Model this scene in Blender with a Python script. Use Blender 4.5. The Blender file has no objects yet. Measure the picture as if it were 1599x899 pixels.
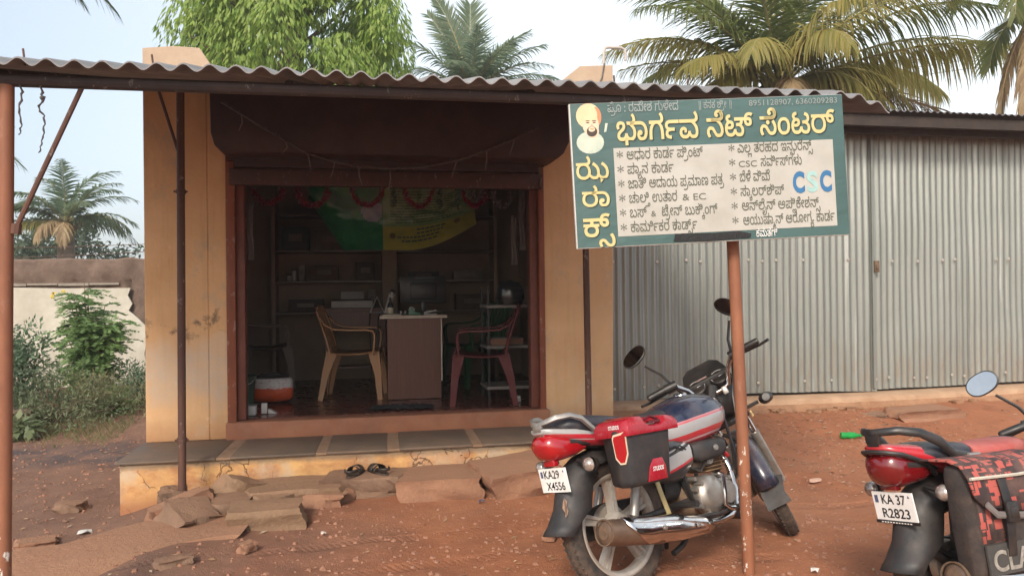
import bpy, bmesh, math, random
from mathutils import Vector as V, Matrix, noise
S = bpy.context.scene
COL = S.collection
rad = math.radians

# ------------------------------------------------------------------ camera, sky, sun, exposure
cam_d = bpy.data.cameras.new('camera')
cam = bpy.data.objects.new('camera', cam_d)
COL.objects.link(cam)
cam_d.sensor_width = 36.0
cam_d.lens = 1180 / 1599 * 36.0
cam_d.clip_end = 2000
cam.matrix_world = (Matrix.Translation((0, 0, 1.35)) @ Matrix.Rotation(rad(-11.1), 4, 'Z')
                    @ Matrix.Rotation(rad(90.27), 4, 'X') @ Matrix.Rotation(rad(-.69), 4, 'Z'))
S.camera = cam
SUN_EL, SUN_AZ = 36, 205          # azimuth of the sun seen from the place, clockwise from +Y
world = bpy.data.worlds.new('World')
S.world = world
world.use_nodes = True
wn = world.node_tree
wn.nodes.clear()
sky = wn.nodes.new('ShaderNodeTexSky')
sky.sky_type = 'NISHITA'
sky.sun_disc = False
sky.sun_elevation = rad(SUN_EL)
sky.sun_rotation = rad(SUN_AZ)
sky.air_density = 1.0
sky.dust_density = 4.0
sky.ozone_density = 2.0
bg = wn.nodes.new('ShaderNodeBackground')
bg.inputs['Strength'].default_value = .098
wo = wn.nodes.new('ShaderNodeOutputWorld')
# thin high haze: the blue is washed out towards white, less so to the left
hz_co = wn.nodes.new('ShaderNodeTexCoord')
hz_dot = wn.nodes.new('ShaderNodeVectorMath'); hz_dot.operation = 'DOT_PRODUCT'
hz_dot.inputs[1].default_value = (.72, .62, .30)
wn.links.new(hz_co.outputs['Generated'], hz_dot.inputs[0])
hz_rng = wn.nodes.new('ShaderNodeMapRange')
hz_rng.inputs[1].default_value = .25; hz_rng.inputs[2].default_value = .9
hz_rng.inputs[3].default_value = .30; hz_rng.inputs[4].default_value = .88
wn.links.new(hz_dot.outputs['Value'], hz_rng.inputs[0])
hz_mix = wn.nodes.new('ShaderNodeMix'); hz_mix.data_type = 'RGBA'
hz_mix.inputs[7].default_value = (5.7, 6.1, 6.3, 1)
wn.links.new(hz_rng.outputs[0], hz_mix.inputs[0])
wn.links.new(sky.outputs[0], hz_mix.inputs[6])
wn.links.new(hz_mix.outputs[2], bg.inputs[0])
wn.links.new(bg.outputs[0], wo.inputs[0])
sun_d = bpy.data.lights.new('sun', 'SUN')
sun_d.energy = 1.5
sun_d.angle = rad(14)
sun_d.color = (1, .90, .76)
sun = bpy.data.objects.new('sun', sun_d)
COL.objects.link(sun)
_az, _el = rad(SUN_AZ), rad(SUN_EL)
sdir = V((math.sin(_az) * math.cos(_el), math.cos(_az) * math.cos(_el), math.sin(_el)))
sun.rotation_euler = sdir.to_track_quat('Z', 'Y').to_euler()
S.view_settings.view_transform = 'Standard'
S.view_settings.look = 'None'
S.view_settings.gamma = 1
S.view_settings.use_curve_mapping = False
S.view_settings.exposure = 1.2
try:
    S.cycles.use_denoising = True
    S.cycles.max_bounces = 8
    S.cycles.transparent_max_bounces = 12
except Exception:
    pass

# ------------------------------------------------------------------ helpers
def tag(o, label=None, cat=None, group=None, kind=None):
    if label: o['label'] = label
    if cat: o['category'] = cat
    if group: o['group'] = group
    if kind: o['kind'] = kind
    return o

def thing(name, label, cat, loc=(0, 0, 0), rz=0, group=None, mat=None):
    o = bpy.data.objects.new(name, None)
    COL.objects.link(o)
    o.empty_display_size = .1
    if mat is not None: o.matrix_world = mat
    else:
        o.location = loc
        o.rotation_euler = (0, 0, rz)
    return tag(o, label, cat, group)

def dup(root, loc, rz, label, group=None):
    r = root.copy(); COL.objects.link(r)
    r.location = loc; r.rotation_euler = (0, 0, rz); r['label'] = label
    if group: r['group'] = group
    for ch in list(root.children):
        c = ch.copy(); COL.objects.link(c); c.parent = r
        for g in ch.children:
            d = g.copy(); COL.objects.link(d); d.parent = c
    return r

class MB:
    def __init__(s): s.v = []; s.f = []; s.mi = []; s.m = 0
    def add(s, vs, fs):
        b = len(s.v); s.v += [V(p) for p in vs]
        for f in fs:
            s.f.append([b + i for i in f]); s.mi.append(s.m)
        return s
    def box(s, c, d, rot=None, taper=1.0):
        x, y, z = d[0] / 2, d[1] / 2, d[2] / 2
        vs = [V((sx * x * (taper if sz > 0 else 1), sy * y * (taper if sz > 0 else 1), sz * z)) for sz in (-1, 1) for sy in (-1, 1) for sx in (-1, 1)]
        if rot is not None: vs = [rot @ p for p in vs]
        vs = [p + V(c) for p in vs]
        return s.add(vs, [(0, 2, 3, 1), (4, 5, 7, 6), (0, 1, 5, 4), (2, 6, 7, 3), (0, 4, 6, 2), (1, 3, 7, 5)])
    def span(s, a, b):
        return s.box([(a[i] + b[i]) / 2 for i in range(3)], [abs(b[i] - a[i]) for i in range(3)])
    def tube(s, pts, r, n=8, cap=True, squash=None):
        pts = [V(p) for p in pts]; k = len(pts)
        rs = list(r) if isinstance(r, (list, tuple)) else [r] * k
        t0 = (pts[1] - pts[0]).normalized()
        u = t0.orthogonal().normalized()
        if squash is not None:
            u = V(squash[1]); u = (u - t0 * u.dot(t0)).normalized()
        b = len(s.v)
        for i, p in enumerate(pts):
            t = (pts[min(i + 1, k - 1)] - pts[max(i - 1, 0)]).normalized()
            u = (u - t * u.dot(t))
            u = u.normalized() if u.length > 1e-6 else t.orthogonal().normalized()
            w = t.cross(u)
            q = squash[0] if squash is not None else 1
            for j in range(n):
                a = 2 * math.pi * j / n
                s.v.append(p + (u * math.cos(a) + w * math.sin(a) * q) * rs[i])
        for i in range(k - 1):
            for j in range(n):
                j2 = (j + 1) % n
                s.f.append([b + i * n + j, b + i * n + j2, b + (i + 1) * n + j2, b + (i + 1) * n + j]); s.mi.append(s.m)
        if cap:
            s.f.append([b + j for j in reversed(range(n))]); s.mi.append(s.m)
            s.f.append([b + (k - 1) * n + j for j in range(n)]); s.mi.append(s.m)
        return s
    def lathe(s, prof, c, axis, n=24, a0=0, a1=360, up=None, closed=False):
        """prof: (radius, along axis)"""
        ax = V(axis).normalized()
        u = V(up) if up is not None else ax.orthogonal()
        u = (u - ax * u.dot(ax)).normalized(); w = ax.cross(u); c = V(c)
        full = abs(a1 - a0) >= 359.9
        m = n if full else n + 1
        b = len(s.v); k = len(prof)
        for j in range(m):
            a = rad(a0 + (a1 - a0) * j / n)
            d = u * math.cos(a) + w * math.sin(a)
            for (r, h) in prof: s.v.append(c + d * r + ax * h)
        for j in range(n):
            j2 = (j + 1) % m
            for i in range(k if closed else k - 1):
                i2 = (i + 1) % k
                s.f.append([b + j * k + i, b + j2 * k + i, b + j2 * k + i2, b + j * k + i2]); s.mi.append(s.m)
        return s
    def prism(s, poly, d0, d1, fr=None):
        """poly in local (x,z), extruded along y from d0 to d1; fr maps a local point"""
        fr = fr or (lambda p: p)
        n = len(poly)
        vs = [fr(V((x, d0, z))) for x, z in poly] + [fr(V((x, d1, z))) for x, z in poly]
        fs = [tuple(range(n)), tuple(range(2 * n - 1, n - 1, -1))] + [(i, i + n, (i + 1) % n + n, (i + 1) % n) for i in range(n)]
        return s.add(vs, fs)
    def loft(s, rings, cap=True, closed=True):
        b = len(s.v); n = len(rings[0])
        for r in rings: s.v += [V(p) for p in r]
        for i in range(len(rings) - 1):
            for j in range(n if closed else n - 1):
                j2 = (j + 1) % n
                s.f.append([b + i * n + j, b + i * n + j2, b + (i + 1) * n + j2, b + (i + 1) * n + j]); s.mi.append(s.m)
        if cap and closed:
            s.f.append([b + j for j in reversed(range(n))]); s.mi.append(s.m)
            s.f.append([b + (len(rings) - 1) * n + j for j in range(n)]); s.mi.append(s.m)
        return s
    def body(s, secs, n=20):
        """superellipse sections along x: (x, zc, halfwidth, up, down, exponent[, yc])"""
        rings = []
        for q in secs:
            x, zc, w, hu, hd, e = q[:6]; yc = q[6] if len(q) > 6 else 0
            r = []
            for j in range(n):
                a = 2 * math.pi * j / n
                ca, sa = math.cos(a), math.sin(a)
                r.append((x, yc + w * math.copysign(abs(ca) ** (2 / e), ca), zc + (hu if sa > 0 else hd) * math.copysign(abs(sa) ** (2 / e), sa)))
            rings.append(r)
        return s.loft(rings)
    def strip(s, path, ws, th, side):
        """flat bar along path; ws widths along 'side', thickness th"""
        pts = [V(p) for p in path]; k = len(pts); rings = []
        ws = ws if isinstance(ws, (list, tuple)) else [ws] * k
        for i, p in enumerate(pts):
            t = (pts[min(i + 1, k - 1)] - pts[max(i - 1, 0)]).normalized()
            sd = V(side[i] if isinstance(side, list) else side)
            sd = (sd - t * sd.dot(t)).normalized(); nn = t.cross(sd)
            w = ws[i] / 2; h = th / 2
            rings.append([p + sd * w + nn * h, p - sd * w + nn * h, p - sd * w - nn * h, p + sd * w - nn * h])
        return s.loft(rings)
    def xf(s, M, start=0):
        for i in range(start, len(s.v)): s.v[i] = M @ s.v[i]
        return s
    def build(s, name, mats, parent=None, world=False, smooth=35, bevel=0, bseg=2, subd=0, origin=None, label=None):
        me = bpy.data.meshes.new(name)
        off = V((0, 0, 0))
        if world and parent is not None: off = parent.location
        if origin is not None: off = V(origin)
        me.from_pydata([tuple(p - off) for p in s.v], [], s.f)
        mats = mats if isinstance(mats, (list, tuple)) else [mats]
        for m in mats: me.materials.append(m)
        if len(mats) > 1: me.polygons.foreach_set('material_index', s.mi)
        me.update()
        if bevel or subd or smooth is not None:
            bm = bmesh.new(); bm.from_mesh(me)
            if bevel:
                bmesh.ops.remove_doubles(bm, verts=bm.verts, dist=1e-5)
                ed = [e for e in bm.edges if len(e.link_faces) == 2 and e.calc_face_angle(0) > rad(28)]
                if ed: bmesh.ops.bevel(bm, geom=ed, offset=bevel, segments=bseg, affect='EDGES', profile=.5, clamp_overlap=True)
            bmesh.ops.recalc_face_normals(bm, faces=bm.faces)
            bm.to_mesh(me); bm.free()
        if smooth is not None:
            me.polygons.foreach_set('use_smooth', [True] * len(me.polygons))
            me.set_sharp_from_angle(angle=rad(smooth))
        o = bpy.data.objects.new(name, me); COL.objects.link(o)
        if parent is not None: o.parent = parent
        elif origin is not None: o.location = origin
        if subd:
            md = o.modifiers.new('subd', 'SUBSURF'); md.levels = subd; md.render_levels = subd
        if label: o['label'] = label
        return o

# ------------------------------------------------------------------ materials
class NT:
    def __init__(s, name):
        m = bpy.data.materials.new(name); m.use_nodes = True
        s.m = m; s.t = m.node_tree; s.t.nodes.clear()
        s.out = s.n('ShaderNodeOutputMaterial'); s.b = s.n('ShaderNodeBsdfPrincipled')
        s.l(s.b.outputs[0], s.out.inputs[0])
        s.tc = s.n('ShaderNodeTexCoord')
    def n(s, k, **kw):
        x = s.t.nodes.new(k)
        for a, b in kw.items(): setattr(x, a, b)
        return x
    def l(s, a, b): s.t.links.new(a, b)
    def noise(s, scale, detail=5, rough=.6, stretch=None, dist=0, co='Object'):
        t = s.n('ShaderNodeTexNoise'); t.inputs['Scale'].default_value = scale
        t.inputs['Detail'].default_value = detail; t.inputs['Roughness'].default_value = rough
        t.inputs['Distortion'].default_value = dist
        if stretch or co != 'Object':
            mp = s.n('ShaderNodeMapping'); mp.inputs['Scale'].default_value = stretch or (1, 1, 1)
            s.l(s.tc.outputs[co], mp.inputs[0]); s.l(mp.outputs[0], t.inputs['Vector'])
        else: s.l(s.tc.outputs['Object'], t.inputs['Vector'])
        return t.outputs[0]
    def ramp(s, src, stops, interp='LINEAR'):
        r = s.n('ShaderNodeValToRGB'); e = r.color_ramp; e.interpolation = interp
        while len(e.elements) < len(stops): e.elements.new(.5)
        for x, (p, c) in zip(e.elements, stops):
            x.position = p
            x.color = (c, c, c, 1) if isinstance(c, (int, float)) else (*c, 1)
        s.l(src, r.inputs[0]); return r.outputs[0]
    def mix(s, f, a, b, mode='MIX'):
        x = s.n('ShaderNodeMix', data_type='RGBA', blend_type=mode)
        for v, i in ((f, 0), (a, 6), (b, 7)):
            if hasattr(v, 'is_linked'): s.l(v, x.inputs[i])
            elif i == 0: x.inputs[0].default_value = v
            else: x.inputs[i].default_value = (*v, 1)
        return x.outputs[2]
    def math(s, op, a, b=0):
        x = s.n('ShaderNodeMath', operation=op)
        for v, i in ((a, 0), (b, 1)):
            if hasattr(v, 'is_linked'): s.l(v, x.inputs[i])
            else: x.inputs[i].default_value = v
        return x.outputs[0]
    def xyz(s, co='Object'):
        x = s.n('ShaderNodeSeparateXYZ'); s.l(s.tc.outputs[co], x.inputs[0]); return x.outputs
    def bump(s, h, strength=.3, dist=.01):
        x = s.n('ShaderNodeBump'); x.inputs['Strength'].default_value = strength; x.inputs['Distance'].default_value = dist
        s.l(h, x.inputs['Height']); s.l(x.outputs[0], s.b.inputs['Normal'])
    def set(s, **kw):
        for k, v in kw.items():
            i = s.b.inputs[k.replace('_', ' ')]
            if hasattr(v, 'is_linked'): s.l(v, i)
            else: i.default_value = (*v, 1) if isinstance(v, tuple) and len(v) == 3 else v
        return s

def M(name, c, c2=None, sc=6, rough=.7, metal=0, bump=0, bsc=60, coat=0, dust=0, spec=.5, stretch=None, dustc=(.30, .17, .10), rvar=.12, bdist=.004, lo=.35, hi=.7):
    t = NT(name)
    c2 = c2 or tuple(x * .72 for x in c)
    nz = t.noise(sc, 6, .62, stretch)
    col = t.mix(t.ramp(nz, [(lo, 0.0), (hi, 1.0)]), c, c2)
    if dust:
        dn = t.noise(sc * 2.3, 6, .7)
        f = t.ramp(dn, [(.38, 0.0), (.75, float(dust))])
        col = t.mix(f, col, dustc)
    t.set(Base_Color=col, Metallic=metal, Specular_IOR_Level=spec)
    rn = t.noise(sc * 3, 4)
    t.set(Roughness=t.ramp(rn, [(.3, max(0.02, rough - rvar)), (.7, min(1, rough + rvar))]))
    if coat: t.set(Coat_Weight=coat, Coat_Roughness=.12)
    if bump: t.bump(t.noise(bsc, 6, .65, stretch), bump, bdist)
    return t.m
GLY = {
129:[[-64,-66,13,4,-5,9,-2,5,0,5,1,5,2,3,3,2,5,1,4,-1,6,-4,10,-15,7,-7,7,-4,8,-2,11,-1,10,4,5,2,6,9,3,5,1,7,0,13,-1,11,-4,10,-4,10,-6,8,-1,0,-13,-6,7,-12,6,-16,1,-10,0,-5,-1,-7,-4,-7,-5,-2,-5,-1,-5,0,-6,5,-6,6,-11,14,-4,4,-5,2,-6,2,-5,1,-7,-1,-7,-2,-4,-3,-5,-6,-2,-6,-1,-7,3,-12,2,-5]],
6:[[53,-2,11,0,9,3,8,3,8,6,4,5,4,8,3,6,2,10,0,9,0,11,-5,17,-3,6,-7,6,-6,5,-6,4,-9,2,-10,1,-10,-1,-10,-2,-6,-3,-8,-7,-4,-4,-5,-8,-3,-7,-2,-9,-1,-9,1,-12,2,-10,3,-7,9,-11,8,-7,6,-3,9,-2],[53,13,-8,1,-6,2,-7,7,-5,8,-2,7,-1,10,0,8,3,12,3,5,4,5,3,2,5,3,7,2,7,0,9,-1,7,-3,5,-4,2,-2,3,-7,3,-7,1,-2,0,-9,-1,-12,-2,-8,-5,-8,-5,-5,-7,-3]],
9:[[82,-2,19,0,14,3,13,4,11,5,8,7,8,10,5,10,4,17,1,20,-2,9,-2,8,-4,6,-5,6,-10,6,-9,3,-6,1,-5,-1,-6,-1,-8,-4,-4,-3,-4,-9,-2,-8,2,-8,1,-5,9,-11,-36,0,0,-14,1,-1,61,0,0,14,-11,5,-8,7,-2,4,-1,6,1,5,0,2,4,4,3,2,5,1,7,-1,5,-3,3,-4,3,-4,3,-9,1,-6,0,-7,-1,-10,-2,-9,-4,-8,-6,-8,-7,-6,-9,-4,-12,-3,-10,-2,-15,0,-18,1,-8,2,-8,4,-7,4,-9,8,-4,6,-4,11,-1,10,11,-4,15,0,12,3,4,3,4,4,3,5,4,9,-1,12,-2,8,-3,4,-3,3,-4,2,-6,2,-9,2,-9,-1,-6,-2,-7,-3,-5,-4,-5,-6,-4,-6,-3,-9,-2,-9,-1,-9,1,-14,3,-11,4,-9,7,-9,9,-9,11,-6,12,-4,15,-4],[41,70,-7,1,-9,4,0,1,2,7,4,7,4,4,5,3,7,1,7,-1,4,-2,3,-4,1,-6,-2,-6,-3,-5,-4,-3]],
10:[[84,-2,16,0,23,3,13,6,8,4,4,4,6,9,4,10,-1,11,-2,8,-6,6,9,10,3,9,1,7,-1,7,-5,10,-4,4,-4,3,-13,3,-6,1,-8,-1,-7,-2,-7,-3,-4,-5,-4,-6,0,-2,-1,-7,1,-7,2,-5,4,-4,11,-8,-46,0,0,-14,0,-1,41,0,7,1,8,0,9,3,3,-2,3,-4,1,-5,-3,-10,-2,-3,-5,-4,-6,-4,-15,-5,-3,0,-21,-1,-21,1,-8,3,-9,3,-11,7,-8,10,-2,5,-3,9,-1,8,11,-4,15,0,12,3,4,3,4,4,5,9,2,5,0,6,-1,8,-2,6,-4,5,-6,4,-6,2,-9,2,-8,-1,-7,-2,-8,-4,-6,-5,-4,-6,-3,-6,-3,-7,-2,-9,-1,-12,1,-11,3,-11,5,-11,6,-7,10,-9,10,-6,12,-4,16,-4],[134,67,-11,6,-4,3,-3,5,-2,5,1,5,3,4,5,2,7,2,7,-1,4,-3,4,-5,1,-6,-1,-5,-5,-8],[41,70,-7,1,-9,4,0,1,2,7,4,7,4,4,5,3,7,1,7,-1,4,-2,3,-4,1,-6,-2,-6,-3,-5,-4,-3]],
11:[[114,-11,16,3,-3,14,-7,15,4,6,5,9,4,12,1,9,0,16,-3,14,-3,7,-4,6,-5,6,-6,3,-8,3,-7,1,-7,-1,-10,-3,-7,-5,-7,-9,-3,4,-10,9,-5,2,-6,2,-8,1,-8,-2,-11,-5,-6,-6,-3,-6,-2,-9,1,-12,4,-9,15,5,-3,9,0,9,1,1,2,4,6,4,6,1,6,-1,5,-2,4,-4,3,-4,3,-5,1,-7,1,0,14,0,4,11,4,6,4,4,4,1,5,1,8,-1,5,-2,4,-5,4,-6,2,-8,0,-17,-4,-18,-3,-6,-10,10,-5,3,-6,4,-10,4,-9,1,-17,-1,-11,-2,-8,-4,-5,-6,-3,-7,-1,-9,1,-5,2,-9,3,-4,11,-8,6,-2,16,-1,18,2,11,3,5,2,8,6,5,-12],[57,13,-5,2,-5,2,-4,4,-1,7,1,6,4,4,10,4,15,-1,11,-3,5,-3,8,-7,4,-5,-3,-3,-6,-3,-9,-3,-7,-1]],
13:[[61,-2,12,0,9,2,7,3,7,3,6,6,3,5,4,8,2,10,1,13,-2,9,0,18,2,10,2,6,3,3,6,3,6,1,8,-2,2,-1,4,-4,3,-3,1,-7,2,-13,0,-30,1,-6,1,-7,2,-5,7,-11,4,-3,5,-3,6,-3,11,-2,8,0,8,0,8,2,7,3,6,4,6,7,3,5,5,16,0,18,-2,9,-5,16,-3,7,-10,13,-10,9,-7,6,-11,-13,14,-12,9,-12,3,-4,4,-12,2,-16,-2,-10,-1,-7,-6,-8,-4,-2,-10,-3,-11,0,-11,3,-5,6,-4,8,-2,12,0,31,-1,4,-2,13,-3,6,-2,4,-5,4,-4,3,-5,2,-6,2,-8,1,-7,-1,-7,-2,-4,-2,-10,-7,-3,-5,-3,-7,-1,-7,0,-17,1,-10,0,-12,-2,-13,-2,-5,-7,-7,-7,-3,-6,-1,-14,0,-8,2,-9,4,-8,8,-5,9,-1,5,-2,9,-1,9,5,-2,7,-2,15,0,12,3,4,3,4,4,5,9,2,5,0,6,-1,8,-2,6,-3,4,-7,5,-4,2,-11,2,-7,-1,-8,-2,-7,-3,-5,-4,-5,-6,-4,-8,-3,-7,-2,-10,-1,-11,1,-11,2,-11,4,-10,6,-10,12,-13,9,-4,10,-3],[41,70,-6,0,-4,2,-6,3,1,7,3,7,6,5,5,3,7,1,7,-1,4,-2,3,-4,1,-6,-2,-6,-3,-5,-4,-3]],
17:[[44,-2,7,0,5,0,10,3,7,5,9,9,3,-4,6,-6,8,-5,9,-2,7,0,12,2,5,2,4,3,6,5,3,7,3,8,2,16,0,9,-4,15,-3,7,-9,13,-6,7,-14,10,-18,8,-23,5,-10,1,-14,1,-2,-17,23,-2,21,-4,10,-5,15,-9,7,-7,4,-6,3,-8,3,-9,1,-9,-3,-14,-2,-6,-3,-4,-6,-2,-7,-1,-6,0,-5,2,-5,3,-4,5,-3,7,-1,8,-15,0,-1,-1,0,-7,-2,-5,-4,-4,-5,-5,-9,-3,-7,0,-8,0,-6,2,-4,3,-4,4,-2,5,-1,5,2,9,2,4,4,3,6,2,3,0,4,-2,2,-3,1,-5,-2,-6,14,0,1,2,1,3,0,12,-2,4,-4,4,-5,3,-5,1,-6,1,-13,-2,-4,-3,-8,-6,-4,-9,-2,-12,2,-13,6,-10,11,-9,6,-2]],
23:[[55,-2,9,0,10,2,9,3,5,2,10,10,3,6,1,7,1,8,-1,6,-1,6,-6,9,-6,4,19,0,0,14,-41,0,3,7,0,5,-3,7,17,2,10,3,4,2,4,3,3,4,3,6,1,4,0,10,-3,10,-7,12,-6,8,-13,-8,7,-9,3,-4,2,-8,1,-8,-1,-2,-1,-3,-5,-4,-10,-2,-68,0,-1,0,1,-16,42,0,2,-1,2,-8,-1,-6,-2,-2,-2,-2,-41,0,-1,-14,1,0,18,0,-5,-4,-5,-5,-4,-10,-1,-7,1,-6,1,-4,4,-10,3,-5,7,-5,7,-3,7,-2],[56,13,-8,1,-7,2,-5,4,-4,4,-3,6,-2,7,3,12,6,7,5,3,4,1,6,1,12,0,6,-1,5,-2,4,-2,6,-7,2,-5,1,-7,-1,-7,-2,-5,-3,-4,-6,-5,-8,-2]],
280:[[17,-2,8,0,11,1,13,4,8,8,6,10,3,11,1,12,-1,12,-1,9,-3,8,-6,10,-5,7,-7,7,-13,10,-10,6,-2,-3,-7,-12,15,-9,12,-11,3,-4,4,-7,3,-6,1,-9,1,-8,0,-7,-3,-10,-4,-5,-5,-5,-6,-2,-7,-1,-7,0,-11,3,-10,7,-4,4,-10,13,-5,9,-14,-8,5,-8,11,-16,8,-8,12,-7,6,-3]],
25:[[10,0,18,0,0,29,1,17,2,14,6,15,7,10,6,6,4,2,11,2,9,-1,5,-2,4,-3,6,-7,4,-7,3,-7,3,-13,2,-14,0,-7,1,-5,0,-29,18,0,0,27,-1,7,0,10,-3,18,-5,15,-4,6,-12,12,11,4,8,7,2,3,2,4,2,9,-2,12,-4,11,-11,13,-12,-8,7,-9,2,-4,2,-7,1,-9,-1,-3,-3,-5,-6,-2,-6,-1,-77,0,0,-16,24,0,-2,-2,-5,-4,-6,-8,-4,-7,-2,-8,-4,-19,-1,-19]],
28:[[42,-2,12,0,10,3,8,5,7,9,7,-9,7,-4,6,-2,12,-2,14,1,4,1,4,1,4,4,6,5,4,9,2,7,0,12,-2,6,-4,8,-2,3,-7,6,2,1,4,-1,13,0,0,14,-1,0,-21,0,3,10,-2,8,-3,3,9,3,9,5,3,4,2,4,2,11,-2,11,-2,6,-7,12,-5,6,-14,-8,10,-13,2,-8,2,-6,-3,-7,-3,-3,-3,-1,-8,-2,-32,0,-1,0,0,-16,26,0,2,-1,2,-8,-1,-6,-2,-2,-2,-2,-25,0,0,-14,1,0,25,0,8,-6,4,-3,2,-4,4,-9,1,-7,-2,-8,-3,-5,-4,-3,-5,-2,-6,0,-7,0,-6,2,-4,3,-5,5,-3,7,-2,8,-14,0,-2,-7,-2,-6,-3,-4,-6,-5,-6,-3,-9,0,-7,1,-6,2,-4,5,-1,7,1,6,7,8,6,5,18,12,6,8,3,4,3,6,0,7,-1,7,-2,5,-5,9,-5,2,-5,2,-8,2,-6,1,-14,-2,-9,-5,-6,-7,-4,-13,2,-10,4,-9,14,6,-3,6,0,6,1,5,3,5,5,2,12,1,7,-3,3,-3,1,-7,-1,-6,-3,-5,-7,-6,-11,-8,-10,-7,-3,-3,-6,-9,-2,-5,-1,-8,0,-6,1,-4,4,-8,5,-5,5,-4,5,-2]],
30:[[42,-2,12,0,10,3,8,5,4,5,3,4,6,-6,6,-6,7,-3,13,-2,17,1,9,5,5,5,5,9,2,6,0,12,-1,6,-2,4,-2,6,-3,4,-3,5,-14,-10,6,-9,2,-5,1,-6,-2,-7,-3,-6,-8,-4,-9,0,-5,0,-6,2,-4,3,-5,6,-3,6,-2,8,-14,0,-2,-7,-2,-7,-8,-8,-7,-3,-9,0,-6,0,-6,3,-5,4,-1,6,1,8,5,5,7,7,19,13,6,8,5,7,14,-9,13,-4,14,0,11,4,6,3,4,3,3,5,2,4,1,8,1,5,-2,8,-3,11,-15,-5,3,-11,-1,-12,-5,-5,-5,-2,-7,-1,-7,1,-6,1,-7,3,-7,6,-5,5,-9,12,-4,3,-12,4,-8,1,-14,-2,-9,-5,-6,-6,-3,-7,-1,-7,2,-10,4,-9,14,6,-3,6,0,6,1,5,3,5,5,2,12,1,7,-3,3,-3,1,-7,-1,-6,-3,-5,-7,-6,-11,-8,-10,-7,-3,-3,-6,-9,-2,-5,-1,-8,0,-6,1,-4,4,-8,5,-5,5,-4,5,-2]],
31:[[181,-29,18,1,-1,28,-1,3,-15,0],[64,-2,13,0,9,3,8,3,10,6,8,8,8,-6,8,-7,7,-4,9,-3,10,0,8,0,9,2,6,4,7,5,4,6,13,-10,7,-4,7,-2,12,-1,8,0,9,2,6,4,10,9,4,7,2,7,2,7,1,10,-1,10,-3,12,-2,7,-4,7,-7,9,-13,13,-9,6,-8,5,-9,-15,14,-8,6,-5,10,-11,4,-7,2,-7,2,-9,1,-10,-1,-8,-5,-12,-6,-4,-5,-2,-7,-1,-9,0,-7,2,-5,3,-7,5,-6,6,1,4,0,20,-2,10,-3,9,-5,8,-6,8,-13,13,-9,6,-8,5,-9,-15,15,-9,12,-11,4,-5,3,-6,3,-9,2,-15,0,-8,-3,-8,-3,-6,-5,-4,-4,-2,-9,-1,-7,0,-8,2,-6,3,-6,5,-9,8,3,9,0,18,-3,12,-4,10,-4,5,-8,9,-3,1,11,5,4,3,3,4,2,4,2,6,0,10,-2,7,-4,10,-11,13,-12,-8,7,-9,3,-4,2,-8,1,-8,-1,-2,-3,-5,-3,-2,-10,-2,-81,0,0,-15,20,-1,-8,-7,-7,-10,-2,-6,-1,-6,-2,-14,1,-10,3,-10,3,-8,8,-10,5,-4,8,-5,10,-4,8,-2],[65,14,-11,1,-10,3,-8,7,-7,9,-3,8,-1,13,2,14,2,7,5,6,4,4,6,5,7,2,7,1,8,1,13,-2,7,-2,10,-9,4,-5,3,-6,2,-9,1,-8,-2,-14,-6,-12,-5,-5,-5,-4,-6,-3,-8,-2]],
33:[[42,-2,13,0,3,0,12,4,5,2,7,6,4,5,7,-7,8,-7,13,-3,7,0,11,1,9,3,6,6,5,7,3,7,1,8,0,7,-3,11,-6,8,-4,5,-8,5,8,5,5,7,2,4,2,6,0,6,-1,7,-2,7,-5,6,-6,6,-8,4,-10,3,-6,-15,14,-5,4,-3,3,-5,1,-6,0,-5,-2,-5,-5,-4,-4,-1,-13,-2,-12,0,-1,-1,0,-14,16,0,7,-3,8,-4,6,-8,3,-6,1,-8,-1,-6,-4,-7,-4,-3,-6,-2,-6,0,-11,2,-6,3,-4,5,-4,15,-15,0,-1,0,-1,-7,-2,-6,-4,-4,-5,-5,-8,-3,-13,0,-5,1,-8,4,-3,4,-2,5,-2,6,-1,6,0,7,7,-3,12,-2,11,1,7,2,9,7,5,8,1,8,-1,7,-3,7,-4,5,-5,2,-7,3,-7,1,-3,0,-3,0,-6,4,-3,4,-1,4,1,5,3,2,5,2,9,2,-2,14,-7,0,-11,-3,-5,-3,-4,-3,-2,-3,-2,-5,-1,-5,0,-4,2,-6,6,-8,3,-3,-5,-4,-6,-7,-4,-7,-4,-16,-1,-17,5,-17,7,-10,7,-7],[36,56,-5,1,-4,4,4,9,3,3,5,4,4,1,10,0,4,-2,2,-4,1,-5,-1,-4,-3,-4,-6,-2]],
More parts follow.
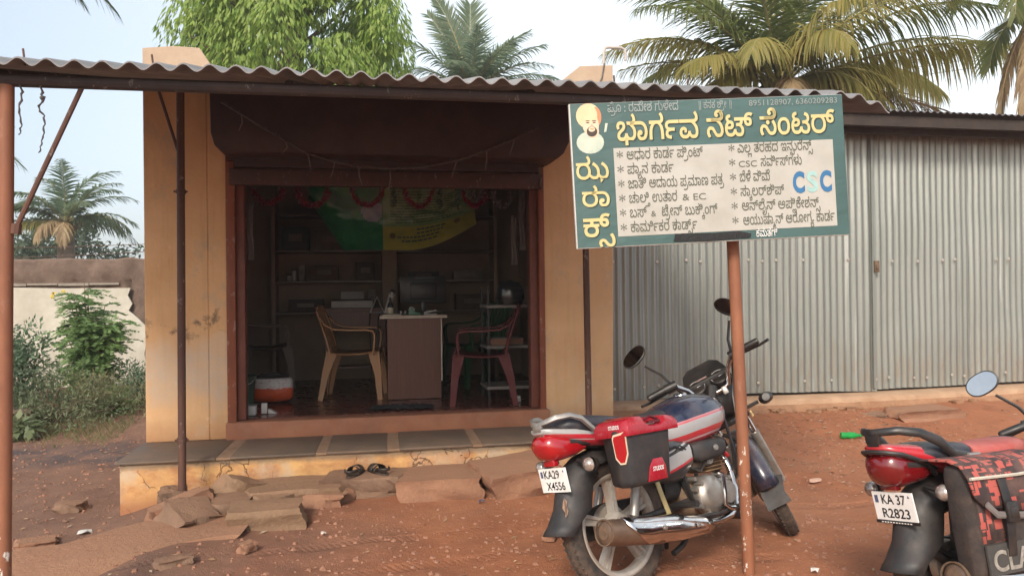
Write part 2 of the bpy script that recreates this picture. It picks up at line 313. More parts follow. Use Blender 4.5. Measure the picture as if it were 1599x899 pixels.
35:[[43,-2,12,1,7,2,7,5,8,9,7,-9,4,-3,6,-3,8,-2,7,0,8,0,7,2,8,5,6,5,3,6,3,7,2,7,0,15,-5,14,-3,4,0,5,0,6,-4,11,-8,8,-4,3,5,1,6,3,4,3,4,5,3,4,2,6,0,10,-4,12,-7,12,-5,6,-13,-8,7,-9,3,-4,2,-8,1,-8,-1,-2,-2,-3,-4,-4,-10,-2,-105,0,0,-16,24,0,-9,-9,-8,-10,-5,-14,-2,-18,2,-13,2,-11,6,-10,6,-6,9,-4],[45,14,-6,1,-5,2,-3,3,-4,7,-2,10,0,14,3,13,2,6,3,5,6,7,8,7,13,5,14,1,14,0,16,-3,9,-5,6,-5,3,-4,0,-1,-9,3,-12,0,-5,-1,-5,-4,-4,-4,-2,-5,-1,-7,1,-6,2,-5,4,-4,5,-3,12,-3,6,1,9,3,6,6,1,-3,1,-7,-1,-8,-2,-6,-4,-5,-5,-3,-6,-2,-5,0,-6,1,-4,1,-6,4,-3,3,-3,6,-2,8,-15,0,0,-1,-2,-5,-2,-6,-8,-9,-6,-2],[109,51,-5,1,-2,1,-2,3,-1,4,1,4,2,2,2,2,5,0,6,-1,5,-4,3,-2,-1,-3,-6,-5]],
37:[[37,-2,7,0,11,3,10,4,4,4,-9,12,-11,-7,-5,-1,-6,0,-7,1,-5,4,-3,4,-1,7,2,7,4,5,3,2,6,2,3,1,13,0,1,0,-1,13,-11,1,-6,2,-6,3,-4,3,-1,3,-1,4,0,9,5,8,6,3,10,2,9,-1,6,-2,5,-3,5,-6,3,-5,1,-8,1,-1,14,0,3,9,1,5,4,5,6,3,6,3,8,1,11,-2,6,-4,4,-4,4,-6,4,-12,2,-16,0,-11,-3,-14,-4,-5,-6,-7,-7,-2,-7,-1,-6,0,-6,2,-4,2,-3,6,-2,7,1,6,3,5,3,2,5,2,6,-3,2,-2,0,-8,-1,-3,14,-1,2,9,0,3,-1,5,-2,5,-3,4,-4,2,-7,2,-7,0,-7,-1,-6,-2,-5,-5,-5,-6,-2,-7,-1,-8,2,-9,2,-7,5,-6,8,-5,8,-3,11,-1,14,1,10,6,4,2,4,5,7,11,3,14,2,14,-1,12,-1,9,-4,12,-4,8,-5,7,-6,5,-8,5,-9,3,-8,1,-19,-3,-8,-5,-6,-5,-4,-6,-9,10,-11,6,-8,2,-10,1,-6,-1,-13,-3,-9,-6,-4,-6,-3,-6,-2,-10,1,-6,2,-7,3,-6,4,-5,6,-5,-7,-4,-4,-4,-3,-5,-2,-6,-1,-6,1,-8,3,-8,4,-5,6,-4,8,-4]],
38:[[52,-2,19,0,15,3,12,4,13,13,3,6,3,11,0,7,-2,12,-6,11,-4,4,0,8,-4,10,-7,9,7,2,6,4,5,6,3,4,2,6,0,10,-4,12,-7,12,-5,6,-13,-8,7,-9,3,-4,2,-8,1,-8,-1,-2,-1,-3,-5,-4,-10,-2,-76,0,0,-16,67,0,7,-4,5,-7,2,-3,1,-2,-12,2,-15,0,-9,-2,-7,-5,-3,-4,-2,-4,-1,-7,1,-7,2,-4,3,-4,2,-2,5,-3,7,-1,7,-1,8,1,7,1,8,5,8,7,1,2,1,-1,1,-5,0,-5,-1,-9,-3,-5,-4,-5,-7,-4,-11,-4,-6,0,-16,0,-6,0,-10,3,-8,6,-5,9,-2,5,-1,5,2,7,-16,3,-2,-9,0,-4,2,-10,2,-6,6,-9,4,-5,11,-6,7,-2],[64,51,-4,2,-2,2,-1,1,0,3,0,3,4,3,5,1,7,1,6,-1,10,-3,-1,-2,-4,-5,-3,-3,-5,-2]],
40:[[43,-2,12,1,7,2,7,5,7,9,10,-11,7,-4,8,-2,7,0,10,1,10,3,7,8,5,7,3,13,2,13,-2,17,-4,13,-4,6,-7,9,-9,8,10,2,5,4,7,6,2,4,2,10,-2,12,-4,11,-5,7,-6,6,-13,-8,8,-9,5,-11,0,-12,-1,-2,-5,-4,-10,-2,-104,0,0,-16,24,0,-9,-9,-8,-10,-5,-14,-2,-18,2,-13,2,-11,6,-10,6,-6,9,-4],[45,14,-6,1,-5,2,-3,3,-4,7,-2,9,0,15,3,13,2,6,3,5,6,7,8,7,12,4,15,2,5,0,14,-1,7,-3,7,-3,9,-8,7,-11,4,-12,1,-6,-1,-15,-1,-9,-1,-2,-3,-6,-4,-2,-6,-3,-5,0,-10,2,-5,3,-4,5,-4,15,-15,0,-2,-7,-2,-6,-3,-5,-5,-4,-5,-2]],
168:[[55,-2,12,0,9,2,7,3,6,3,8,9,4,6,1,7,1,7,-1,7,-1,6,-6,9,-6,4,18,0,1,0,0,14,-41,0,3,7,0,5,-3,7,47,0,1,-10,3,-9,5,-7,6,-4,7,-4,9,-1,8,1,6,2,7,4,3,4,3,6,1,7,-3,12,-4,7,-6,5,-8,2,-9,1,-11,0,0,1,1,3,5,5,3,3,6,2,11,1,5,-1,8,-4,8,13,-10,4,-13,2,-9,-1,-8,-2,-7,-2,-4,-4,-4,-4,-8,-16,-109,0,1,-16,42,0,2,-1,2,-8,-1,-6,-2,-2,-2,-2,-41,0,-1,-14,1,0,18,0,-5,-4,-5,-5,-4,-10,-1,-7,1,-6,1,-4,4,-10,3,-5,7,-5,7,-3,7,-2],[56,13,-8,1,-7,2,-5,4,-4,4,-3,6,-2,7,3,12,6,7,5,3,4,1,6,1,12,0,6,-1,5,-2,4,-2,6,-7,2,-5,1,-7,-1,-7,-2,-5,-3,-4,-6,-5,-8,-2],[145,73,-7,2,-5,4,-2,5,-1,10,18,0,5,-3,3,-3,2,-5,-2,-5,-2,-3,-3,-2]],
42:[[17,-3,15,6,-7,14,-2,6,-1,7,1,7,2,4,5,4,2,0,8,0,4,-1,6,-5,6,-9,12,-18,6,-7,10,-6,13,-1,9,1,11,3,7,7,4,7,2,2,3,9,0,3,1,17,-2,9,-5,13,-8,12,-7,7,-8,7,8,2,6,1,7,5,5,5,2,4,2,6,0,10,-4,12,-7,12,-5,6,-13,-8,7,-9,3,-4,2,-8,1,-8,-1,-2,-3,-5,-3,-2,-10,-2,-95,0,1,-16,67,0,8,-1,7,-4,7,-5,6,-6,5,-7,4,-7,3,-7,3,-12,1,-7,-1,-6,-2,-7,-3,-5,-2,-3,-5,-2,-6,-1,-5,0,-8,2,-5,4,-6,8,-10,17,-10,11,-5,2,-8,2,-12,1,-4,-2,-6,-3,-7,-6,-5,-9,-2,-6,0,-12,1,-6,4,-11]],
43:[[44,-2,7,0,10,1,4,2,5,2,4,3,5,5,3,5,3,-5,6,-6,4,-3,10,-4,11,0,6,1,11,3,6,5,7,9,2,5,2,9,0,11,-1,14,-4,11,-9,14,-5,7,-14,-9,6,-8,8,-13,2,-7,1,-11,-1,-9,-3,-9,-4,-4,-5,-2,-7,-1,-5,0,-6,2,-5,3,-5,5,-2,6,-1,9,-1,0,-15,0,-1,-7,-2,-6,-4,-5,-6,-4,-6,-3,-8,0,-6,0,-8,2,-5,4,-4,3,-1,4,-1,6,0,7,1,2,2,4,5,3,5,2,5,-1,2,-1,3,-3,0,-7,-1,-2,0,-2,13,-1,1,1,2,8,-1,9,-3,4,-3,4,-9,4,-7,1,-13,-2,-4,-3,-5,-3,-5,-7,-4,-11,0,-12,5,-12,8,-9,6,-5,6,-2],[79,59,6,1,4,2,2,4,1,5,-1,5,-2,4,-4,2,-5,1,-4,-1,-4,-2,-2,-4,-1,-5,1,-5,2,-3,4,-3],[7,95,106,-1,17,3,4,1,8,5,5,5,2,4,1,6,0,10,-3,12,-7,12,-6,6,-12,-8,6,-9,3,-4,3,-8,0,-8,0,-2,-2,-3,-5,-4,-9,-2,-111,0,-1,0]],
41:[[67,-29,19,1,-2,28,0,3,-15,0],[43,-2,12,1,7,2,7,5,7,9,10,-11,7,-4,8,-2,7,0,10,1,10,3,7,8,5,7,3,13,2,13,-2,17,-4,13,-4,6,-7,9,-9,8,10,2,5,4,7,6,2,4,2,10,-2,12,-4,11,-5,7,-6,6,-13,-8,8,-9,5,-11,0,-12,-1,-2,-5,-4,-10,-2,-104,0,0,-16,24,0,-9,-9,-8,-10,-5,-14,-2,-18,2,-13,2,-11,6,-10,6,-6,9,-4],[45,14,-6,1,-5,2,-3,3,-4,7,-2,9,0,15,3,13,2,6,3,5,6,7,8,7,12,4,15,2,5,0,14,-1,7,-3,7,-3,9,-8,7,-11,4,-12,1,-6,-1,-15,-1,-9,-1,-2,-3,-6,-4,-2,-6,-3,-5,0,-10,2,-5,3,-4,5,-4,15,-15,0,-2,-7,-2,-6,-3,-5,-5,-4,-5,-2]],
429:[[26,-2,5,1,4,2,3,4,1,6,-1,7,-2,3,-5,3,-4,1,-6,-1,-4,-3,-2,-3,-1,-6,1,-8,2,-3,4,-2],[26,63,5,1,4,2,3,4,1,6,-1,7,-2,3,-5,3,-4,1,-6,-1,-4,-2,-2,-3,-1,-7,1,-7,2,-3,4,-3]],
46:[[70,-29,18,1,-1,28,-1,3,-15,0],[42,-2,12,0,10,3,8,5,4,5,3,4,7,-8,5,-4,6,-3,7,-2,6,0,11,1,7,1,6,4,10,9,4,6,3,9,2,14,-2,17,-4,12,-4,7,-9,10,-9,8,10,3,7,4,5,5,2,4,2,10,-2,12,-4,11,-5,7,-6,6,-12,-8,7,-9,5,-10,0,-10,-2,-5,-4,-4,-6,-1,-4,-1,-31,0,-1,0,1,-15,11,-1,6,-1,7,-5,5,-4,11,-11,7,-13,2,-10,0,-16,-2,-7,-4,-5,-5,-5,-5,-2,-7,-1,-7,0,-6,2,-4,3,-5,5,-3,7,-2,8,-15,0,-1,-7,-2,-6,-3,-4,-6,-5,-6,-3,-9,0,-7,1,-6,2,-4,5,-1,7,1,6,7,8,6,5,18,12,6,8,3,4,3,6,0,7,-1,7,-2,5,-5,9,-5,2,-5,2,-8,2,-6,1,-14,-2,-9,-5,-6,-7,-4,-13,2,-10,4,-9,14,6,-3,6,0,6,1,5,3,5,5,2,12,1,7,-3,3,-3,1,-7,-1,-6,-3,-5,-7,-6,-11,-8,-10,-7,-3,-3,-6,-9,-2,-5,-1,-8,0,-6,1,-4,4,-8,5,-5,5,-4,5,-2]],
47:[[44,-2,7,0,10,1,4,2,5,2,4,3,5,5,3,5,3,-5,9,-8,9,-4,5,-1,8,0,6,0,11,4,6,5,5,7,12,-9,7,-4,7,-2,12,-1,8,0,9,2,6,3,6,5,5,5,3,7,3,7,1,7,1,8,-1,9,-2,13,-3,9,-5,8,-5,7,-9,10,-5,4,-7,5,-10,6,-9,-15,9,-5,11,-8,7,-6,7,-12,5,-16,0,-10,-1,-7,-1,-7,-4,-6,-5,-4,-7,-3,-7,0,-8,0,-6,2,-6,3,-5,4,-6,5,-1,2,0,11,-1,12,-5,16,-8,12,-7,7,-9,7,11,2,3,1,8,5,5,5,2,4,1,6,0,10,-3,12,-7,12,-6,6,-12,-8,6,-9,3,-4,3,-8,0,-8,0,-2,-2,-3,-5,-4,-9,-2,-111,0,-1,-15,1,-1,86,0,11,-4,6,-4,9,-9,8,-11,5,-13,2,-14,0,-7,-2,-6,-2,-5,-4,-4,-5,-2,-8,-1,-11,2,-4,3,-5,5,-4,15,-14,0,-1,0,-1,-7,-2,-6,-4,-5,-6,-4,-5,-2,-10,-1,-13,2,-5,4,-4,3,-1,4,-1,6,1,9,2,4,5,3,6,2,3,0,3,-2,3,-3,0,-7,-1,-4,13,-1,3,9,0,4,-1,5,-2,4,-4,4,-4,2,-7,2,-6,1,-10,-2,-6,-2,-5,-4,-5,-8,-4,-10,0,-12,1,-3,4,-9,5,-6,4,-4,5,-4,6,-2]],
48:[[60,-2,12,0,11,4,7,3,6,5,8,7,15,-12,6,-4,9,-3,9,0,7,0,8,1,7,2,8,6,5,5,1,3,12,-9,9,-6,8,-2,9,0,9,0,9,2,7,4,10,9,3,7,3,7,1,7,1,8,-1,9,-2,13,-3,9,-5,8,-5,7,-9,10,-5,4,-7,5,-10,6,-9,-15,9,-5,11,-8,7,-6,4,-6,3,-6,5,-16,0,-10,-1,-7,-1,-7,-4,-6,-5,-4,-7,-3,-7,0,-14,2,-12,8,-7,6,1,7,0,14,-3,14,-5,10,-5,7,-6,6,-10,8,8,1,4,1,6,5,6,5,2,4,2,10,-2,12,-4,11,-5,7,-6,6,-13,-8,8,-9,5,-10,0,-10,-2,-5,-4,-4,-10,-2,-31,0,-1,0,0,-15,11,-1,6,-1,7,-4,6,-5,11,-11,7,-14,2,-9,0,-16,-3,-7,-4,-6,-5,-4,-5,-2,-8,-1,-7,0,-8,2,-11,7,-6,5,-2,4,3,14,0,16,0,6,-5,14,-7,12,-5,6,-4,3,-7,5,-6,2,-9,2,-9,1,-9,-1,-12,-3,-7,-3,-8,-6,-12,-15,-3,-9,-2,-10,-1,-17,3,-14,5,-12,4,-7,6,-6,5,-4,13,-6,8,-2],[53,14,-6,1,-11,7,-4,4,-3,6,-2,6,-2,9,-1,7,1,10,1,8,3,6,8,11,10,5,7,2,6,1,9,-1,7,-2,5,-3,5,-3,5,-5,4,-11,3,-8,0,-17,-2,-8,-2,-6,-7,-9,-6,-5,-5,-4,-8,-1]],
49:[[64,-2,13,0,9,3,10,4,8,5,7,6,4,7,4,9,2,8,1,19,-3,13,-4,9,-4,5,-8,9,-3,1,11,5,4,3,3,4,2,4,2,6,0,10,-2,7,-4,10,-10,13,-13,-8,7,-9,3,-4,2,-8,1,-8,-1,-2,-3,-5,-3,-2,-10,-2,-81,0,0,-15,20,-1,-8,-7,-7,-10,-2,-6,-1,-6,-2,-14,1,-10,3,-10,3,-8,8,-10,5,-4,8,-5,10,-4,8,-2],[65,14,-11,1,-10,3,-8,7,-7,9,-3,8,-1,13,2,14,2,7,5,6,4,4,6,5,7,2,7,1,8,1,13,-2,7,-2,10,-9,4,-5,3,-6,2,-9,1,-8,-2,-14,-6,-12,-5,-5,-5,-4,-6,-3,-8,-2]],
178:[[42,-2,13,0,3,0,12,4,5,2,7,6,4,5,7,-7,8,-7,11,-3,7,0,10,0,3,1,9,3,6,6,5,7,3,8,1,7,0,8,-3,10,-2,4,-4,4,-4,5,-7,5,6,4,4,7,2,9,0,3,-1,5,16,0,1,-10,3,-9,4,-7,7,-5,6,-3,9,-1,8,1,7,2,5,3,5,5,2,5,1,8,-2,12,-5,7,-6,5,-8,2,-9,1,-11,0,0,1,1,3,5,5,3,3,6,2,11,1,9,-3,4,-2,9,13,-10,4,-14,2,-8,-1,-9,-2,-6,-2,-5,-4,-4,-4,-4,-7,-4,-9,-79,0,0,-16,42,0,3,-1,1,-3,0,-4,-1,-4,-3,-3,-6,-2,-5,-1,-16,0,-1,-1,0,-14,16,0,8,-3,8,-5,5,-7,3,-6,1,-7,-1,-4,-1,-6,-3,-4,-4,-3,-5,-2,-6,0,-11,2,-7,3,-4,5,-2,6,-2,9,-16,0,-1,-7,-3,-7,-8,-8,-7,-2,-8,-1,-10,0,-1,1,-9,5,-2,3,-2,5,-2,5,-1,7,0,7,7,-3,12,-2,11,1,7,2,8,5,3,5,3,5,1,9,-1,7,-3,6,-4,5,-5,2,-6,3,-8,1,-3,0,-3,0,-6,4,-3,4,-1,4,1,5,3,2,5,2,9,2,-2,14,-7,0,-11,-3,-5,-3,-4,-3,-2,-3,-2,-5,-1,-6,2,-9,6,-8,3,-3,-5,-4,-6,-7,-4,-7,-4,-16,-1,-17,5,-17,7,-10,7,-7],[36,56,-5,1,-4,4,4,9,3,3,5,4,4,1,10,0,4,-2,2,-4,1,-5,-1,-4,-3,-4,-6,-2],[193,73,-6,2,-5,3,-4,9,0,7,19,0,4,-3,3,-3,2,-3,-2,-7,-2,-3,-3,-2]],
51:[[73,-2,18,0,12,3,12,4,9,7,8,7,6,8,4,9,2,10,0,12,-1,11,-3,11,-6,10,-6,8,-9,8,-11,7,-1,-1,-8,-14,15,-10,6,-7,5,-7,2,-11,1,-6,-1,-7,-2,-10,-7,-12,-7,-6,-14,-6,-10,-2,-13,0,-9,0,-10,3,-8,3,-8,5,-5,5,-5,8,-3,7,-2,8,-1,7,4,-1,8,-3,15,0,12,3,4,3,4,4,5,9,2,4,0,7,-1,7,-2,7,-3,4,-3,3,-4,2,-4,2,-11,2,-8,-1,-7,-2,-7,-3,-6,-5,-5,-6,-6,-15,-2,-9,-1,-9,1,-13,3,-12,4,-9,7,-10,6,-7,11,-7,10,-3,13,-4],[37,70,-9,3,-3,2,2,8,5,9,4,3,7,3,4,0,5,0,2,-1,4,-2,3,-4,1,-5,-2,-7,-3,-4,-4,-3,-4,-1,-7,-1]],
52:[[71,-2,11,1,8,2,5,3,2,1,3,3,3,6,1,6,-1,7,-2,4,-2,3,10,3,4,3,12,7,6,10,2,6,1,4,0,6,0,7,-2,5,-3,6,-8,8,5,3,4,4,3,5,2,6,0,11,-3,12,-8,12,-5,6,-12,-8,7,-9,2,-4,2,-7,1,-9,-1,-3,-3,-4,-3,-2,-9,-2,-19,0,-1,0,0,-15,20,-1,7,-4,4,-3,2,-4,2,-9,-1,-9,-3,-6,-7,-5,-10,-4,-10,-2,-15,-2,-15,2,-9,2,-12,4,-8,6,-3,4,5,-2,13,0,7,2,6,2,6,5,4,4,2,7,1,6,-1,8,-4,6,-3,4,-6,4,-5,2,-8,1,-6,-1,-8,-2,-5,-2,-6,-4,-3,-3,-4,-5,-2,-7,-2,-5,0,-14,3,-7,3,-6,4,-5,5,-6,6,-5,14,-5,6,-2,-3,-4,-2,-9,1,-6,4,-8,4,-4,5,-3,9,-2],[72,12,-7,1,-4,1,-1,1,-2,3,-1,4,1,5,2,3,5,3,8,1,7,-1,4,-2,3,-4,1,-4,-1,-5,-3,-4,-6,-1],[29,76,-7,2,-1,1,0,5,2,5,3,5,4,2,9,2,7,-1,4,-2,2,-2,1,-5,-1,-5,-3,-4,-9,-3]],
53:[[44,-2,7,0,10,1,4,2,5,2,4,3,5,5,3,5,3,-5,6,-6,4,-3,4,-2,4,-1,5,-1,8,0,6,0,11,4,4,3,9,11,2,8,2,15,-1,17,-5,13,-8,12,-7,7,-9,7,11,2,3,1,8,5,5,5,2,4,1,6,0,10,-3,12,-7,12,-6,6,-12,-8,6,-9,3,-4,3,-8,0,-8,0,-2,-2,-3,-5,-4,-9,-2,-112,0,0,-15,1,-1,86,0,11,-4,6,-4,9,-9,8,-11,5,-13,2,-14,0,-7,-2,-6,-2,-5,-4,-4,-5,-2,-8,-1,-11,2,-4,3,-5,5,-4,15,-14,0,-1,0,-1,-7,-2,-6,-4,-5,-6,-4,-5,-2,-10,-1,-13,2,-5,4,-4,3,-1,4,-1,6,1,9,2,4,5,3,6,2,3,0,3,-2,3,-3,0,-7,-1,-4,13,-1,3,9,0,4,-1,5,-2,4,-4,4,-4,2,-7,2,-6,1,-10,-2,-6,-2,-5,-4,-5,-8,-4,-10,0,-12,1,-3,4,-9,5,-6,4,-4,5,-4,6,-2]],
54:[[52,-2,15,0,12,3,10,3,9,6,7,6,6,7,4,9,3,10,0,11,-1,12,-3,11,-7,11,-10,10,10,4,4,3,4,4,2,4,1,11,-1,11,-2,6,-3,5,-10,13,-13,-8,10,-13,3,-14,-2,-7,-5,-4,-9,-2,-80,0,1,-15,13,-1,-3,-7,0,-8,1,-4,3,-8,15,7,-2,4,0,7,2,4,5,4,10,2,6,0,8,-3,4,-6,1,-5,0,-4,-1,-2,-2,-5,-3,-2,-8,-4,-21,-3,-5,-1,-10,-5,-9,-6,-5,-11,1,-12,2,-7,3,-7,4,-4,6,-4,13,-5],[46,14,-12,2,-5,3,-3,3,-3,4,0,2,-1,4,1,5,5,6,5,2,18,3,16,4,6,3,5,4,2,4,2,4,3,11,-1,6,-2,5,-3,5,1,1,4,-3,8,-8,3,-5,5,-11,2,-7,0,-9,-1,-7,-2,-8,-3,-6,-4,-4,-5,-5,-7,-4,-7,-3,-10,-1]],
180:[[43,-2,12,1,7,2,7,5,8,9,6,-7,5,-4,7,-4,7,-2,7,0,8,0,7,2,4,2,5,4,6,6,5,11,2,7,0,15,-5,14,-3,4,0,5,0,6,-4,11,-3,3,-7,6,26,0,1,-10,3,-9,4,-7,7,-5,7,-3,8,-1,9,1,7,2,6,4,3,4,2,5,1,8,0,6,-2,6,-4,7,-7,5,-8,2,-8,1,-11,0,0,1,1,2,4,6,4,3,6,2,5,1,6,0,6,-1,6,-4,9,13,-10,4,-13,2,-9,-1,-8,-2,-7,-2,-4,-4,-4,-4,-5,-7,-3,-8,0,-1,-144,0,0,-16,24,0,-9,-9,-8,-10,-5,-14,-2,-18,2,-13,2,-11,6,-10,6,-6,9,-4],[45,14,-6,1,-5,2,-3,3,-4,7,-2,10,0,14,3,13,2,6,3,5,6,7,8,7,13,5,14,1,14,0,16,-3,9,-5,6,-5,3,-4,0,-1,-9,3,-12,0,-5,-1,-5,-4,-4,-4,-2,-5,-1,-7,1,-6,2,-5,4,-4,5,-3,12,-3,6,1,9,3,6,6,1,-3,1,-7,-1,-8,-2,-6,-4,-5,-5,-3,-6,-2,-5,0,-6,1,-4,1,-6,4,-3,3,-3,6,-2,8,-15,0,0,-1,-2,-5,-2,-6,-8,-9,-6,-2],[109,51,-5,1,-2,1,-2,3,-1,4,1,4,2,2,2,2,5,0,6,-1,5,-4,3,-2,-1,-3,-6,-5],[181,73,-7,2,-5,4,-2,4,-1,4,0,7,18,0,3,-1,4,-3,2,-7,-1,-5,-2,-2,-3,-3]],
56:[[17,-3,15,6,-7,14,-2,6,-1,7,1,7,3,5,4,3,6,1,4,-1,4,-1,6,-5,6,-9,12,-18,6,-7,10,-6,12,-1,10,1,11,4,5,4,2,2,6,9,3,10,1,14,-2,14,-3,9,-4,8,-10,14,-1,0,-13,-9,10,-14,5,-13,2,-6,0,-7,-3,-12,-2,-5,-4,-4,-5,-2,-6,-1,-6,0,-6,2,-3,2,-4,6,-13,19,-2,4,-7,7,-7,4,-8,2,-12,1,-9,-4,-8,-7,-5,-9,-2,-6,0,-12,1,-6,4,-11],[67,63,6,1,4,2,2,4,1,5,-1,4,-2,4,-4,2,-5,1,-4,-1,-4,-2,-2,-3,-1,-5,1,-5,2,-3,4,-3],[7,95,89,-1,18,3,5,2,6,4,4,5,4,5,1,10,-1,11,-5,11,-11,13,-12,-8,7,-9,3,-4,2,-7,1,-9,-1,-3,-4,-5,-6,-2,-6,-1,-94,0,-1,0]],
57:[[45,-2,7,0,15,5,11,9,2,4,8,-11,10,-5,9,-2,7,0,11,1,11,4,7,6,6,8,4,9,1,9,-1,9,-4,12,-5,8,-8,6,-10,4,-11,1,-10,-1,-6,-2,-5,-3,-6,-5,0,11,-2,7,-2,5,-7,7,39,0,16,3,5,1,10,6,3,4,2,6,2,4,0,10,-4,12,-7,12,-5,6,-13,-8,7,-9,3,-4,2,-8,1,-6,-1,-5,-2,-2,-4,-4,-10,-2,-115,0,1,-16,43,0,9,-3,5,-4,4,-4,2,-6,2,-6,1,-7,-6,5,-4,3,-7,2,-9,1,-12,-1,-9,-3,-8,-6,-6,-9,-4,-8,-2,-13,2,-10,4,-10,6,-7,8,-6,9,-4],[46,13,-11,2,-6,5,-4,5,-1,5,-1,7,1,6,2,6,3,5,5,3,5,2,10,1,7,-1,5,-2,4,-3,4,-5,3,-6,0,-13,-2,-6,-3,-4,-5,-5,-7,-1],[111,13,-6,1,-6,1,-6,5,-3,5,-1,5,-1,7,1,6,1,6,5,5,4,3,5,2,9,1,7,-1,6,-2,5,-5,4,-3,2,-5,1,-9,-1,-6,-2,-5,-5,-6,-4,-3,-6,-1]],
55:[[138,-11,14,9,-8,12,4,8,4,12,0,19,-2,9,-3,8,-8,14,-6,7,-14,-10,11,-14,3,-6,3,-13,0,-13,-2,-7,-26,36,0,1,-13,-8,26,-39,0,-1,-6,0,-6,1,-6,2,-5,3,-5,5,-2,6,-1,9,-1,0,-15,0,-1,-7,-2,-6,-4,-5,-6,-4,-6,-3,-8,0,-6,0,-8,2,-5,4,-4,3,-2,10,1,9,2,4,5,3,6,2,3,0,3,-2,3,-3,0,-7,-1,-2,0,-2,13,-1,3,9,0,4,-1,5,-3,4,-3,4,-4,2,-6,2,-7,1,-10,-2,-6,-2,-3,-3,-7,-8,-4,-11,1,-13,5,-12,7,-8,6,-5,6,-2,13,-1,7,0,10,1,10,5,8,7,3,5,9,-11,8,-5,10,-2,11,0,11,2],[79,59,6,1,4,2,2,4,1,5,-1,5,-2,4,-4,2,-5,1,-4,-1,-4,-2,-2,-4,-1,-5,1,-5,2,-3,4,-3],[7,95,107,-1,19,3,4,2,6,4,5,5,2,4,2,6,0,10,-1,6,-4,11,-11,13,-13,-8,8,-9,2,-4,2,-7,1,-6,0,-4,-4,-6,-2,-2,-10,-2,-113,0,-1,0]],
187:[[17,-3,15,6,-7,14,-2,6,-1,7,1,7,3,5,4,3,6,1,4,0,3,-2,7,-6,6,-8,12,-18,6,-7,5,-4,6,-2,12,-1,11,1,9,4,7,6,6,9,3,9,1,20,-2,9,-5,14,-8,11,-11,11,-4,2,37,0,1,-10,3,-9,5,-7,6,-4,8,-4,8,-1,8,1,7,2,6,4,3,4,3,6,1,7,-3,12,-4,7,-6,5,-8,2,-8,1,-12,0,0,1,1,3,5,5,4,3,5,2,11,1,5,-1,8,-4,8,13,-10,4,-13,2,-9,-1,-8,-2,-6,-2,-5,-4,-4,-4,-8,-16,-136,0,0,-16,67,0,8,-1,7,-4,7,-5,6,-6,5,-7,4,-7,3,-8,3,-9,1,-8,-1,-7,-2,-6,-2,-5,-3,-4,-7,-3,-5,0,-6,0,-6,2,-5,4,-6,8,-10,17,-9,10,-5,3,-9,2,-12,1,-4,-2,-6,-3,-7,-6,-5,-9,-2,-6,0,-12,1,-6,4,-11],[173,73,-8,2,-4,4,-3,5,-1,10,18,0,5,-3,4,-3,1,-5,-1,-5,-2,-3,-4,-2]],
60:[[38,-2,11,1,6,1,7,3,5,4,5,6,5,10,2,7,3,17,-2,19,-5,15,-8,11,-7,7,-9,6,-19,5,-9,0,-6,0,-66,0,0,-16,76,0,3,0,9,-2,6,-2,4,-3,9,-9,4,-10,2,-6,1,-6,0,-15,-4,-13,-4,-9,-4,-3,-7,-2,-6,-1,-7,0,-6,3,-7,8,-1,10,1,4,3,-5,4,-3,4,0,4,1,4,3,2,3,1,5,-1,6,-3,4,-4,3,-7,1,-6,-1,-5,-2,-5,-3,-3,-6,-2,-7,-1,-8,2,-11,2,-4,5,-8,6,-5,5,-2]],
61:[[16,63,15,-1,8,3,10,5,4,4,3,5,3,5,2,9,0,17,-2,6,-5,11,-7,7,-4,3,-6,3,-7,2,-6,0,-9,0,-7,-3,-5,-3,-5,-6,-2,-5,-1,-6,1,-8,2,-5,5,-5,5,-3,7,-2,15,0,6,3,9,5,1,-5,-1,-5,-2,-8,-8,-7,-5,-1,-8,-1,-9,1,-7,3,-13,9,-5,6,-8,-9,3,-4,3,-4,7,-7,11,-6],[19,109,-2,0,-5,4,-2,2,0,4,1,4,2,3,3,2,7,1,6,-1,5,-2,5,-5,2,-3,-4,-5,-5,-2,-10,-2]],
188:[[44,-2,7,0,10,1,4,2,5,2,4,3,5,5,3,5,3,-5,6,-6,4,-3,10,-4,11,0,6,1,11,3,6,5,7,9,2,5,2,9,0,11,-1,14,-4,11,-9,14,-5,7,-14,-9,6,-8,8,-13,2,-7,1,-11,-1,-9,-3,-9,-4,-4,-5,-2,-7,-1,-5,0,-6,2,-5,3,-5,5,-2,6,-1,9,-1,0,-15,0,-1,-7,-2,-6,-4,-5,-6,-4,-6,-3,-8,0,-6,0,-8,2,-5,4,-4,3,-1,4,-1,6,0,7,1,2,2,4,5,3,5,2,5,-1,2,-1,3,-3,0,-7,-1,-2,0,-2,13,-1,1,1,2,8,-1,9,-3,4,-3,4,-9,4,-7,1,-13,-2,-4,-3,-5,-3,-5,-7,-4,-11,0,-12,5,-12,8,-9,6,-5,6,-2],[79,59,6,1,4,2,2,4,1,5,-1,5,-2,4,-4,2,-5,1,-4,-1,-4,-2,-2,-4,-1,-5,1,-5,2,-3,4,-3],[187,59,9,1,7,2,5,3,5,5,2,5,1,8,-2,11,-5,8,-6,5,-8,2,-8,1,-12,0,0,1,1,3,5,5,4,3,5,2,12,1,8,-3,5,-2,8,13,-10,4,-15,2,-13,-2,-7,-2,-6,-5,-4,-4,-5,-7,-4,-9,-153,0,0,-15,1,-1,151,0,1,-10,2,-8,5,-8,7,-5,5,-2,4,-1],[189,73,-7,2,-5,3,-3,9,-1,7,19,0,4,-3,4,-3,1,-3,-1,-7,-2,-3,-4,-2]],
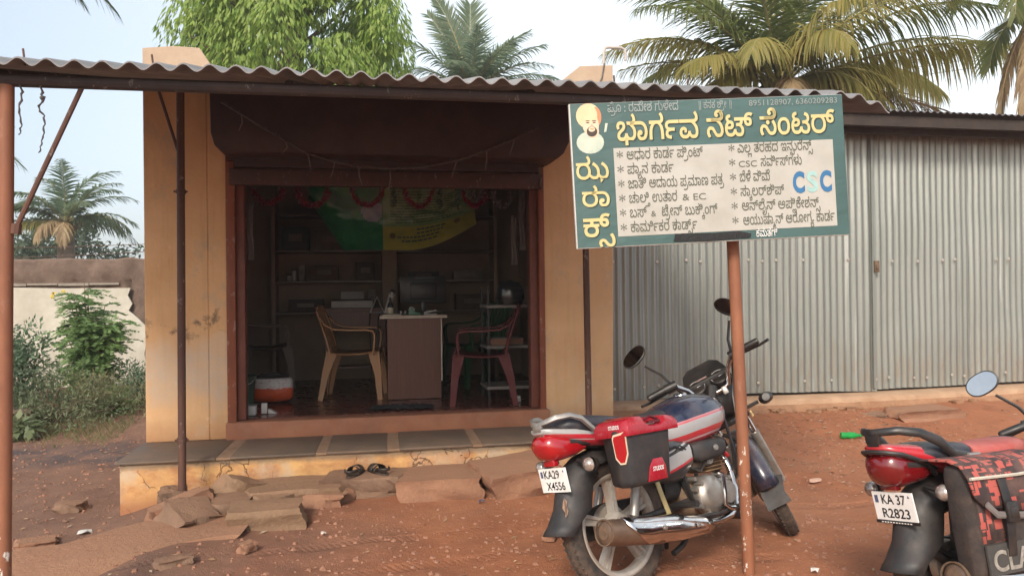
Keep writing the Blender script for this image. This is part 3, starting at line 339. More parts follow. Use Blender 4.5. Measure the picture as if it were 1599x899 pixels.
63:[[22,-2,10,0,8,2,7,4,7,5,4,5,3,6,2,7,2,7,1,10,-1,10,-3,10,-3,9,-5,10,-5,6,-13,13,-9,6,-9,5,-8,-15,9,-5,11,-8,6,-6,8,-12,5,-16,-1,-16,-2,-8,-3,-6,-6,-4,-6,-3,-6,0,-9,0,-6,2,-7,3,-6,5,-11,11,-10,-10,5,-5,8,-8,7,-6,8,-5,10,-3]],
64:[[16,-2,7,0,11,3,9,6,4,5,2,5,1,6,1,7,0,13,-1,9,0,11,1,14,2,4,4,5,3,3,6,4,11,4,16,-1,8,-2,7,-5,5,-5,5,-6,3,-6,2,-8,2,-8,0,-17,-1,-4,-2,-7,-2,-5,-6,-7,-9,-3,-13,0,-4,3,-5,4,-2,5,-2,6,0,4,2,3,2,-5,4,-3,4,0,5,1,3,3,2,3,1,5,-1,6,-3,4,-4,3,-7,1,-6,-1,-5,-2,-4,-3,-4,-6,-2,-7,-1,-7,2,-12,5,-10,4,-3,5,-4,5,-2,12,-1,8,0,9,2,8,4,9,9,5,7,3,11,2,16,-2,18,-2,6,-6,16,-4,6,-12,11,-14,6,-9,2,-11,1,-15,-2,-9,-4,-8,-5,-5,-5,-6,-8,-3,-5,-2,-10,0,-25,1,-18,-1,-7,-3,-6,-6,-4,-7,0,-7,0,-4,1,-6,4,-5,4,-9,10,-11,-10,12,-13,7,-5,8,-4,6,-2]],
194:[[64,-2,13,0,9,3,10,4,8,5,7,6,4,7,4,9,3,9,0,18,-1,7,-4,10,-8,13,-7,5,27,0,2,-10,3,-9,4,-7,6,-4,8,-4,8,-1,8,1,7,2,5,3,5,5,2,5,1,8,-3,12,-4,7,-6,5,-8,2,-8,1,-12,0,0,1,1,3,5,5,4,3,5,2,12,1,8,-3,4,-2,9,13,-10,4,-14,2,-8,-1,-8,-2,-7,-2,-4,-4,-4,-4,-5,-7,-4,-9,-123,0,0,-15,20,-1,-8,-7,-7,-10,-2,-6,-1,-6,-2,-14,1,-10,3,-10,3,-8,8,-10,5,-4,8,-5,10,-4,8,-2],[65,14,-11,1,-10,3,-8,7,-7,9,-3,8,-1,13,2,14,2,7,5,6,4,4,6,5,7,2,7,1,8,1,13,-2,7,-2,10,-9,4,-5,3,-6,2,-9,1,-8,-2,-14,-6,-12,-5,-5,-5,-4,-6,-3,-8,-2],[161,73,-7,2,-5,3,-3,9,-1,7,18,0,7,-3,2,-3,1,-3,-1,-7,-2,-3,-4,-2]],
67:[[-101,95,51,-1,20,3,6,2,5,2,3,2,5,6,3,5,2,7,0,13,-4,11,-7,10,-5,3,-10,3,-14,1,-12,-4,-8,-6,-5,-9,-1,-6,1,-5,3,-7,3,-3,7,-2,5,1,2,2,3,3,1,4,-1,4,-2,2,-3,2,-4,0,-1,1,4,5,6,3,7,1,10,-3,4,-2,2,-3,3,-5,0,-9,-2,-7,-6,-6,-7,-1,-9,-2,-55,0]],
201:[[17,-3,15,6,-7,14,-2,6,-1,7,1,7,3,5,4,3,6,1,4,-1,4,-1,6,-5,6,-9,12,-18,6,-7,10,-6,12,-1,10,1,11,4,5,4,2,2,6,9,3,10,1,14,-2,14,-3,9,-4,8,-10,14,-1,0,-13,-9,10,-14,5,-13,2,-6,0,-7,-3,-12,-2,-5,-4,-4,-5,-2,-6,-1,-6,0,-6,2,-3,2,-4,6,-13,19,-2,4,-7,7,-7,4,-8,2,-12,1,-9,-4,-8,-7,-5,-9,-2,-6,0,-12,1,-6,4,-11],[171,59,7,1,8,2,7,4,3,4,2,5,1,8,0,6,-1,5,-3,5,-3,4,-6,4,-5,2,-6,1,-5,0,-11,1,5,8,4,3,6,2,5,1,6,0,8,-3,5,-2,8,13,-10,4,-14,2,-14,-2,-7,-2,-6,-5,-4,-4,-5,-7,-2,-8,-1,-1,-137,0,0,-15,1,-1,134,0,1,-10,2,-8,5,-8,7,-5,5,-2,4,-1],[67,63,6,1,4,2,2,4,1,5,-1,4,-2,4,-4,2,-5,1,-4,-1,-4,-2,-2,-3,-1,-5,1,-5,2,-3,4,-3],[173,73,-8,2,-4,4,-3,4,-1,4,0,7,18,0,5,-2,2,-2,2,-5,-1,-7,-2,-3,-4,-2]],
74:[[54,-2,8,15,-14,8,-6,4,-10,11,-4,6,-5,13,0,4,11,-3,15,0,12,3,4,3,5,4,2,5,3,5,2,10,-2,7,-2,7,-6,6,-8,5,-13,2,-7,-1,-6,-2,-6,-3,-6,-4,-5,-6,-3,-7,-3,-8,-2,-7,-1,-12,2,-17,4,-10,11,-16,5,-6,7,-6],[39,70,-10,2,-5,3,0,1,2,8,3,5,6,6,5,2,6,1,7,-1,4,-2,2,-4,1,-5,-1,-7,-4,-5,-4,-2,-5,-2]],
75:[[-18,-83,11,1,9,1,8,3,7,4,4,3,6,7,4,7,2,10,1,14,-4,13,-2,5,-4,7,5,6,2,5,1,13,-3,10,-3,4,-11,11,-10,-10,8,-10,3,-5,0,-12,-2,-4,-3,-3,-5,-5,6,-9,4,-8,2,-14,0,-7,-2,-6,-2,-5,-5,-4,-4,-3,-6,-3,-6,-1,-12,-2,-7,1,-9,3,-5,3,-4,6,-2,4,0,1,8,-2,13,0,7,2,4,3,4,5,2,5,1,5,-1,7,-2,5,-7,8,-6,1,-7,1,-12,-2,-5,-2,-4,-4,-6,-8,-2,-4,-2,-12,1,-7,2,-7,2,-5,4,-7,4,-4,7,-5,8,-2],[-40,-42,-5,1,-1,2,1,5,3,5,6,4,5,1,4,-1,3,-1,2,-7,-1,-4,-2,-3,-4,-2]],
460:[[39,-28,16,0,0,1,0,167,0,1,-16,0,-1,-1],[83,-28,16,0,0,1,0,167,0,1,-15,0,-1,-1]],
170:[[10,0,18,0,0,29,1,17,2,14,6,15,7,10,6,6,4,2,11,2,9,-1,5,-2,4,-3,6,-7,4,-7,3,-7,3,-13,2,-14,0,-7,1,-5,0,-29,18,0,0,26,-1,7,0,10,-3,19,-5,15,-4,7,-7,7,-4,3,33,0,1,-10,3,-9,4,-7,7,-4,7,-4,8,-1,8,1,7,2,5,3,5,5,2,5,1,8,-2,12,-5,7,-6,5,-7,2,-9,1,-11,0,-1,1,2,3,4,5,4,3,6,2,11,1,8,-3,5,-2,8,13,-10,4,-14,2,-8,-1,-8,-2,-6,-2,-5,-4,-4,-4,-5,-7,-4,-9,-120,0,0,-16,24,0,-2,-2,-5,-4,-6,-8,-4,-7,-2,-8,-4,-19,-1,-19],[160,73,-7,2,-5,3,-3,9,-1,7,19,0,5,-3,3,-3,1,-3,-1,-7,-2,-3,-4,-2]],
93:[[45,0,5,0,0,16,-9,0,-10,3,-3,3,-2,3,-2,7,1,5,5,6,6,3,20,2,20,0,0,15,-1,0,-31,0,-9,2,-5,1,-5,5,-2,3,-1,5,2,8,5,4,9,3,72,0,0,16,-62,0,-5,0,-6,0,-11,-3,-7,-3,-4,-4,-4,-3,-4,-9,-1,-6,1,-7,2,-6,3,-5,3,-4,8,-5,-9,-7,-4,-7,-2,-10,1,-10,2,-5,3,-4,7,-6,4,-2,6,-2]],
96:[[7,-73,11,0,8,3,5,3,5,5,3,7,0,5,-1,5,-2,5,-6,6,13,0,0,1,0,12,-24,0,3,5,2,5,1,7,-2,12,-5,11,-15,-4,5,-10,2,-10,-3,-9,-4,-7,-29,0,0,-12,12,-1,-6,-6,-2,-5,0,-10,3,-7,4,-5,5,-3,8,-3],[7,-61,-7,1,-5,3,-3,4,-1,6,1,5,3,4,6,3,7,1,7,-1,6,-3,3,-4,1,-6,-1,-5,-4,-4,-4,-3]],
45:[[42,-2,12,0,10,3,8,5,4,5,3,4,7,-9,7,-4,11,-4,6,0,10,0,8,2,6,4,10,9,4,6,3,9,1,9,1,5,-1,9,-2,12,-3,10,-6,10,-5,6,-13,13,-9,6,-8,5,-9,-15,13,-8,7,-5,11,-11,6,-14,2,-9,-1,-16,-2,-9,-3,-5,-5,-4,-5,-2,-7,-1,-7,0,-5,2,-5,3,-5,6,-3,6,-2,8,-14,0,-2,-7,-2,-6,-3,-4,-6,-5,-6,-3,-9,0,-7,1,-6,2,-4,5,-1,7,1,6,7,8,6,5,18,12,6,8,3,4,3,6,0,7,-1,7,-2,5,-5,9,-5,2,-5,2,-8,2,-6,1,-14,-2,-9,-5,-6,-6,-3,-7,-1,-7,2,-10,4,-9,14,6,-3,6,0,6,1,5,3,5,5,2,12,1,7,-3,3,-3,1,-7,-1,-6,-3,-5,-7,-6,-11,-8,-10,-7,-3,-3,-6,-9,-2,-5,-1,-8,0,-6,1,-4,4,-8,5,-5,5,-4,5,-2]],
111:[[-89,-62,74,0,12,1,4,1,5,2,5,3,6,8,2,5,1,6,-1,8,-2,5,-3,5,-6,5,-8,2,-6,1,-8,-1,-9,-3,-5,-6,-3,-3,-3,-6,0,-11,2,-7,-57,0],[-17,-47,-1,2,-2,8,1,5,3,4,4,3,5,1,6,-1,3,-2,3,-3,1,-5,-2,-6,-2,-3,-2,-1,-5,-1]],
120:[[25,-81,19,1,7,2,14,7,5,6,-11,10,-4,-4,-5,-4,-5,-2,-7,-1,-12,-2,-6,1,-9,2,-4,2,-5,6,-2,6,-1,4,1,5,2,7,5,6,2,-12,4,-6,5,-4,6,-2,15,0,6,2,6,5,3,3,2,5,-1,12,-2,6,-1,1,-4,3,-11,5,-12,0,1,6,0,7,-1,7,-5,9,-4,3,-6,4,-8,-13,4,-3,3,-3,1,-8,0,-4,-1,-8,-13,-8,-7,-9,-3,-6,-1,-10,0,-7,1,-2,3,-9,7,-7,7,-5,3,-1,8,-2],[27,-40,-3,2,-2,3,-1,6,1,5,4,1,9,-1,6,-5,1,-4,-1,-3,-2,-2,-3,-2]],
121:[[-9,-81,14,-1,11,2,6,2,9,4,3,3,7,8,3,5,2,12,0,6,-3,10,-7,12,-10,10,-5,6,-2,4,-1,4,0,3,2,3,6,2,7,-2,2,-3,2,-5,14,3,-2,6,-3,5,-4,4,-4,3,-11,2,-7,-1,-5,-1,-6,-4,-3,-4,-2,-4,-1,-6,0,-6,2,-5,4,-6,16,-18,5,-13,0,-4,0,-5,-3,-7,-2,-3,-7,-4,-6,-2,-13,-2,-11,1,-6,3,-3,2,1,7,4,5,6,3,6,3,3,2,6,7,1,4,0,8,-2,3,-3,4,-4,3,-6,2,-15,0,-6,-2,-5,-3,-4,-5,-2,-5,0,-4,3,-7,12,3,0,8,4,3,6,1,5,-2,2,-2,1,-2,-1,-3,-6,-4,-13,-9,-6,-6,-1,-4,0,-5,1,-6,2,-4,2,-3,8,-6]],
122:[[-51,-59,11,0,12,1,11,1,10,3,17,9,7,7,5,8,3,8,1,11,-1,7,-3,12,-3,6,-3,5,-14,-7,3,-5,2,-6,2,-5,1,-7,-2,-10,-4,-7,-7,-7,-9,-6,-14,-3,-24,-1,-16,3,-4,0,-4,-13,10,-3]],
124:[[-55,-72,10,10,-10,10,-4,8,0,4,1,5,1,4,4,3,6,1,6,-1,3,-4,3,-5,2,-7,1,-1,12,0,3,8,2,4,5,5,5,1,7,-1,3,-3,2,-4,1,-5,-2,-6,-4,-8,-8,-8,9,-10,9,9,7,10,2,7,1,8,-1,6,-2,6,-4,5,-4,4,-9,3,-12,0,-4,-1,-8,-6,-4,-5,-8,8,-3,3,-5,1,-12,0,-7,-3,-6,-4,-4,-6,-1,-4,-2,-7,1,-6,2,-8,4,-5,7,-10]],
}
RUN = {
'title':([(46,0),(60,201),(25,314),(93,476),(53,617),(42,888),(67,1066),(178,1066),(56,1420),(67,1597),(6,1597),(33,1734),(194,1938)],2179),
'owner':([(43,0),(67,198),(122,198),(64,232),(429,490),(49,629),(47,792),(67,1081),(74,1081),(54,1183),(25,1412),(63,1574),(52,1665),(67,1843),(74,1843),(40,1945)],2136),
'bless':([(460,0),(23,222),(42,365),(23,543),(54,758),(61,916),(122,998),(74,1031),(460,1205)],1355),
'v1':([(31,0)],345),
'v2':([(49,0),(60,163)],275),
'v3':([(168,0),(129,222)],252),
'l1':([(10,0),(41,210),(60,402),(49,514),(23,748),(60,892),(35,1004),(93,1196),(43,1410),(61,1608),(122,1690),(6,1723),(178,1861)],2143),
'l2':([(43,0),(60,198),(121,310),(42,375),(23,625),(60,768),(35,881),(93,1073)],1214),
'l3':([(30,0),(60,194),(38,306),(61,462),(10,615),(40,826),(60,1017),(48,1129),(43,1535),(122,1733),(47,1766),(60,2056),(37,2168),(43,2456),(38,2654),(122,2809)],2843),
'l4':([(28,0),(60,199),(51,312),(61,501),(111,583),(13,671),(38,977),(60,1132),(49,1244)],1407),
'l5a':([(45,0),(201,200)],455),
'l5b':([(33,0),(67,204),(122,204),(74,237),(187,339),(45,667),(63,867),(23,958),(61,1102),(96,1183),(6,1227),(170,1364)],1604),
'l6':([(23,0),(60,144),(47,256),(61,545),(93,626),(23,768),(49,912),(23,1146),(60,1290),(180,1402),(129,1669),(93,1699)],1840),
'r1':([(17,0),(51,197),(124,386),(38,474),(49,630),(57,792),(40,993),(11,1256),(42,1434),(129,1612),(63,1642),(49,1732),(67,1895),(187,1895),(129,2151)],2181),
'r2':([(56,0),(53,177),(61,376),(93,458),(201,599),(25,854),(52,1016),(280,1194)],1288),
'r3':([(45,0),(67,200),(52,200),(67,378),(53,450),(61,648),(47,730),(67,1019)],1019),
'r4':([(56,0),(60,177),(96,290),(51,333),(194,523),(54,764),(61,922),(188,1003)],1279),
'r5':([(10,0),(187,210),(51,466),(67,656),(75,656),(187,702),(9,1029),(43,1245),(61,1443),(124,1525),(23,1540),(67,1684),(74,1684),(54,1786),(187,1944),(129,2199)],2229),
'r6':([(10,0),(48,210),(63,544),(55,635),(60,836),(120,948),(187,1010),(10,1338),(49,1548),(67,1711),(64,1711),(74,1898),(25,2000),(121,2162),(23,2298),(60,2442),(35,2554),(93,2746)],2888),
'town':([(23,0),(47,144),(38,432),(25,588),(61,750)],832),
}
# ------------------------------------------------------------------ lettering (Kannada outlines are kept as polygons)
def decode(contours):
    """each contour is a flat row of steps: dx, dy, dx, dy ..."""
    out = []
    for c in contours:
        x = y = 0; pts = []
        for dx, dy in zip(c[0::2], c[1::2]):
            x += dx; y += dy; pts.append((x * 1.25, y * 1.25))
        out.append(pts)
    return out

_pend = {}
def _glyph_obj(key, bold):
    cu = bpy.data.curves.new('glyph', 'CURVE'); cu.dimensions = '2D'; cu.fill_mode = 'BOTH'
    cu.offset = bold
    for c in decode(GLY[key]):
        sp = cu.splines.new('POLY'); sp.points.add(len(c) - 1); sp.use_cyclic_u = True
        for p, (x, y) in zip(sp.points, c): p.co = (x / 178.5, y / 178.5, 0, 1)
    o = bpy.data.objects.new('glyph', cu); COL.objects.link(o)
    _pend[('g', key, bold, 0)] = o
def _latin_obj(text, bold):
    cu = bpy.data.curves.new('text', 'FONT'); cu.body = text; cu.size = 1; cu.offset = bold; cu.resolution_u = 4
    o = bpy.data.objects.new('text', cu); COL.objects.link(o)
    _pend[('t', text, bold)] = o
TEXTM = {}
def _flush():
    bpy.context.view_layer.update()
    dg = bpy.context.evaluated_depsgraph_get()
    for k, o in _pend.items():
        me = bpy.data.meshes.new_from_object(o.evaluated_get(dg))
        TEXTM[k] = ([v.co.copy() for v in me.vertices], [tuple(p.vertices) for p in me.polygons])
        bpy.data.meshes.remove(me)
    for o in _pend.values(): bpy.data.objects.remove(o)
    _pend.clear()
KB = {k: .006 for k in RUN}
for k in ('title', 'v1', 'v2', 'v3'): KB[k] = .017
for k, (r, w) in RUN.items():
    for g, x in r:
        if ('g', g, KB[k], 0) not in _pend: _glyph_obj(g, KB[k])
LAT = {'8951128907, 6360209283': .0, '& EC': .0, '&': .0, 'CSC': .0, 'C': .045, 'S': .035, '*': .0, '/': 0, 'KA29': .012, 'X4556': .012, 'KA 37': .012,
       'R2823': .012, 'STUDDS': .03, 'CLASSIC': .02}
for t, b in LAT.items(): _latin_obj(t, b)
_flush()

def put(mb, vs, fs, fr):
    mb.add([fr(v.x, v.y) for v in vs], [tuple(f) for f in fs])
def lat(mb, text, x, z, h, fr, wid=None, sx=1.0, center=False):
    """h = cap height; wid = wanted total width"""
    vs, fs = TEXTM[('t', text, LAT[text])]
    x0 = min(v.x for v in vs); x1 = max(v.x for v in vs)
    k = h / .73
    kx = k * sx if wid is None else wid / (x1 - x0)
    if center: x -= (x1 - x0) * kx / 2
    put(mb, vs, fs, lambda a, b: fr(x + (a - x0) * kx, z + b * k))
def kan(mb, key, x, z, h, fr, wid=None, vs_=1.0):
    """h = height of a plain letter"""
    r, w = RUN[key]
    k = h / .58
    kx = k if wid is None else wid / (w / 178.5)
    for g, gx in r:
        n = 0
        while ('g', g, KB[key], n) in TEXTM:
            vs, fs = TEXTM[('g', g, KB[key], n)]
            put(mb, vs, fs, lambda a, b: fr(x + (gx / 178.5 + a) * kx, z + b * k * vs_) - V((0, .00022 * n, 0)))
            n += 1

# ------------------------------------------------------------------ the materials
def ground_mat():
    t = NT('red_earth')
    big = t.noise(.55, 6, .6); mid = t.noise(3.2, 8, .68); fine = t.noise(38, 6, .75)
    c = t.mix(t.ramp(mid, [(.34, 0.), (.68, 1.)]), (.365, .146, .074), (.275, .106, .055))
    c = t.mix(t.ramp(big, [(.45, 0.), (.7, .75)]), c, (.34, .175, .105))
    c = t.mix(t.ramp(fine, [(.62, 0.), (.8, .7)]), c, (.37, .23, .16))
    c = t.mix(t.ramp(t.noise(21, 5, .7), [(.60, 0.), (.72, .55)]), c, (.15, .07, .045))
    # the trampled path past the shop's left wall is greyer, with a dark damp track
    g = t.xyz()
    wob = t.math('MULTIPLY', t.math('SUBTRACT', t.noise(1.3, 4), .5), 1.6)
    lx = t.math('ADD', g[0], wob)
    ly = t.math('ADD', g[1], wob)
    left = t.ramp(t.math('MULTIPLY_ADD', lx, -.5), [(.35, 0.), (1.0, .92)])
    c = t.mix(left, c, t.mix(t.ramp(mid, [(.3, 0.), (.7, 1.)]), (.225, .135, .098), (.155, .09, .068)))
    dx = t.math('ABSOLUTE', t.math('SUBTRACT', ly, 7.6))
    damp = t.math('MULTIPLY', t.ramp(dx, [(.25, 1.), (.62, 0.)]), t.ramp(t.math('MULTIPLY_ADD', lx, -.5), [(.55, 0.), (.85, 1.)]))
    damp = t.math('MULTIPLY', damp, t.ramp(mid, [(.34, .15), (.55, 1.)]))
    c = t.mix(damp, c, (.085, .066, .066))
    far = t.ramp(t.math('MULTIPLY', g[1], .05), [(.6, 0.), (1., 1.)])
    c = t.mix(far, c, (.16, .13, .07))
    t.set(Base_Color=c, Roughness=t.ramp(damp, [(0, .95), (1, .5)]), Specular_IOR_Level=.25)
    # faint tyre tracks wandering across the yard
    tk = None
    for c0, a0, k0, w0 in ((3.30, .16, .9, .045), (3.75, .22, .7, .05), (4.25, .12, 1.1, .04)):
        f0 = t.math('ADD', t.math('MULTIPLY', t.math('SINE', t.math('MULTIPLY', g[0], k0)), a0), c0)
        d0 = t.math('ABSOLUTE', t.math('SUBTRACT', t.math('ADD', g[1], t.math('MULTIPLY', t.math('SUBTRACT', mid, .5), .05)), f0))
        m0 = t.math('MULTIPLY', t.ramp(d0, [(w0 * .8, 1.), (w0 * 1.5, 0.)]), t.ramp(t.noise(1.1 + k0, 3), [(.40, 0.), (.55, 1.)]))
        tk = m0 if tk is None else t.math('MAXIMUM', tk, m0)
    rip = t.math('SINE', t.math('ADD', t.math('MULTIPLY', g[0], 170.), t.math('MULTIPLY', g[1], 90.)))
    trk = t.math('MULTIPLY', tk, t.math('ADD', t.math('MULTIPLY', rip, .07), -.5))
    h = t.math('ADD', t.math('ADD', t.math('MULTIPLY', fine, .5), trk), t.math('ADD', mid, t.math('MULTIPLY', t.noise(110, 4, .7), .35)))
    t.bump(h, .85, .022)
    return t.m

def plaster_mat(name, base, base2, z0):
    """ochre limewash; bleached and soiled patches near the foot and along the top"""
    t = NT(name); g = t.xyz()
    n1 = t.noise(2.1, 7, .62); n2 = t.noise(9, 6, .7); st = t.noise(3.5, 5, .6, (5, 5, .35))
    c = t.mix(t.ramp(n1, [(.32, 0.), (.68, 1.)]), base, base2)
    c = t.mix(t.ramp(st, [(.5, 0.), (.8, .28)]), c, tuple(x * .6 for x in base2))
    c = t.mix(t.ramp(t.noise(1.1, 7, .7), [(.56, 0.), (.66, .5)]), c, (.60, .47, .33))
    c = t.mix(t.ramp(t.noise(15, 7, .75), [(.66, 0.), (.70, .6)]), c, (.36, .27, .19))
    c = t.mix(t.ramp(n2, [(.62, 0.), (.74, .45)]), c, tuple(min(1, x * 1.35 + .06) for x in base))
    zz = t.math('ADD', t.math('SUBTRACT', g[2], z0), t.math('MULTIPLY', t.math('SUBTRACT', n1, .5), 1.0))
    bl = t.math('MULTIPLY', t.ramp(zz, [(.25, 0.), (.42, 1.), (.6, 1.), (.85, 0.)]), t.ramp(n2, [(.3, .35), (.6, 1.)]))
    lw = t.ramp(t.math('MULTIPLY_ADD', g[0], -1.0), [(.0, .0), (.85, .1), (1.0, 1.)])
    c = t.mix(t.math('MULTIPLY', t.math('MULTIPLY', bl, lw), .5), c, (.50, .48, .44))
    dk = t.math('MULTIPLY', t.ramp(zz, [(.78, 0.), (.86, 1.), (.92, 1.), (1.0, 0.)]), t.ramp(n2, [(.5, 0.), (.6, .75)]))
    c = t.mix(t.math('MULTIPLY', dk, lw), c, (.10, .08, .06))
    foot = t.ramp(t.math('ADD', t.math('SUBTRACT', g[2], z0), t.math('MULTIPLY', n2, .12)), [(.04, .8), (.26, 0.)])
    c = t.mix(foot, c, (.34, .17, .085))
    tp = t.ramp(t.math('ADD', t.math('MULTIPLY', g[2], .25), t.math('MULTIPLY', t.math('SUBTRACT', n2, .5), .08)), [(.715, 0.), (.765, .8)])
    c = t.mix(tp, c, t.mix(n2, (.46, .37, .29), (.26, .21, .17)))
    c = t.mix(t.ramp(t.noise(2.6, 8, .72, (1, 1, .7)), [(.56, 0.), (.66, .65)]), c, (.46, .36, .27))
    c = t.mix(t.ramp(t.noise(5.5, 7, .7, (3.5, 3.5, .16)), [(.63, 0.), (.74, .55)]), c, (.27, .20, .14))
    t.set(Base_Color=c, Roughness=.92, Specular_IOR_Level=.2)
    t.bump(t.math('ADD', t.noise(24, 7, .7), t.math('MULTIPLY', t.noise(130, 3), .3)), .35, .008)
    return t.m

def plinth_mat():
    t = NT('cracked_plaster'); g = t.xyz()
    n1 = t.noise(4.2, 7, .65, (1, 1, 1.6)); n2 = t.noise(18, 6, .7)
    c = t.mix(t.ramp(n1, [(.36, 0.), (.6, 1.)]), (.66, .40, .17), (.43, .205, .095))
    c = t.mix(t.ramp(t.noise(2.3, 6, .7), [(.52, 0.), (.66, .8)]), c, (.50, .40, .30))
    vo = t.n('ShaderNodeTexVoronoi', feature='DISTANCE_TO_EDGE'); vo.inputs['Scale'].default_value = 3.2
    mp = t.n('ShaderNodeVectorMath', operation='ADD')
    nn = t.n('ShaderNodeTexNoise'); nn.inputs['Scale'].default_value = 5; nn.inputs['Detail'].default_value = 6
    t.l(t.tc.outputs['Object'], nn.inputs['Vector'])
    sc = t.n('ShaderNodeVectorMath', operation='SCALE'); sc.inputs['Scale'].default_value = .5
    t.l(nn.outputs['Color'], sc.inputs[0]); t.l(t.tc.outputs['Object'], mp.inputs[0]); t.l(sc.outputs[0], mp.inputs[1])
    t.l(mp.outputs[0], vo.inputs['Vector'])
    cr = t.math('MULTIPLY', t.ramp(vo.outputs[0], [(.004, 1.), (.02, 0.)]), t.ramp(t.noise(1.9, 4), [(.48, 0.), (.58, 1.)]))
    c = t.mix(t.math('MULTIPLY', cr, .8), c, (.13, .07, .04))
    top = t.ramp(t.math('ADD', g[2], t.math('MULTIPLY', n2, .05)), [(.205, 0.), (.235, .8)])
    c = t.mix(top, c, (.21, .16, .115))
    c = t.mix(t.ramp(t.math('ADD', g[2], t.math('MULTIPLY', n1, .2)), [(.02, .85), (.14, 0.)]), c, (.31, .135, .075))
    t.set(Base_Color=c, Roughness=.93, Specular_IOR_Level=.2)
    t.bump(t.math('SUBTRACT', t.math('ADD', n1, t.math('MULTIPLY', n2, .5)), t.math('MULTIPLY', cr, .8)), .7, .018)
    return t.m

def tin_mat():
    t = NT('galvanised_sheet'); g = t.xyz()
    st = t.noise(1.6, 6, .6, (14, 14, .30)); n1 = t.noise(.9, 6, .6); sp = t.noise(60, 3, .6)
    c = t.mix(t.ramp(st, [(.3, 0.), (.7, 1.)]), (.29, .31, .288), (.21, .23, .214))
    c = t.mix(t.ramp(n1, [(.4, 0.), (.7, .35)]), c, (.345, .36, .345))
    s2 = t.noise(2.3, 5, .55, (9, 9, .5))
    c = t.mix(t.ramp(s2, [(.67, 0.), (.74, .6)]), c, (.44, .45, .43))
    c = t.mix(t.ramp(sp, [(.62, 0.), (.7, .2)]), c, (.40, .42, .41))
    # earth dust splashed up the lower right part, soot streaks and painted-in eave shade along the top
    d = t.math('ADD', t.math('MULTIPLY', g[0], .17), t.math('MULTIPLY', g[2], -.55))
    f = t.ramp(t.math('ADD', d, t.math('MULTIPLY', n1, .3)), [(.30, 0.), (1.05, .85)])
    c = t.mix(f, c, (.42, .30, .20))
    rs = t.math('MULTIPLY', t.ramp(t.math('ADD', g[2], t.math('MULTIPLY', t.noise(3, 6, .7, (6, 6, .8)), .9)), [(.70, 1.), (1.05, 0.)]), t.ramp(t.noise(5, 6, .7, (4, 4, 1)), [(.42, 0.), (.66, .42)]))
    c = t.mix(rs, c, (.27, .175, .11))
    s4 = t.noise(1.3, 4, .5, (22, 22, .22)); c = t.mix(t.ramp(s4, [(.60, 0.), (.72, .5)]), c, (.13, .14, .135))
    sh4 = t.noise(.7, 3, .5, (30, 30, .5)); c = t.mix(t.ramp(sh4, [(.62, 0.), (.70, .45)]), c, (.52, .54, .52))
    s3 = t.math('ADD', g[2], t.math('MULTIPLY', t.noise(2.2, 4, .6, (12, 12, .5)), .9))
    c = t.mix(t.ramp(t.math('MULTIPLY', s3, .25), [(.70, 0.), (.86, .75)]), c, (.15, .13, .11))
    t.set(Base_Color=c, Metallic=.55, Roughness=t.ramp(st, [(.3, .38), (.7, .58)]), Specular_IOR_Level=.4)
    t.bump(t.noise(7, 4, .6), .12, .02)
    return t.m

def wood_mat(name, a, b, vert=True, gloss=.45):
    t = NT(name)
    n = t.noise(3.0, 7, .6, (16, 16, .8) if vert else (.8, 16, 16), 1.2)
    f = t.noise(10, 5, .6, (30, 30, .7) if vert else (.7, 30, 30))
    c = t.mix(t.ramp(n, [(.33, 0.), (.5, .6), (.68, 1.)]), a, b)
    c = t.mix(t.ramp(f, [(.5, 0.), (.75, .5)]), c, tuple(x * .55 for x in b))
    t.set(Base_Color=c, Roughness=gloss)
    return t.m

def stone_mat(name, a, b, dust=.6):
    t = NT(name); g = t.xyz()
    n = t.noise(5, 8, .68); f = t.noise(34, 6, .72)
    c = t.mix(t.ramp(n, [(.33, 0.), (.66, 1.)]), a, b)
    c = t.mix(t.ramp(f, [(.58, 0.), (.75, .5)]), c, tuple(min(1, x * 1.6) for x in a))
    geo = t.n('ShaderNodeNewGeometry'); sx = t.n('ShaderNodeSeparateXYZ'); t.l(geo.outputs['Normal'], sx.inputs[0])
    up = t.ramp(sx.outputs[2], [(.4, 0.), (.95, float(dust))])
    c = t.mix(t.math('MULTIPLY', up, t.ramp(t.noise(3.1, 5), [(.3, .5), (.65, 1.)])), c, (.33, .185, .115))
    t.set(Base_Color=c, Roughness=.93, Specular_IOR_Level=.2)
    t.bump(t.math('ADD', t.math('ADD', n, t.math('MULTIPLY', f, .6)), t.math('MULTIPLY', t.noise(90, 4, .7), .15)), .9, .02)
    return t.m

def slate_mat():
    t = NT('dark_floor_slabs')
    n = t.noise(3.1, 6, .65); f = t.noise(40, 5, .7, (.25, 1, 1))
    c = t.mix(t.ramp(n, [(.35, 0.), (.7, 1.)]), (.105, .082, .066), (.17, .115, .08))
    c = t.mix(t.ramp(f, [(.5, 0.), (.72, .5)]), c, (.26, .16, .10))
    t.set(Base_Color=c, Roughness=t.ramp(n, [(.3, .55), (.7, .8)]), Specular_IOR_Level=.4)
    t.bump(f, .3, .004)
    return t.m

def rust_paint_mat(name, a, b, chip=(.62, .58, .52), zlo=None):
    t = NT(name); g = t.xyz()
    n = t.noise(7, 6, .65, (1, 1, .3)); f = t.noise(26, 6, .72, (1, 1, .45))
    c = t.mix(t.ramp(n, [(.35, 0.), (.65, 1.)]), a, b)
    k = t.ramp(f, [(.60, 0.), (.625, 1.)])
    if zlo is not None: k = t.math('MULTIPLY', k, t.ramp(g[2], [(zlo * .7, 1.), (zlo * 1.15, .04)]))
    else: k = t.math('MULTIPLY', k, .22)
    c = t.mix(k, c, chip)
    t.set(Base_Color=c, Roughness=.6, Specular_IOR_Level=.35)
    t.bump(f, .15, .003)
    return t.m

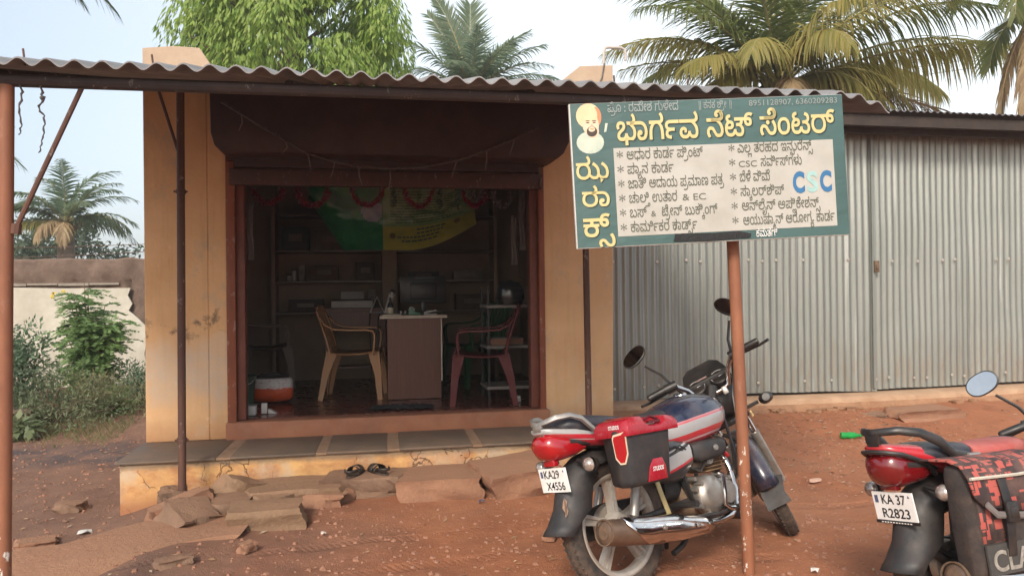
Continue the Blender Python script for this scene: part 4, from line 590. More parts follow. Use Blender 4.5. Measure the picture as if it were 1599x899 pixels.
def leaf_mat(name, cols, rough=.5, trans=.25, yel=None):
    """every leaf (mesh island) gets its own tone"""
    t = NT(name)
    geo = t.n('ShaderNodeNewGeometry')
    r = geo.outputs['Random Per Island']
    k = len(cols)
    c = t.ramp(r, [(i / (k - 1), q) for i, q in enumerate(cols)])
    t.set(Base_Color=c, Roughness=rough, Specular_IOR_Level=.35)
    tr = t.n('ShaderNodeBsdfTranslucent'); t.l(c, tr.inputs[0])
    mx = t.n('ShaderNodeMixShader'); mx.inputs[0].default_value = min(.6, trans * 1.5)
    t.l(t.b.outputs[0], mx.inputs[1]); t.l(tr.outputs[0], mx.inputs[2]); t.l(mx.outputs[0], t.out.inputs[0])
    return t.m

MT = dict(
    ground=ground_mat(),
    ochre=plaster_mat('ochre_limewash', (.74, .475, .265), (.62, .37, .19), .25),
    plinth=plinth_mat(), tin=tin_mat(), slate=slate_mat(),
    joint=M('sandy_mortar', (.29, .185, .115), (.22, .13, .08), 14, .95, bump=.4),
    oxide=M('red_oxide_step', (.34, .135, .07), (.24, .092, .05), 5, .75, bump=.25, dust=.35),
    floor=M('polished_red_oxide_floor', (.13, .045, .033), (.085, .03, .024), 4, .22, dust=.06, dustc=(.16, .08, .06)),
    inwall=M('grimy_inside_wall', (.33, .25, .19), (.24, .175, .135), 2.2, .9, bump=.15),
    ceil=M('inside_ceiling', (.30, .26, .23), None, 3, .95),
    frame=rust_paint_mat('red_brown_frame_paint', (.27, .085, .042), (.19, .058, .032)),
    shutter=M('dark_maroon_painted_steel', (.055, .022, .020), (.034, .016, .016), 3, .55, dust=.25, dustc=(.12, .07, .05)),
    pole=rust_paint_mat('flaking_orange_brown_pipe_paint', (.29, .118, .062), (.19, .075, .042), zlo=.9),
    pole2=rust_paint_mat('dull_brown_pipe_paint', (.115, .055, .038), (.075, .038, .03)),
    asb=M('grey_cement_roof_sheet', (.25, .245, .245), (.15, .148, .15), 3.5, .9, bump=.2, stretch=(1, .3, 1)),
    dark=M('dark_shed_timber', (.045, .034, .028), (.028, .022, .02), 5, .9),
    rubble=stone_mat('rubble_footing', (.36, .205, .12), (.25, .13, .075), .3),
    ledge=M('earth_stained_cement_ledge', (.42, .275, .175), (.33, .20, .12), 5, .95, bump=.4, bsc=30, bdist=.01),
    stoneA=stone_mat('tan_step_stone', (.30, .195, .125), (.21, .13, .082)),
    stoneB=stone_mat('dusty_grey_brown_stone', (.235, .15, .105), (.17, .105, .072)),
    stoneC=stone_mat('pinkish_brown_stone', (.31, .165, .105), (.24, .125, .08), .85),
    stoneD=stone_mat('earth_covered_stone', (.30, .150, .092), (.25, .118, .072), 1.0),
    beam=rust_paint_mat('shade_dark_beam_paint', (.060, .045, .042), (.04, .032, .032)),  # the shade under the canopy is put into this near-black pipe colour
    white_wall=M('stained_white_plaster', (.60, .575, .50), (.40, .37, .31), 1.4, .95, dust=.55, dustc=(.34, .3, .24), bump=.2),
    brick=stone_mat('weathered_mud_brick', (.20, .145, .115), (.115, .08, .065), .3),
    black=M('black_plastic', (.016, .017, .018), (.010, .010, .011), 8, .42, dust=.2, dustc=(.16, .1, .07)),
    matteblack=M('worn_black_plastic', (.020, .021, .024), (.013, .014, .016), 6, .6, dust=.35, dustc=(.11, .07, .05)),
    rubber=M('dusty_tyre_rubber', (.040, .034, .030), (.026, .024, .023), 7, .85, dust=.7, dustc=(.17, .105, .07), bump=.5, bsc=40),
    chrome=M('chrome_plate', (.72, .72, .72), (.6, .58, .56), 9, .14, 1.0, dust=.3, dustc=(.30, .2, .14), rvar=.08),
    steel=M('dusty_cast_aluminium', (.42, .41, .39), (.31, .29, .26), 8, .42, .75, dust=.55, dustc=(.26, .17, .105)),
    alloy=M('silver_painted_alloy', (.50, .48, .45), (.40, .36, .31), 7, .42, .35, dust=.5, dustc=(.33, .22, .14)),
    grime=M('oily_dusty_iron', (.13, .085, .055), (.07, .05, .038), 12, .75, .2, dust=.6, dustc=(.30, .18, .10)),
    tan_cyl=M('dust_caked_cylinder', (.30, .185, .10), (.19, .115, .065), 12, .8, .2, dust=.5),
    silencer=M('scorched_silencer_steel', (.22, .145, .105), (.14, .095, .07), 8, .45, .6, dust=.4, dustc=(.3, .18, .11)),
    red=M('glossy_red_paint', (.42, .012, .018), (.36, .010, .016), 4, .3, 0, coat=.5, dust=.3),
    redplastic=M('glossy_cherry_plastic', (.34, .006, .022), (.28, .005, .018), 5, .26, 0, coat=.4, dust=.12),
    lens=M('red_lamp_lens', (.36, .007, .011), (.26, .006, .01), 9, .12, 0, coat=1),
    darklens=M('dark_red_lamp_lens', (.16, .006, .008), (.10, .004, .006), 9, .15, 0, coat=1),
    clear=M('clear_indicator_lens', (.50, .45, .40), (.26, .20, .17), 30, .1, .5, coat=1),
    amber=M('amber_reflector', (.75, .5, .2), None, 9, .3),
    plate=M('white_number_plate', (.80, .80, .78), (.72, .71, .68), 9, .45, dust=.2),
    ink=M('black_ink', (.012, .012, .013), None, 9, .5),
    whiteink=M('pale_lettering', (.78, .76, .74), None, 9, .5),
    seat=M('navy_black_seat_leather', (.020, .024, .036), (.014, .017, .026), 7, .42, dust=.3, dustc=(.15, .11, .09), bump=.15, bsc=160),
    mirror=M('mirror_glass', (.55, .56, .58), (.45, .46, .49), 4, .03, 1.0, rvar=.02),
    yellowsteel=M('yellowed_bracket_paint', (.42, .34, .16), (.3, .23, .1), 9, .6, dust=.3),
)
# ------------------------------------------------------------------ the ground: one sheet out to the horizon
def sm(a, b, x):
    t = max(0., min(1., (x - a) / (b - a))); return t * t * (3 - 2 * t)
def gz(x, y):
    z = -.13 * sm(-1.1, -1.75, x) * sm(2.2, 3.8, y) * (1 - sm(7.5, 11, y))
    z += .19 * sm(1.7, 2.6, x) * sm(4.7, 6.45, y)
    z += .05 * sm(8, 11, y) * sm(-1.5, -2.5, x)
    return z
def gz2(x, y):
    d = math.hypot(x, y - 4)
    a = max(0., 1 - d / 26)
    n = noise.noise(V((x * .8, y * .8, 3.1))) * .030 + noise.noise(V((x * 2.7, y * 2.7, 7.7))) * .018 + noise.noise(V((x * 8, y * 8, 1.7))) * .010 + noise.noise(V((x * 19, y * 19, 4.7))) * .0028
    return gz(x, y) + n * a
def axis_pts(lo, hi, step, far, k=1.22):
    p = [lo + i * step for i in range(int((hi - lo) / step) + 1)]
    s = step; q = p[-1]; R = []
    while q < far: s *= k; q += s; R.append(q)
    s = step; q = p[0]; L = []
    while q > -far: s *= k; q -= s; L.append(q)
    return L[::-1] + p + R
xs = axis_pts(-4.6, 6.4, .042, 600); ys = axis_pts(1.6, 9.0, .042, 600)
mb = MB()
mb.v = [V((x, y, gz2(x, y))) for y in ys for x in xs]
nx = len(xs)
mb.f = [(j * nx + i, j * nx + i + 1, (j + 1) * nx + i + 1, (j + 1) * nx + i) for j in range(len(ys) - 1) for i in range(nx - 1)]
tag(mb.build('ground', MT['ground'], smooth=180), 'bare red earth yard and path', None, kind='structure')

# ------------------------------------------------------------------ the shop building
YF = 6.1
shop = thing('shop_building', 'small ochre plastered shop with a wide open front and red brown frame', 'building', (.2, YF, 0))
b = MB()                                         # side walls end in front piers; a fine groove is cut 12 cm in
b.prism([(-1.615, .25), (-1.165, .25), (-1.165, 2.95), (-1.0, 2.95), (-1.115, 3.09), (-1.21, 3.235), (-1.4, 3.24), (-1.615, 3.215)], 6.1, 6.34)
b.span((-1.157, 6.1, .25), (-1.03, 6.34, 2.949))
b.span((-1.166, 6.1035, .25), (-1.156, 6.33, 2.94))
b.span((-1.615, 6.341, .1), (-1.39, 8.95, 2.9))
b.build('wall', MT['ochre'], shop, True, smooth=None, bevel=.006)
b = MB()
b.prism([(1.47, .25), (2.055, .25), (2.09, 3.255), (1.80, 3.235), (1.55, 3.03), (1.47, 2.95)], 6.1, 6.34)
b.span((1.83, 6.341, .1), (2.06, 8.95, 2.9))
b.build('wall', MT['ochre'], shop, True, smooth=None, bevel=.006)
b = MB(); b.span((-1.388, 8.78, .3), (1.828, 8.95, 2.9)); b.build('wall', MT['inwall'], shop, True, smooth=None)
for x0 in (-1.39, 1.815):
    b = MB(); b.span((x0, 6.36, .3), (x0 + .014, 8.779, 2.75)); b.build('inner_wall', MT['inwall'], shop, True, smooth=None)
b = MB(); b.span((-1.6, 6.345, 2.78), (2.05, 9.1, 2.96)); b.build('roof_slab', MT['ceil'], shop, True, smooth=None)
b = MB(); b.span((-1.029, 6.12, 2.44), (1.469, 6.34, 2.775)); b.span((-1.029, 6.1, 2.775), (1.469, 6.34, 2.95)); b.build('lintel', MT['shutter'], shop, True, smooth=None)
b = MB(); b.span((-1.372, 6.2, .1), (1.812, 8.777, .385)); b.build('floor', MT['floor'], shop, True, smooth=None)
b = MB(); b.span((-1.04, 6.045, .243), (1.49, 6.199, .379)); b.build('door_sill', MT['oxide'], shop, True, smooth=30, bevel=.012)
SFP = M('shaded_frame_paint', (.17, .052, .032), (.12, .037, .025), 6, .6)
for x0, x1 in ((-1.03, -.965), (1.425, 1.472)):
    fr = MB(); fr.span((x0, 6.085, .381), (x1, 6.2, 2.43)); fr.build('door_frame', MT['frame'], shop, True, smooth=30, bevel=.005)
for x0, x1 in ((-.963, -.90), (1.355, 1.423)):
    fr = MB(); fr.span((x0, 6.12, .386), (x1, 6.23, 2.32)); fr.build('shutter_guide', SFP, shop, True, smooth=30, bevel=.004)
DFR = rust_paint_mat('dark_frame_paint', (.085, .034, .025), (.06, .026, .02))  # darker, duller tone than the other frame paint
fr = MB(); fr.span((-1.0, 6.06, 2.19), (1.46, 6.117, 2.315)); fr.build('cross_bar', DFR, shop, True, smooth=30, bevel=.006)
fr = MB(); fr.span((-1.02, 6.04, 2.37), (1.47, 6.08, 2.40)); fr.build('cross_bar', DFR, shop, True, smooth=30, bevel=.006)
# rolling shutter hood
b = MB()
b.prism([(-1.075, 2.86), (-1.07, 2.52), (-1.045, 2.43), (-1.0, 2.385), (1.50, 2.385), (1.555, 2.43), (1.60, 2.52), (1.605, 2.86)], 5.74, 6.099)
b.build('shutter_hood', MT['shutter'], shop, True, smooth=30, bevel=.01)
b = MB()
for k in range(7): b.span((-.95, 6.0 + .002 * k, 2.325 - .006 + .009 * k), (1.41, 6.03, 2.331 + .009 * k))
b.build('rolled_shutter', MT['shutter'], shop, True, smooth=None)
b = MB(); b.box((1.44, 6.075, 2.34), (.03, .02, .16)); b.box((1.385, 6.075, 2.28), (.02, .02, .1)); b.tube([(1.45, 6.07, 2.3), (1.43, 6.04, 2.22), (1.455, 6.05, 2.16)], .006, 6)
b.build('shutter_bracket', MT['grime'], shop, True)
# shelves on the back wall and cloth strips by the jambs
for z, t_ in ((1.13, .02), (1.47, .022), (1.80, .022), (2.19, .022)):
    b = MB(); b.span((-.93, 8.42, z), (.20, 8.777, z + t_)); b.span((.36, 8.42, z), (1.45, 8.777, z + t_)); b.build('wall_shelf', wood_mat('grey_shelf_board', (.17, .14, .125), (.12, .1, .09), False), shop, True, smooth=None)
for x0, x1, y in ((-.97, -.931, 8.45), (.201, .359, 8.40), (1.451, 1.49, 8.45)):
    b = MB(); b.span((x0, y, .386), (x1, 8.777, 2.6)); b.build('shelf_upright', MT['inwall'], shop, True, smooth=None)

# verandah plinth
pl = thing('verandah_plinth', 'cracked ochre verandah plinth with dark stone slabs on top', 'plinth', (.3, 5.75, 0))
b = MB()
N_, pts = 90, []
rings = []
for zi, z in enumerate((-.3, -.05, .06, .14, .20, .232)):
    row = []
    for i in range(N_ + 1):
        x = -1.60 + (2.15 + 1.60) * i / N_
        q = noise.noise(V((x * 3, z * 6, 2))) * .018 + noise.noise(V((x * 11, z * 15, 5))) * .007
        row.append((x, 5.43 - q * (.3 if zi == 5 else 1), z))
    rings.append(row)
b.loft(rings, cap=False, closed=False)
b.loft([[(-1.60, 5.43, z) for z in (-.3, .232)], [(-1.60, 6.30, z) for z in (-.3, .232)]], cap=False, closed=False)
b.add([(-1.60, 5.43, .232), (2.15, 5.43, .232), (2.15, 6.1, .232), (-1.60, 6.1, .232)], [(0, 1, 2, 3)])
b.add([(2.15, 5.43, -.3), (2.15, 6.5, -.3), (2.15, 6.5, .232), (2.15, 5.43, .232)], [(0, 1, 2, 3)])
b.build('plinth_body', MT['plinth'], pl, True, smooth=40)
xe = [-1.63, -.985, -.905, -.33, -.27, .16, .235, .77, .83, 1.42, 1.48, 2.16]
random.seed(4)
for i in range(0, 12, 2):
    b = MB(); b.prism([(xe[i], 5.405), (xe[i + 1] - .012, 5.405 + random.uniform(-.006, .006)), (xe[i + 1] + .012, 6.097), (xe[i] + (.02 if i else 0), 6.097)], .234, .252 + random.uniform(-.002, .002), lambda p: V((p.x, p.z, p.y)))
    b.build('floor_slab', MT['slate'], pl, True, smooth=30, bevel=.005)
for i in range(1, 10, 2):
    b = MB(); b.span((xe[i] - .01, 5.412, .2325), (xe[i + 1] + .02, 6.0965, .2475)); b.build('mortar_joint', MT['joint'], pl, True, smooth=None)

# ------------------------------------------------------------------ canopy: corrugated sheet, pipes and braces
def corr(x0, x1, p0, p1, per, amp, th, nper=10, ny=6, droop=None):
    """sheet running in y and z from p0 to p1 with waves across x"""
    b = MB(); n = int((x1 - x0) / per * nper)
    top = []; bot = []
    for k in range(ny):
        f = k / (ny - 1); y = p0[0] + (p1[0] - p0[0]) * f; z = p0[1] + (p1[1] - p0[1]) * f
        a, c = [], []
        for i in range(n + 1):
            x = x0 + (x1 - x0) * i / n
            zz = z + amp * math.cos(2 * math.pi * x / per) + (droop(x, f) if droop else 0)
            a.append((x, y, zz + th / 2)); c.append((x, y, zz - th / 2))
        top.append(a); bot.append(c)
    b.loft(top, False, False); b.loft(bot, False, False)
    b.loft([top[0], bot[0]], False, False); b.loft([top[-1], bot[-1]], False, False)
    b.loft([[r[0] for r in top], [r[0] for r in bot]], False, False); b.loft([[r[-1] for r in top], [r[-1] for r in bot]], False, False)
    return b
can = thing('canopy', 'corrugated cement sheet canopy on pipe beams over the shop front', 'canopy', (.3, 4.6, 2.4))
corr(-2.6, 2.18, (3.17, 2.247), (6.08, 2.985), .0985, .0145, .006,
     droop=lambda x, f: .012 * noise.noise(V((x * .9, f, 1))) + .003 * (x + 1) * (1 - f)).build('roof_sheet', MT['asb'], can, True, smooth=60)
corr(2.13, 2.42, (3.12, 2.240), (5.2, 2.762), .0985, .0145, .006, droop=lambda x, f: -.62 * max(0, x - 2.2) ** 1.5).build('roof_sheet', MT['asb'], can, True, smooth=60)
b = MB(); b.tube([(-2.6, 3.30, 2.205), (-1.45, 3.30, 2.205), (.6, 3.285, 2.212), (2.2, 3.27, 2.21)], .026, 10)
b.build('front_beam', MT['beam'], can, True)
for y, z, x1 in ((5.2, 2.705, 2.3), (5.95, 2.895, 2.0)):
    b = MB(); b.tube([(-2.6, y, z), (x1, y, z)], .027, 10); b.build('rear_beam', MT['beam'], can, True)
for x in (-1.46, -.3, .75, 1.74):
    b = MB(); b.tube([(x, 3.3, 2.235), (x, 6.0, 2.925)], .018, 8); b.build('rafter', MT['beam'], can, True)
b = MB()
b.tube([(-1.34, 3.30, 1.63), (-1.08, 3.30, 2.235)], .0105, 8); b.tube([(-1.345, 3.3, 1.60), (-1.34, 3.3, 1.64)], .02, 8)
b.build('brace', MT['pole2'], can, True)
b = MB(); b.tube([(-1.15, 5.2, 2.22), (-1.29, 5.2, 2.70)], .010, 8); b.build('brace', MT['pole2'], can, True)
for x, y in ((-1.29, 3.26), (-.83, 3.3), (1.14, 3.3), (1.49, 3.3)):
    z = 2.25 + (y - 3.17) * .29
    b = MB(); b.tube([(x, y, z - .02), (x + random.uniform(-.01, .01), y, z + .045)], .0045, 6); b.build('hook_bolt', MT['pole2'], can, True)

def post(x0, y0, z0, x1, y1, z1, r, mat, label, rings=()):
    t = thing('canopy_post', label, 'post', (x0, y0, z0), group='posts under the canopy')
    b = MB(); n = 8
    b.tube([(x0 + (x1 - x0) * i / n, y0 + (y1 - y0) * i / n, z0 + (z1 - z0) * i / n) for i in range(n + 1)], r, 14)
    b.build('pipe', mat, t, True)
    if rings:
        b = MB()
        for z in rings:
            f = (z - z0) / (z1 - z0); x = x0 + (x1 - x0) * f; y = y0 + (y1 - y0) * f
            b.tube([(x, y, z - .012), (x, y, z + .012)], r * 1.3, 12); b.tube([(x - r * 1.7, y - .004, z), (x + r * 1.7, y - .004, z)], .006, 6)
        b.build('collar', mat, t, True)
post(-1.405, 3.30, gz(-1.4, 3.3) - .1, -1.373, 3.30, 2.185, .028, MT['pole'], 'orange brown pipe post standing nearest the left edge of the photo')
post(-1.163, 5.2, -.02, -1.150, 5.2, 2.69, .025, MT['pole2'], 'dull brown pipe post rising from the stones before the ochre pier', (2.02, .42))
post(1.762, 3.27, -.1, 1.673, 3.27, 2.195, .028, MT['pole'], 'flaking orange brown pipe post holding the right end of the shop sign')
post(1.60, 5.30, .25, 1.585, 5.30, 2.71, .024, MT['pole2'], 'thin brown pipe post on the verandah behind the shop sign')

for x, pts, lab in ((-1.32, [(0, 2.20), (.008, 2.15), (-.006, 2.09), (.004, 2.03), (-.004, 1.99)], 'frayed rope end hanging straight beside the left canopy post'),
                    (-1.245, [(0, 2.20), (.004, 2.15), (.008, 2.13), (-.012, 2.10), (.014, 2.06), (.01, 2.0), (0, 1.96), (-.01, 1.92)], 'knotted longer rope end hanging from the canopy beam')):
    b = MB(); sm_p = []
    for i in range(len(pts) * 5 - 4):
        k = i / 5; j = min(int(k), len(pts) - 2); f = k - j; f = f * f * (3 - 2 * f)
        sm_p.append((x + .8 * (pts[j][0] + (pts[j + 1][0] - pts[j][0]) * f) + .0025 * math.sin(i * 2.1), 3.29 + .004 * math.cos(i * 1.7), pts[j][1] + (pts[j + 1][1] - pts[j][1]) * (k - j)))
    b.tube(sm_p, [(.0048 + .0014 * math.sin(i * 1.9) + (.006 if len(pts) > 5 and abs(i - 8) < 2 else 0)) * (1 - .5 * i / len(sm_p)) for i in range(len(sm_p))], 7)
    b0 = MB(); b0.tube([(x + dx, 3.29 + dx * .6, z) for dx, z in pts], [.007, .006, .007, .006, .003][:len(pts)] if len(pts) == 5 else [.007, .012, .008, .006, .009, .007, .005, .003], 7)
    tag(b.build('hanging_rope', M('old_rope', (.10, .085, .08), None, 30, .95, bump=.6), origin=(x, 3.29, 2.2)), lab, 'rope', 'rope ends under the canopy')
    if len(pts) > 5:
        pass
# pipe hook on the right pier
b = MB(); b.tube([(2.04, 6.2, 3.0), (2.045, 6.2, 3.40), (2.06, 6.2, 3.43), (2.09, 6.2, 3.437), (2.20, 6.2, 3.437), (2.235, 6.2, 3.42), (2.24, 6.2, 3.33)], .013, 8)
tag(b.build('conduit_pipe', M('old_white_conduit', (.5, .46, .42), None, 9, .6), origin=(2.04, 6.2, 3.1)), 'bent white conduit pipe rising behind the right roof pier', 'pipe')
b = MB(); b.tube([(1.93, 6.09, 3.02), (1.99, 6.09, 3.14), (2.01, 6.09, 3.25), (2.03, 6.15, 3.28)], .006, 6)
tag(b.build('wire', MT['black'], origin=(1.95, 6.09, 3.1)), 'loose black wire climbing the right roof pier', 'wire')

# ------------------------------------------------------------------ tin shed on its rubble footing
shed = thing('tin_shed', 'long shed walled with grey galvanised corrugated sheets', 'shed', (5.4, 6.9, .3))
def vcorr(x0, x1, y, zfun, ztop, per=.0735, amp=.0085, nper=8, nz=10, lean=0):
    b = MB(); n = int((x1 - x0) / per * nper); R = []
    zb = zfun; zfun = lambda x: zb(x) + .010 * noise.noise(V((x * 2.3, 1, 1))) + .006 * math.floor(2.2 * noise.noise(V((math.floor(x / .8), 3, 1))))
    for k in range(nz + 1):
        row = []
        for i in range(n + 1):
            x = x0 + (x1 - x0) * i / n; z0 = zfun(x); z = z0 + (ztop(x) - z0) * k / nz
            w = math.cos(2 * math.pi * x / per)
            dent = .012 * noise.noise(V((x * 1.7, z * 1.4, 5))) + .006 * noise.noise(V((x * 6, z * 5, 9)))
            row.append((x, y - amp * (w if w < .2 else .2 + (w - .2) * 1.15) + dent + lean * (z - .3), z))
        R.append(row)
    b.loft(R, False, False); return b
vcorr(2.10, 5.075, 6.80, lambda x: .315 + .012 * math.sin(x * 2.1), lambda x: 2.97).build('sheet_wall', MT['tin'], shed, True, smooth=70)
for x_ in (3.02, 3.92, 6.15, 7.2):
    b = MB(); b.span((x_, 6.786, .335), (x_ + .006, 6.7895, 2.93)); b.build('sheet_edge', MT['tin'], shed, True)
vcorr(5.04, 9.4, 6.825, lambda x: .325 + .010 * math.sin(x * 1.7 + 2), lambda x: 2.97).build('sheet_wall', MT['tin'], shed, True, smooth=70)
b = MB()
b.span((5.035, 6.775, .33), (5.06, 6.79, 2.85)); b.build('seam_strip', MT['tin'], shed, True)
b = MB(); b.span((5.05, 6.755, 1.50), (5.10, 6.774, 1.615)); b.span((5.06, 6.745, 1.53), (5.085, 6.754, 1.58)); b.build('latch', MT['grime'], shed, True, bevel=.003)
random.seed(9)
for z in (1.62, .43):
    x = 2.3
    while x < 9:
        b = MB(); b.lathe([(0, -.006), (.012, -.004), (.015, 0)], (x, 6.785 - .004, z + random.uniform(-.012, .012)), (0, 1, 0), 8); x += random.choice((.147, .294, .441, .5))
        if x < 7.4: b.build('roofing_nail', MT['alloy'], shed, True)
b = MB(); b.span((1.8, 6.86, .2), (9.4, 6.9, 2.95)); b.span((1.8, 6.9, .2), (9.4, 12, .3)); b.span((1.8, 11.9, .2), (9.4, 12, 2.95)); b.build('inner_lining', MT['dark'], shed, True, smooth=None)
corr(2.05, 9.5, (6.38, 3.035), (12.2, 3.7), .0735, .009, .003, nper=8, ny=3).build('roof_sheet', M('dark_roof_tin', (.15, .145, .145), (.09, .085, .085), 3, .7, .3), shed, True, smooth=70)  # roof sheet in a darker tin than the walls
for y, z in ((6.44, 2.90), (6.60, 2.86)):
    b = MB(); b.span((2.05, y, z), (9.5, y + .06, z + .1)); b.build('eave_timber', MT['dark'], shed, True, smooth=None)
# footing: cement ledge, then rough rubble
ft = thing('rubble_footing', 'rough rubble footing with a cement ledge along the tin shed', 'footing', (5.4, 6.6, .1))
R = []
prof = [(6.95, .30), (6.74, .305), (6.60, .30), (6.565, .285), (6.555, .25), (6.53, .22), (6.50, .19), (6.49, .14), (6.44, .10), (6.38, .0)]
nx_ = 300
for k, (y, z) in enumerate(prof):
    row = []
    for i in range(nx_ + 1):
        x = 2.06 + 7.4 * i / nx_
        rough = .1 if k < 2 else (.35 if k < 5 else 1)
        q = noise.noise(V((x * 4.5, z * 9, 1))) * .05 + noise.noise(V((x * 13, z * 22, 4))) * .026 + noise.noise(V((x * 31, z * 40, 4))) * .01
        row.append((x, y - q * rough, z + noise.noise(V((x * 9, y * 9, 8))) * .012 * rough + .01 * math.sin(x)))
    R.append(row)
b = MB(); b.m = 0; b.loft(R[:5], False, False); b.m = 1; b.loft(R[4:], False, False)
b.build('footing_body', [MT['ledge'], MT['rubble']], ft, True, smooth=50)
random.seed(12)
def rock(mb, c, d, seed, rz=0, it=1, rough=.22, flat=False):
    bm = bmesh.new(); bmesh.ops.create_cube(bm, size=1)
    bmesh.ops.subdivide_edges(bm, edges=bm.edges, cuts=7, use_grid_fill=True)
    Rm = Matrix.Rotation(rz, 3, 'Z')
    base = len(mb.v)
    for v in bm.verts:
        p = v.co.copy(); q = p.normalized() * .62
        p = p.lerp(q, .25 if not flat else .08)
        p += V((noise.noise(p * 1.7 + V((seed, 0, 0))), noise.noise(p * 1.7 + V((0, seed, 5))), .5 * noise.noise(p * 1.4 + V((3, 0, seed))))) * rough
        p += V((noise.noise(p * 6 + V((seed, 1, 0))), noise.noise(p * 6 + V((0, seed, 2))), noise.noise(p * 6 + V((9, 0, seed))))) * rough * .22
        p += V((noise.noise(p * 15 + V((seed, 1, 0))), noise.noise(p * 15 + V((0, seed, 2))), noise.noise(p * 15 + V((9, 0, seed))))) * rough * .07
        mb.v.append(Rm @ V((p.x * d[0], p.y * d[1], p.z * d[2])) + V(c))
    bm.verts.index_update()
    for f in bm.faces: mb.f.append([base + v.index for v in f.verts]); mb.mi.append(mb.m)
    bm.free()
b = MB()
for i in range(130):
    x = random.uniform(2.2, 8.5)
    rock(b, (x, 6.47 + random.uniform(-.05, .05), random.uniform(.08, .20)), (random.uniform(.04, .13), .08, random.uniform(.03, .075)), i * 3.1, random.uniform(-.3, .3))
b.build('rubble_stone', MT['rubble'], ft, True, smooth=50)['kind'] = 'stuff'
# ------------------------------------------------------------------ step stones and loose rocks before the verandah
def stone(name, label, c, d, rz, seed, mat, group='rough stones piled as steps', tilt=(0, 0), rough=.16, cat='stone', bury=0):
    b = MB(); rock(b, (0, 0, 0), d, seed, 0, 1, rough * 1.15, True)
    b.xf(Matrix.Rotation(rz, 4, 'Z') @ Matrix.Rotation(tilt[0], 4, 'X') @ Matrix.Rotation(tilt[1], 4, 'Y'))
    z0 = min(v.z for v in b.v)
    b.xf(Matrix.Translation((c[0], c[1], c[2] - z0 - bury)))
    o = b.build(name, MT[mat], origin=(c[0], c[1], c[2]), smooth=32)
    return tag(o, label, cat, group)
stone('step_stone', 'squared tan block lying lowest and frontmost of the step stones', (-.585, 4.69, -.035), (.43, .25, .14), .03, 3.1, 'stoneA', rough=.10)
stone('step_stone', 'broad tan slab on top of the pile left of the sandals', (-.45, 5.19, -.025), (.56, .38, .125), .06, 8.7, 'stoneA', rough=.12)
stone('step_stone', 'rough brown stone wedged under the broad tan slab', (-.28, 5.10, -.06), (.34, .3, .13), -.2, 5.2, 'stoneC', rough=.2)
stone('step_stone', 'small stone tucked under the left edge of the broad tan slab', (-.58, 5.02, -.06), (.25, .2, .15), .5, 9.3, 'stoneA', rough=.2)
stone('step_stone', 'uneven brown step stone carrying the pair of sandals', (.01, 5.26, -.045), (.50, .32, .16), -.03, 2.4, 'stoneB', rough=.2)
stone('step_stone', 'wide flat step stone directly right of the sandals', (.50, 5.16, -.03), (.55, .42, .155), -.05, 12.3, 'stoneC', rough=.09)
stone('step_stone', 'tilted step stone beside the tail of the motorcycle', (1.02, 5.12, -.03), (.52, .46, .17), .22, 15.1, 'stoneC', tilt=(.06, -.10), rough=.10)
stone('step_stone', 'flat brown stone behind the lowest tan block', (-.87, 4.98, -.05), (.36, .27, .13), -.1, 17.2, 'stoneB', rough=.12)
stone('step_stone', 'angular stone leaning beside the foot of the pier post', (-1.03, 4.80, -.09), (.26, .34, .13), .55, 21.4, 'stoneB', tilt=(.2, .12), rough=.14)
stone('step_stone', 'pointed stone against the plinth between post and tan slab', (-.82, 5.24, -.06), (.22, .2, .17), .7, 23.4, 'stoneA', tilt=(.1, .3), rough=.2)
stone('step_stone', 'small lump of stone wedged at the base of the pier post', (-1.22, 5.20, -.08), (.15, .14, .17), .3, 25.4, 'stoneB', rough=.25)
stone('step_stone', 'long stone propped against the plinth under the pier post', (-1.12, 5.0, -.10), (.36, .2, .16), .45, 27.9, 'stoneC', tilt=(-.1, -.25), rough=.14)
stone('boulder_slab', 'large smooth dust covered slab half buried at the corner', (-1.27, 4.50, -.13), (.95, .62, .20), .55, 31.4, 'stoneD', tilt=(.03, -.07), rough=.25, bury=.105)
stone('boulder_slab', 'flat brown slab cut by the bottom edge of the photo', (-1.56, 3.98, -.12), (.42, .26, .1), .05, 33.4, 'stoneC', rough=.1, bury=.02)
stone('loose_stone', 'thin wedge of stone lying alone on the earth', (-.94, 4.06, -.03), (.17, .09, .065), .35, 41.0, 'stoneB', None, rough=.2)
stone('loose_stone', 'reddish flat stone on the path left of the plinth', (-1.93, 4.98, -.15), (.20, .12, .06), .3, 43.0, 'stoneC', None, rough=.2)
stone('loose_stone', 'dark flat stone on the path farther from the plinth', (-2.02, 5.75, -.15), (.19, .12, .07), -.2, 45.0, 'stoneB', None, rough=.2)
stone('loose_stone', 'wide pinkish slab lying at the foot of the tin shed footing', (5.03, 6.12, .08), (.62, .34, .17), .06, 47.0, 'stoneC', None, rough=.14, bury=.03)
stone('loose_stone', 'dark low stone left of the pinkish slab by the shed', (4.68, 6.22, .08), (.22, .2, .1), .4, 49.0, 'stoneB', None, rough=.2)
random.seed(77)
for i, (x, y, s, l) in enumerate([(2.55, 4.35, .05, 'fist sized brown stone on the earth right of the front wheel'), (3.05, 3.92, .09, 'low brown stone between the two motorcycles'), (.98, 4.02, .045, 'small reddish stone on the bare earth before the steps'),
                                  (-.62, 4.2, .05, 'small round stone on the earth near the lowest tan block'), (1.45, 4.05, .06, 'small pale stone under the silencer of the motorcycle')]):
    stone('loose_stone', l, (x, y, gz(x, y) - .012), (s * 1.5, s * 1.2, s), i * 1.3, 60 + i * 3, 'stoneC', None, rough=.22)

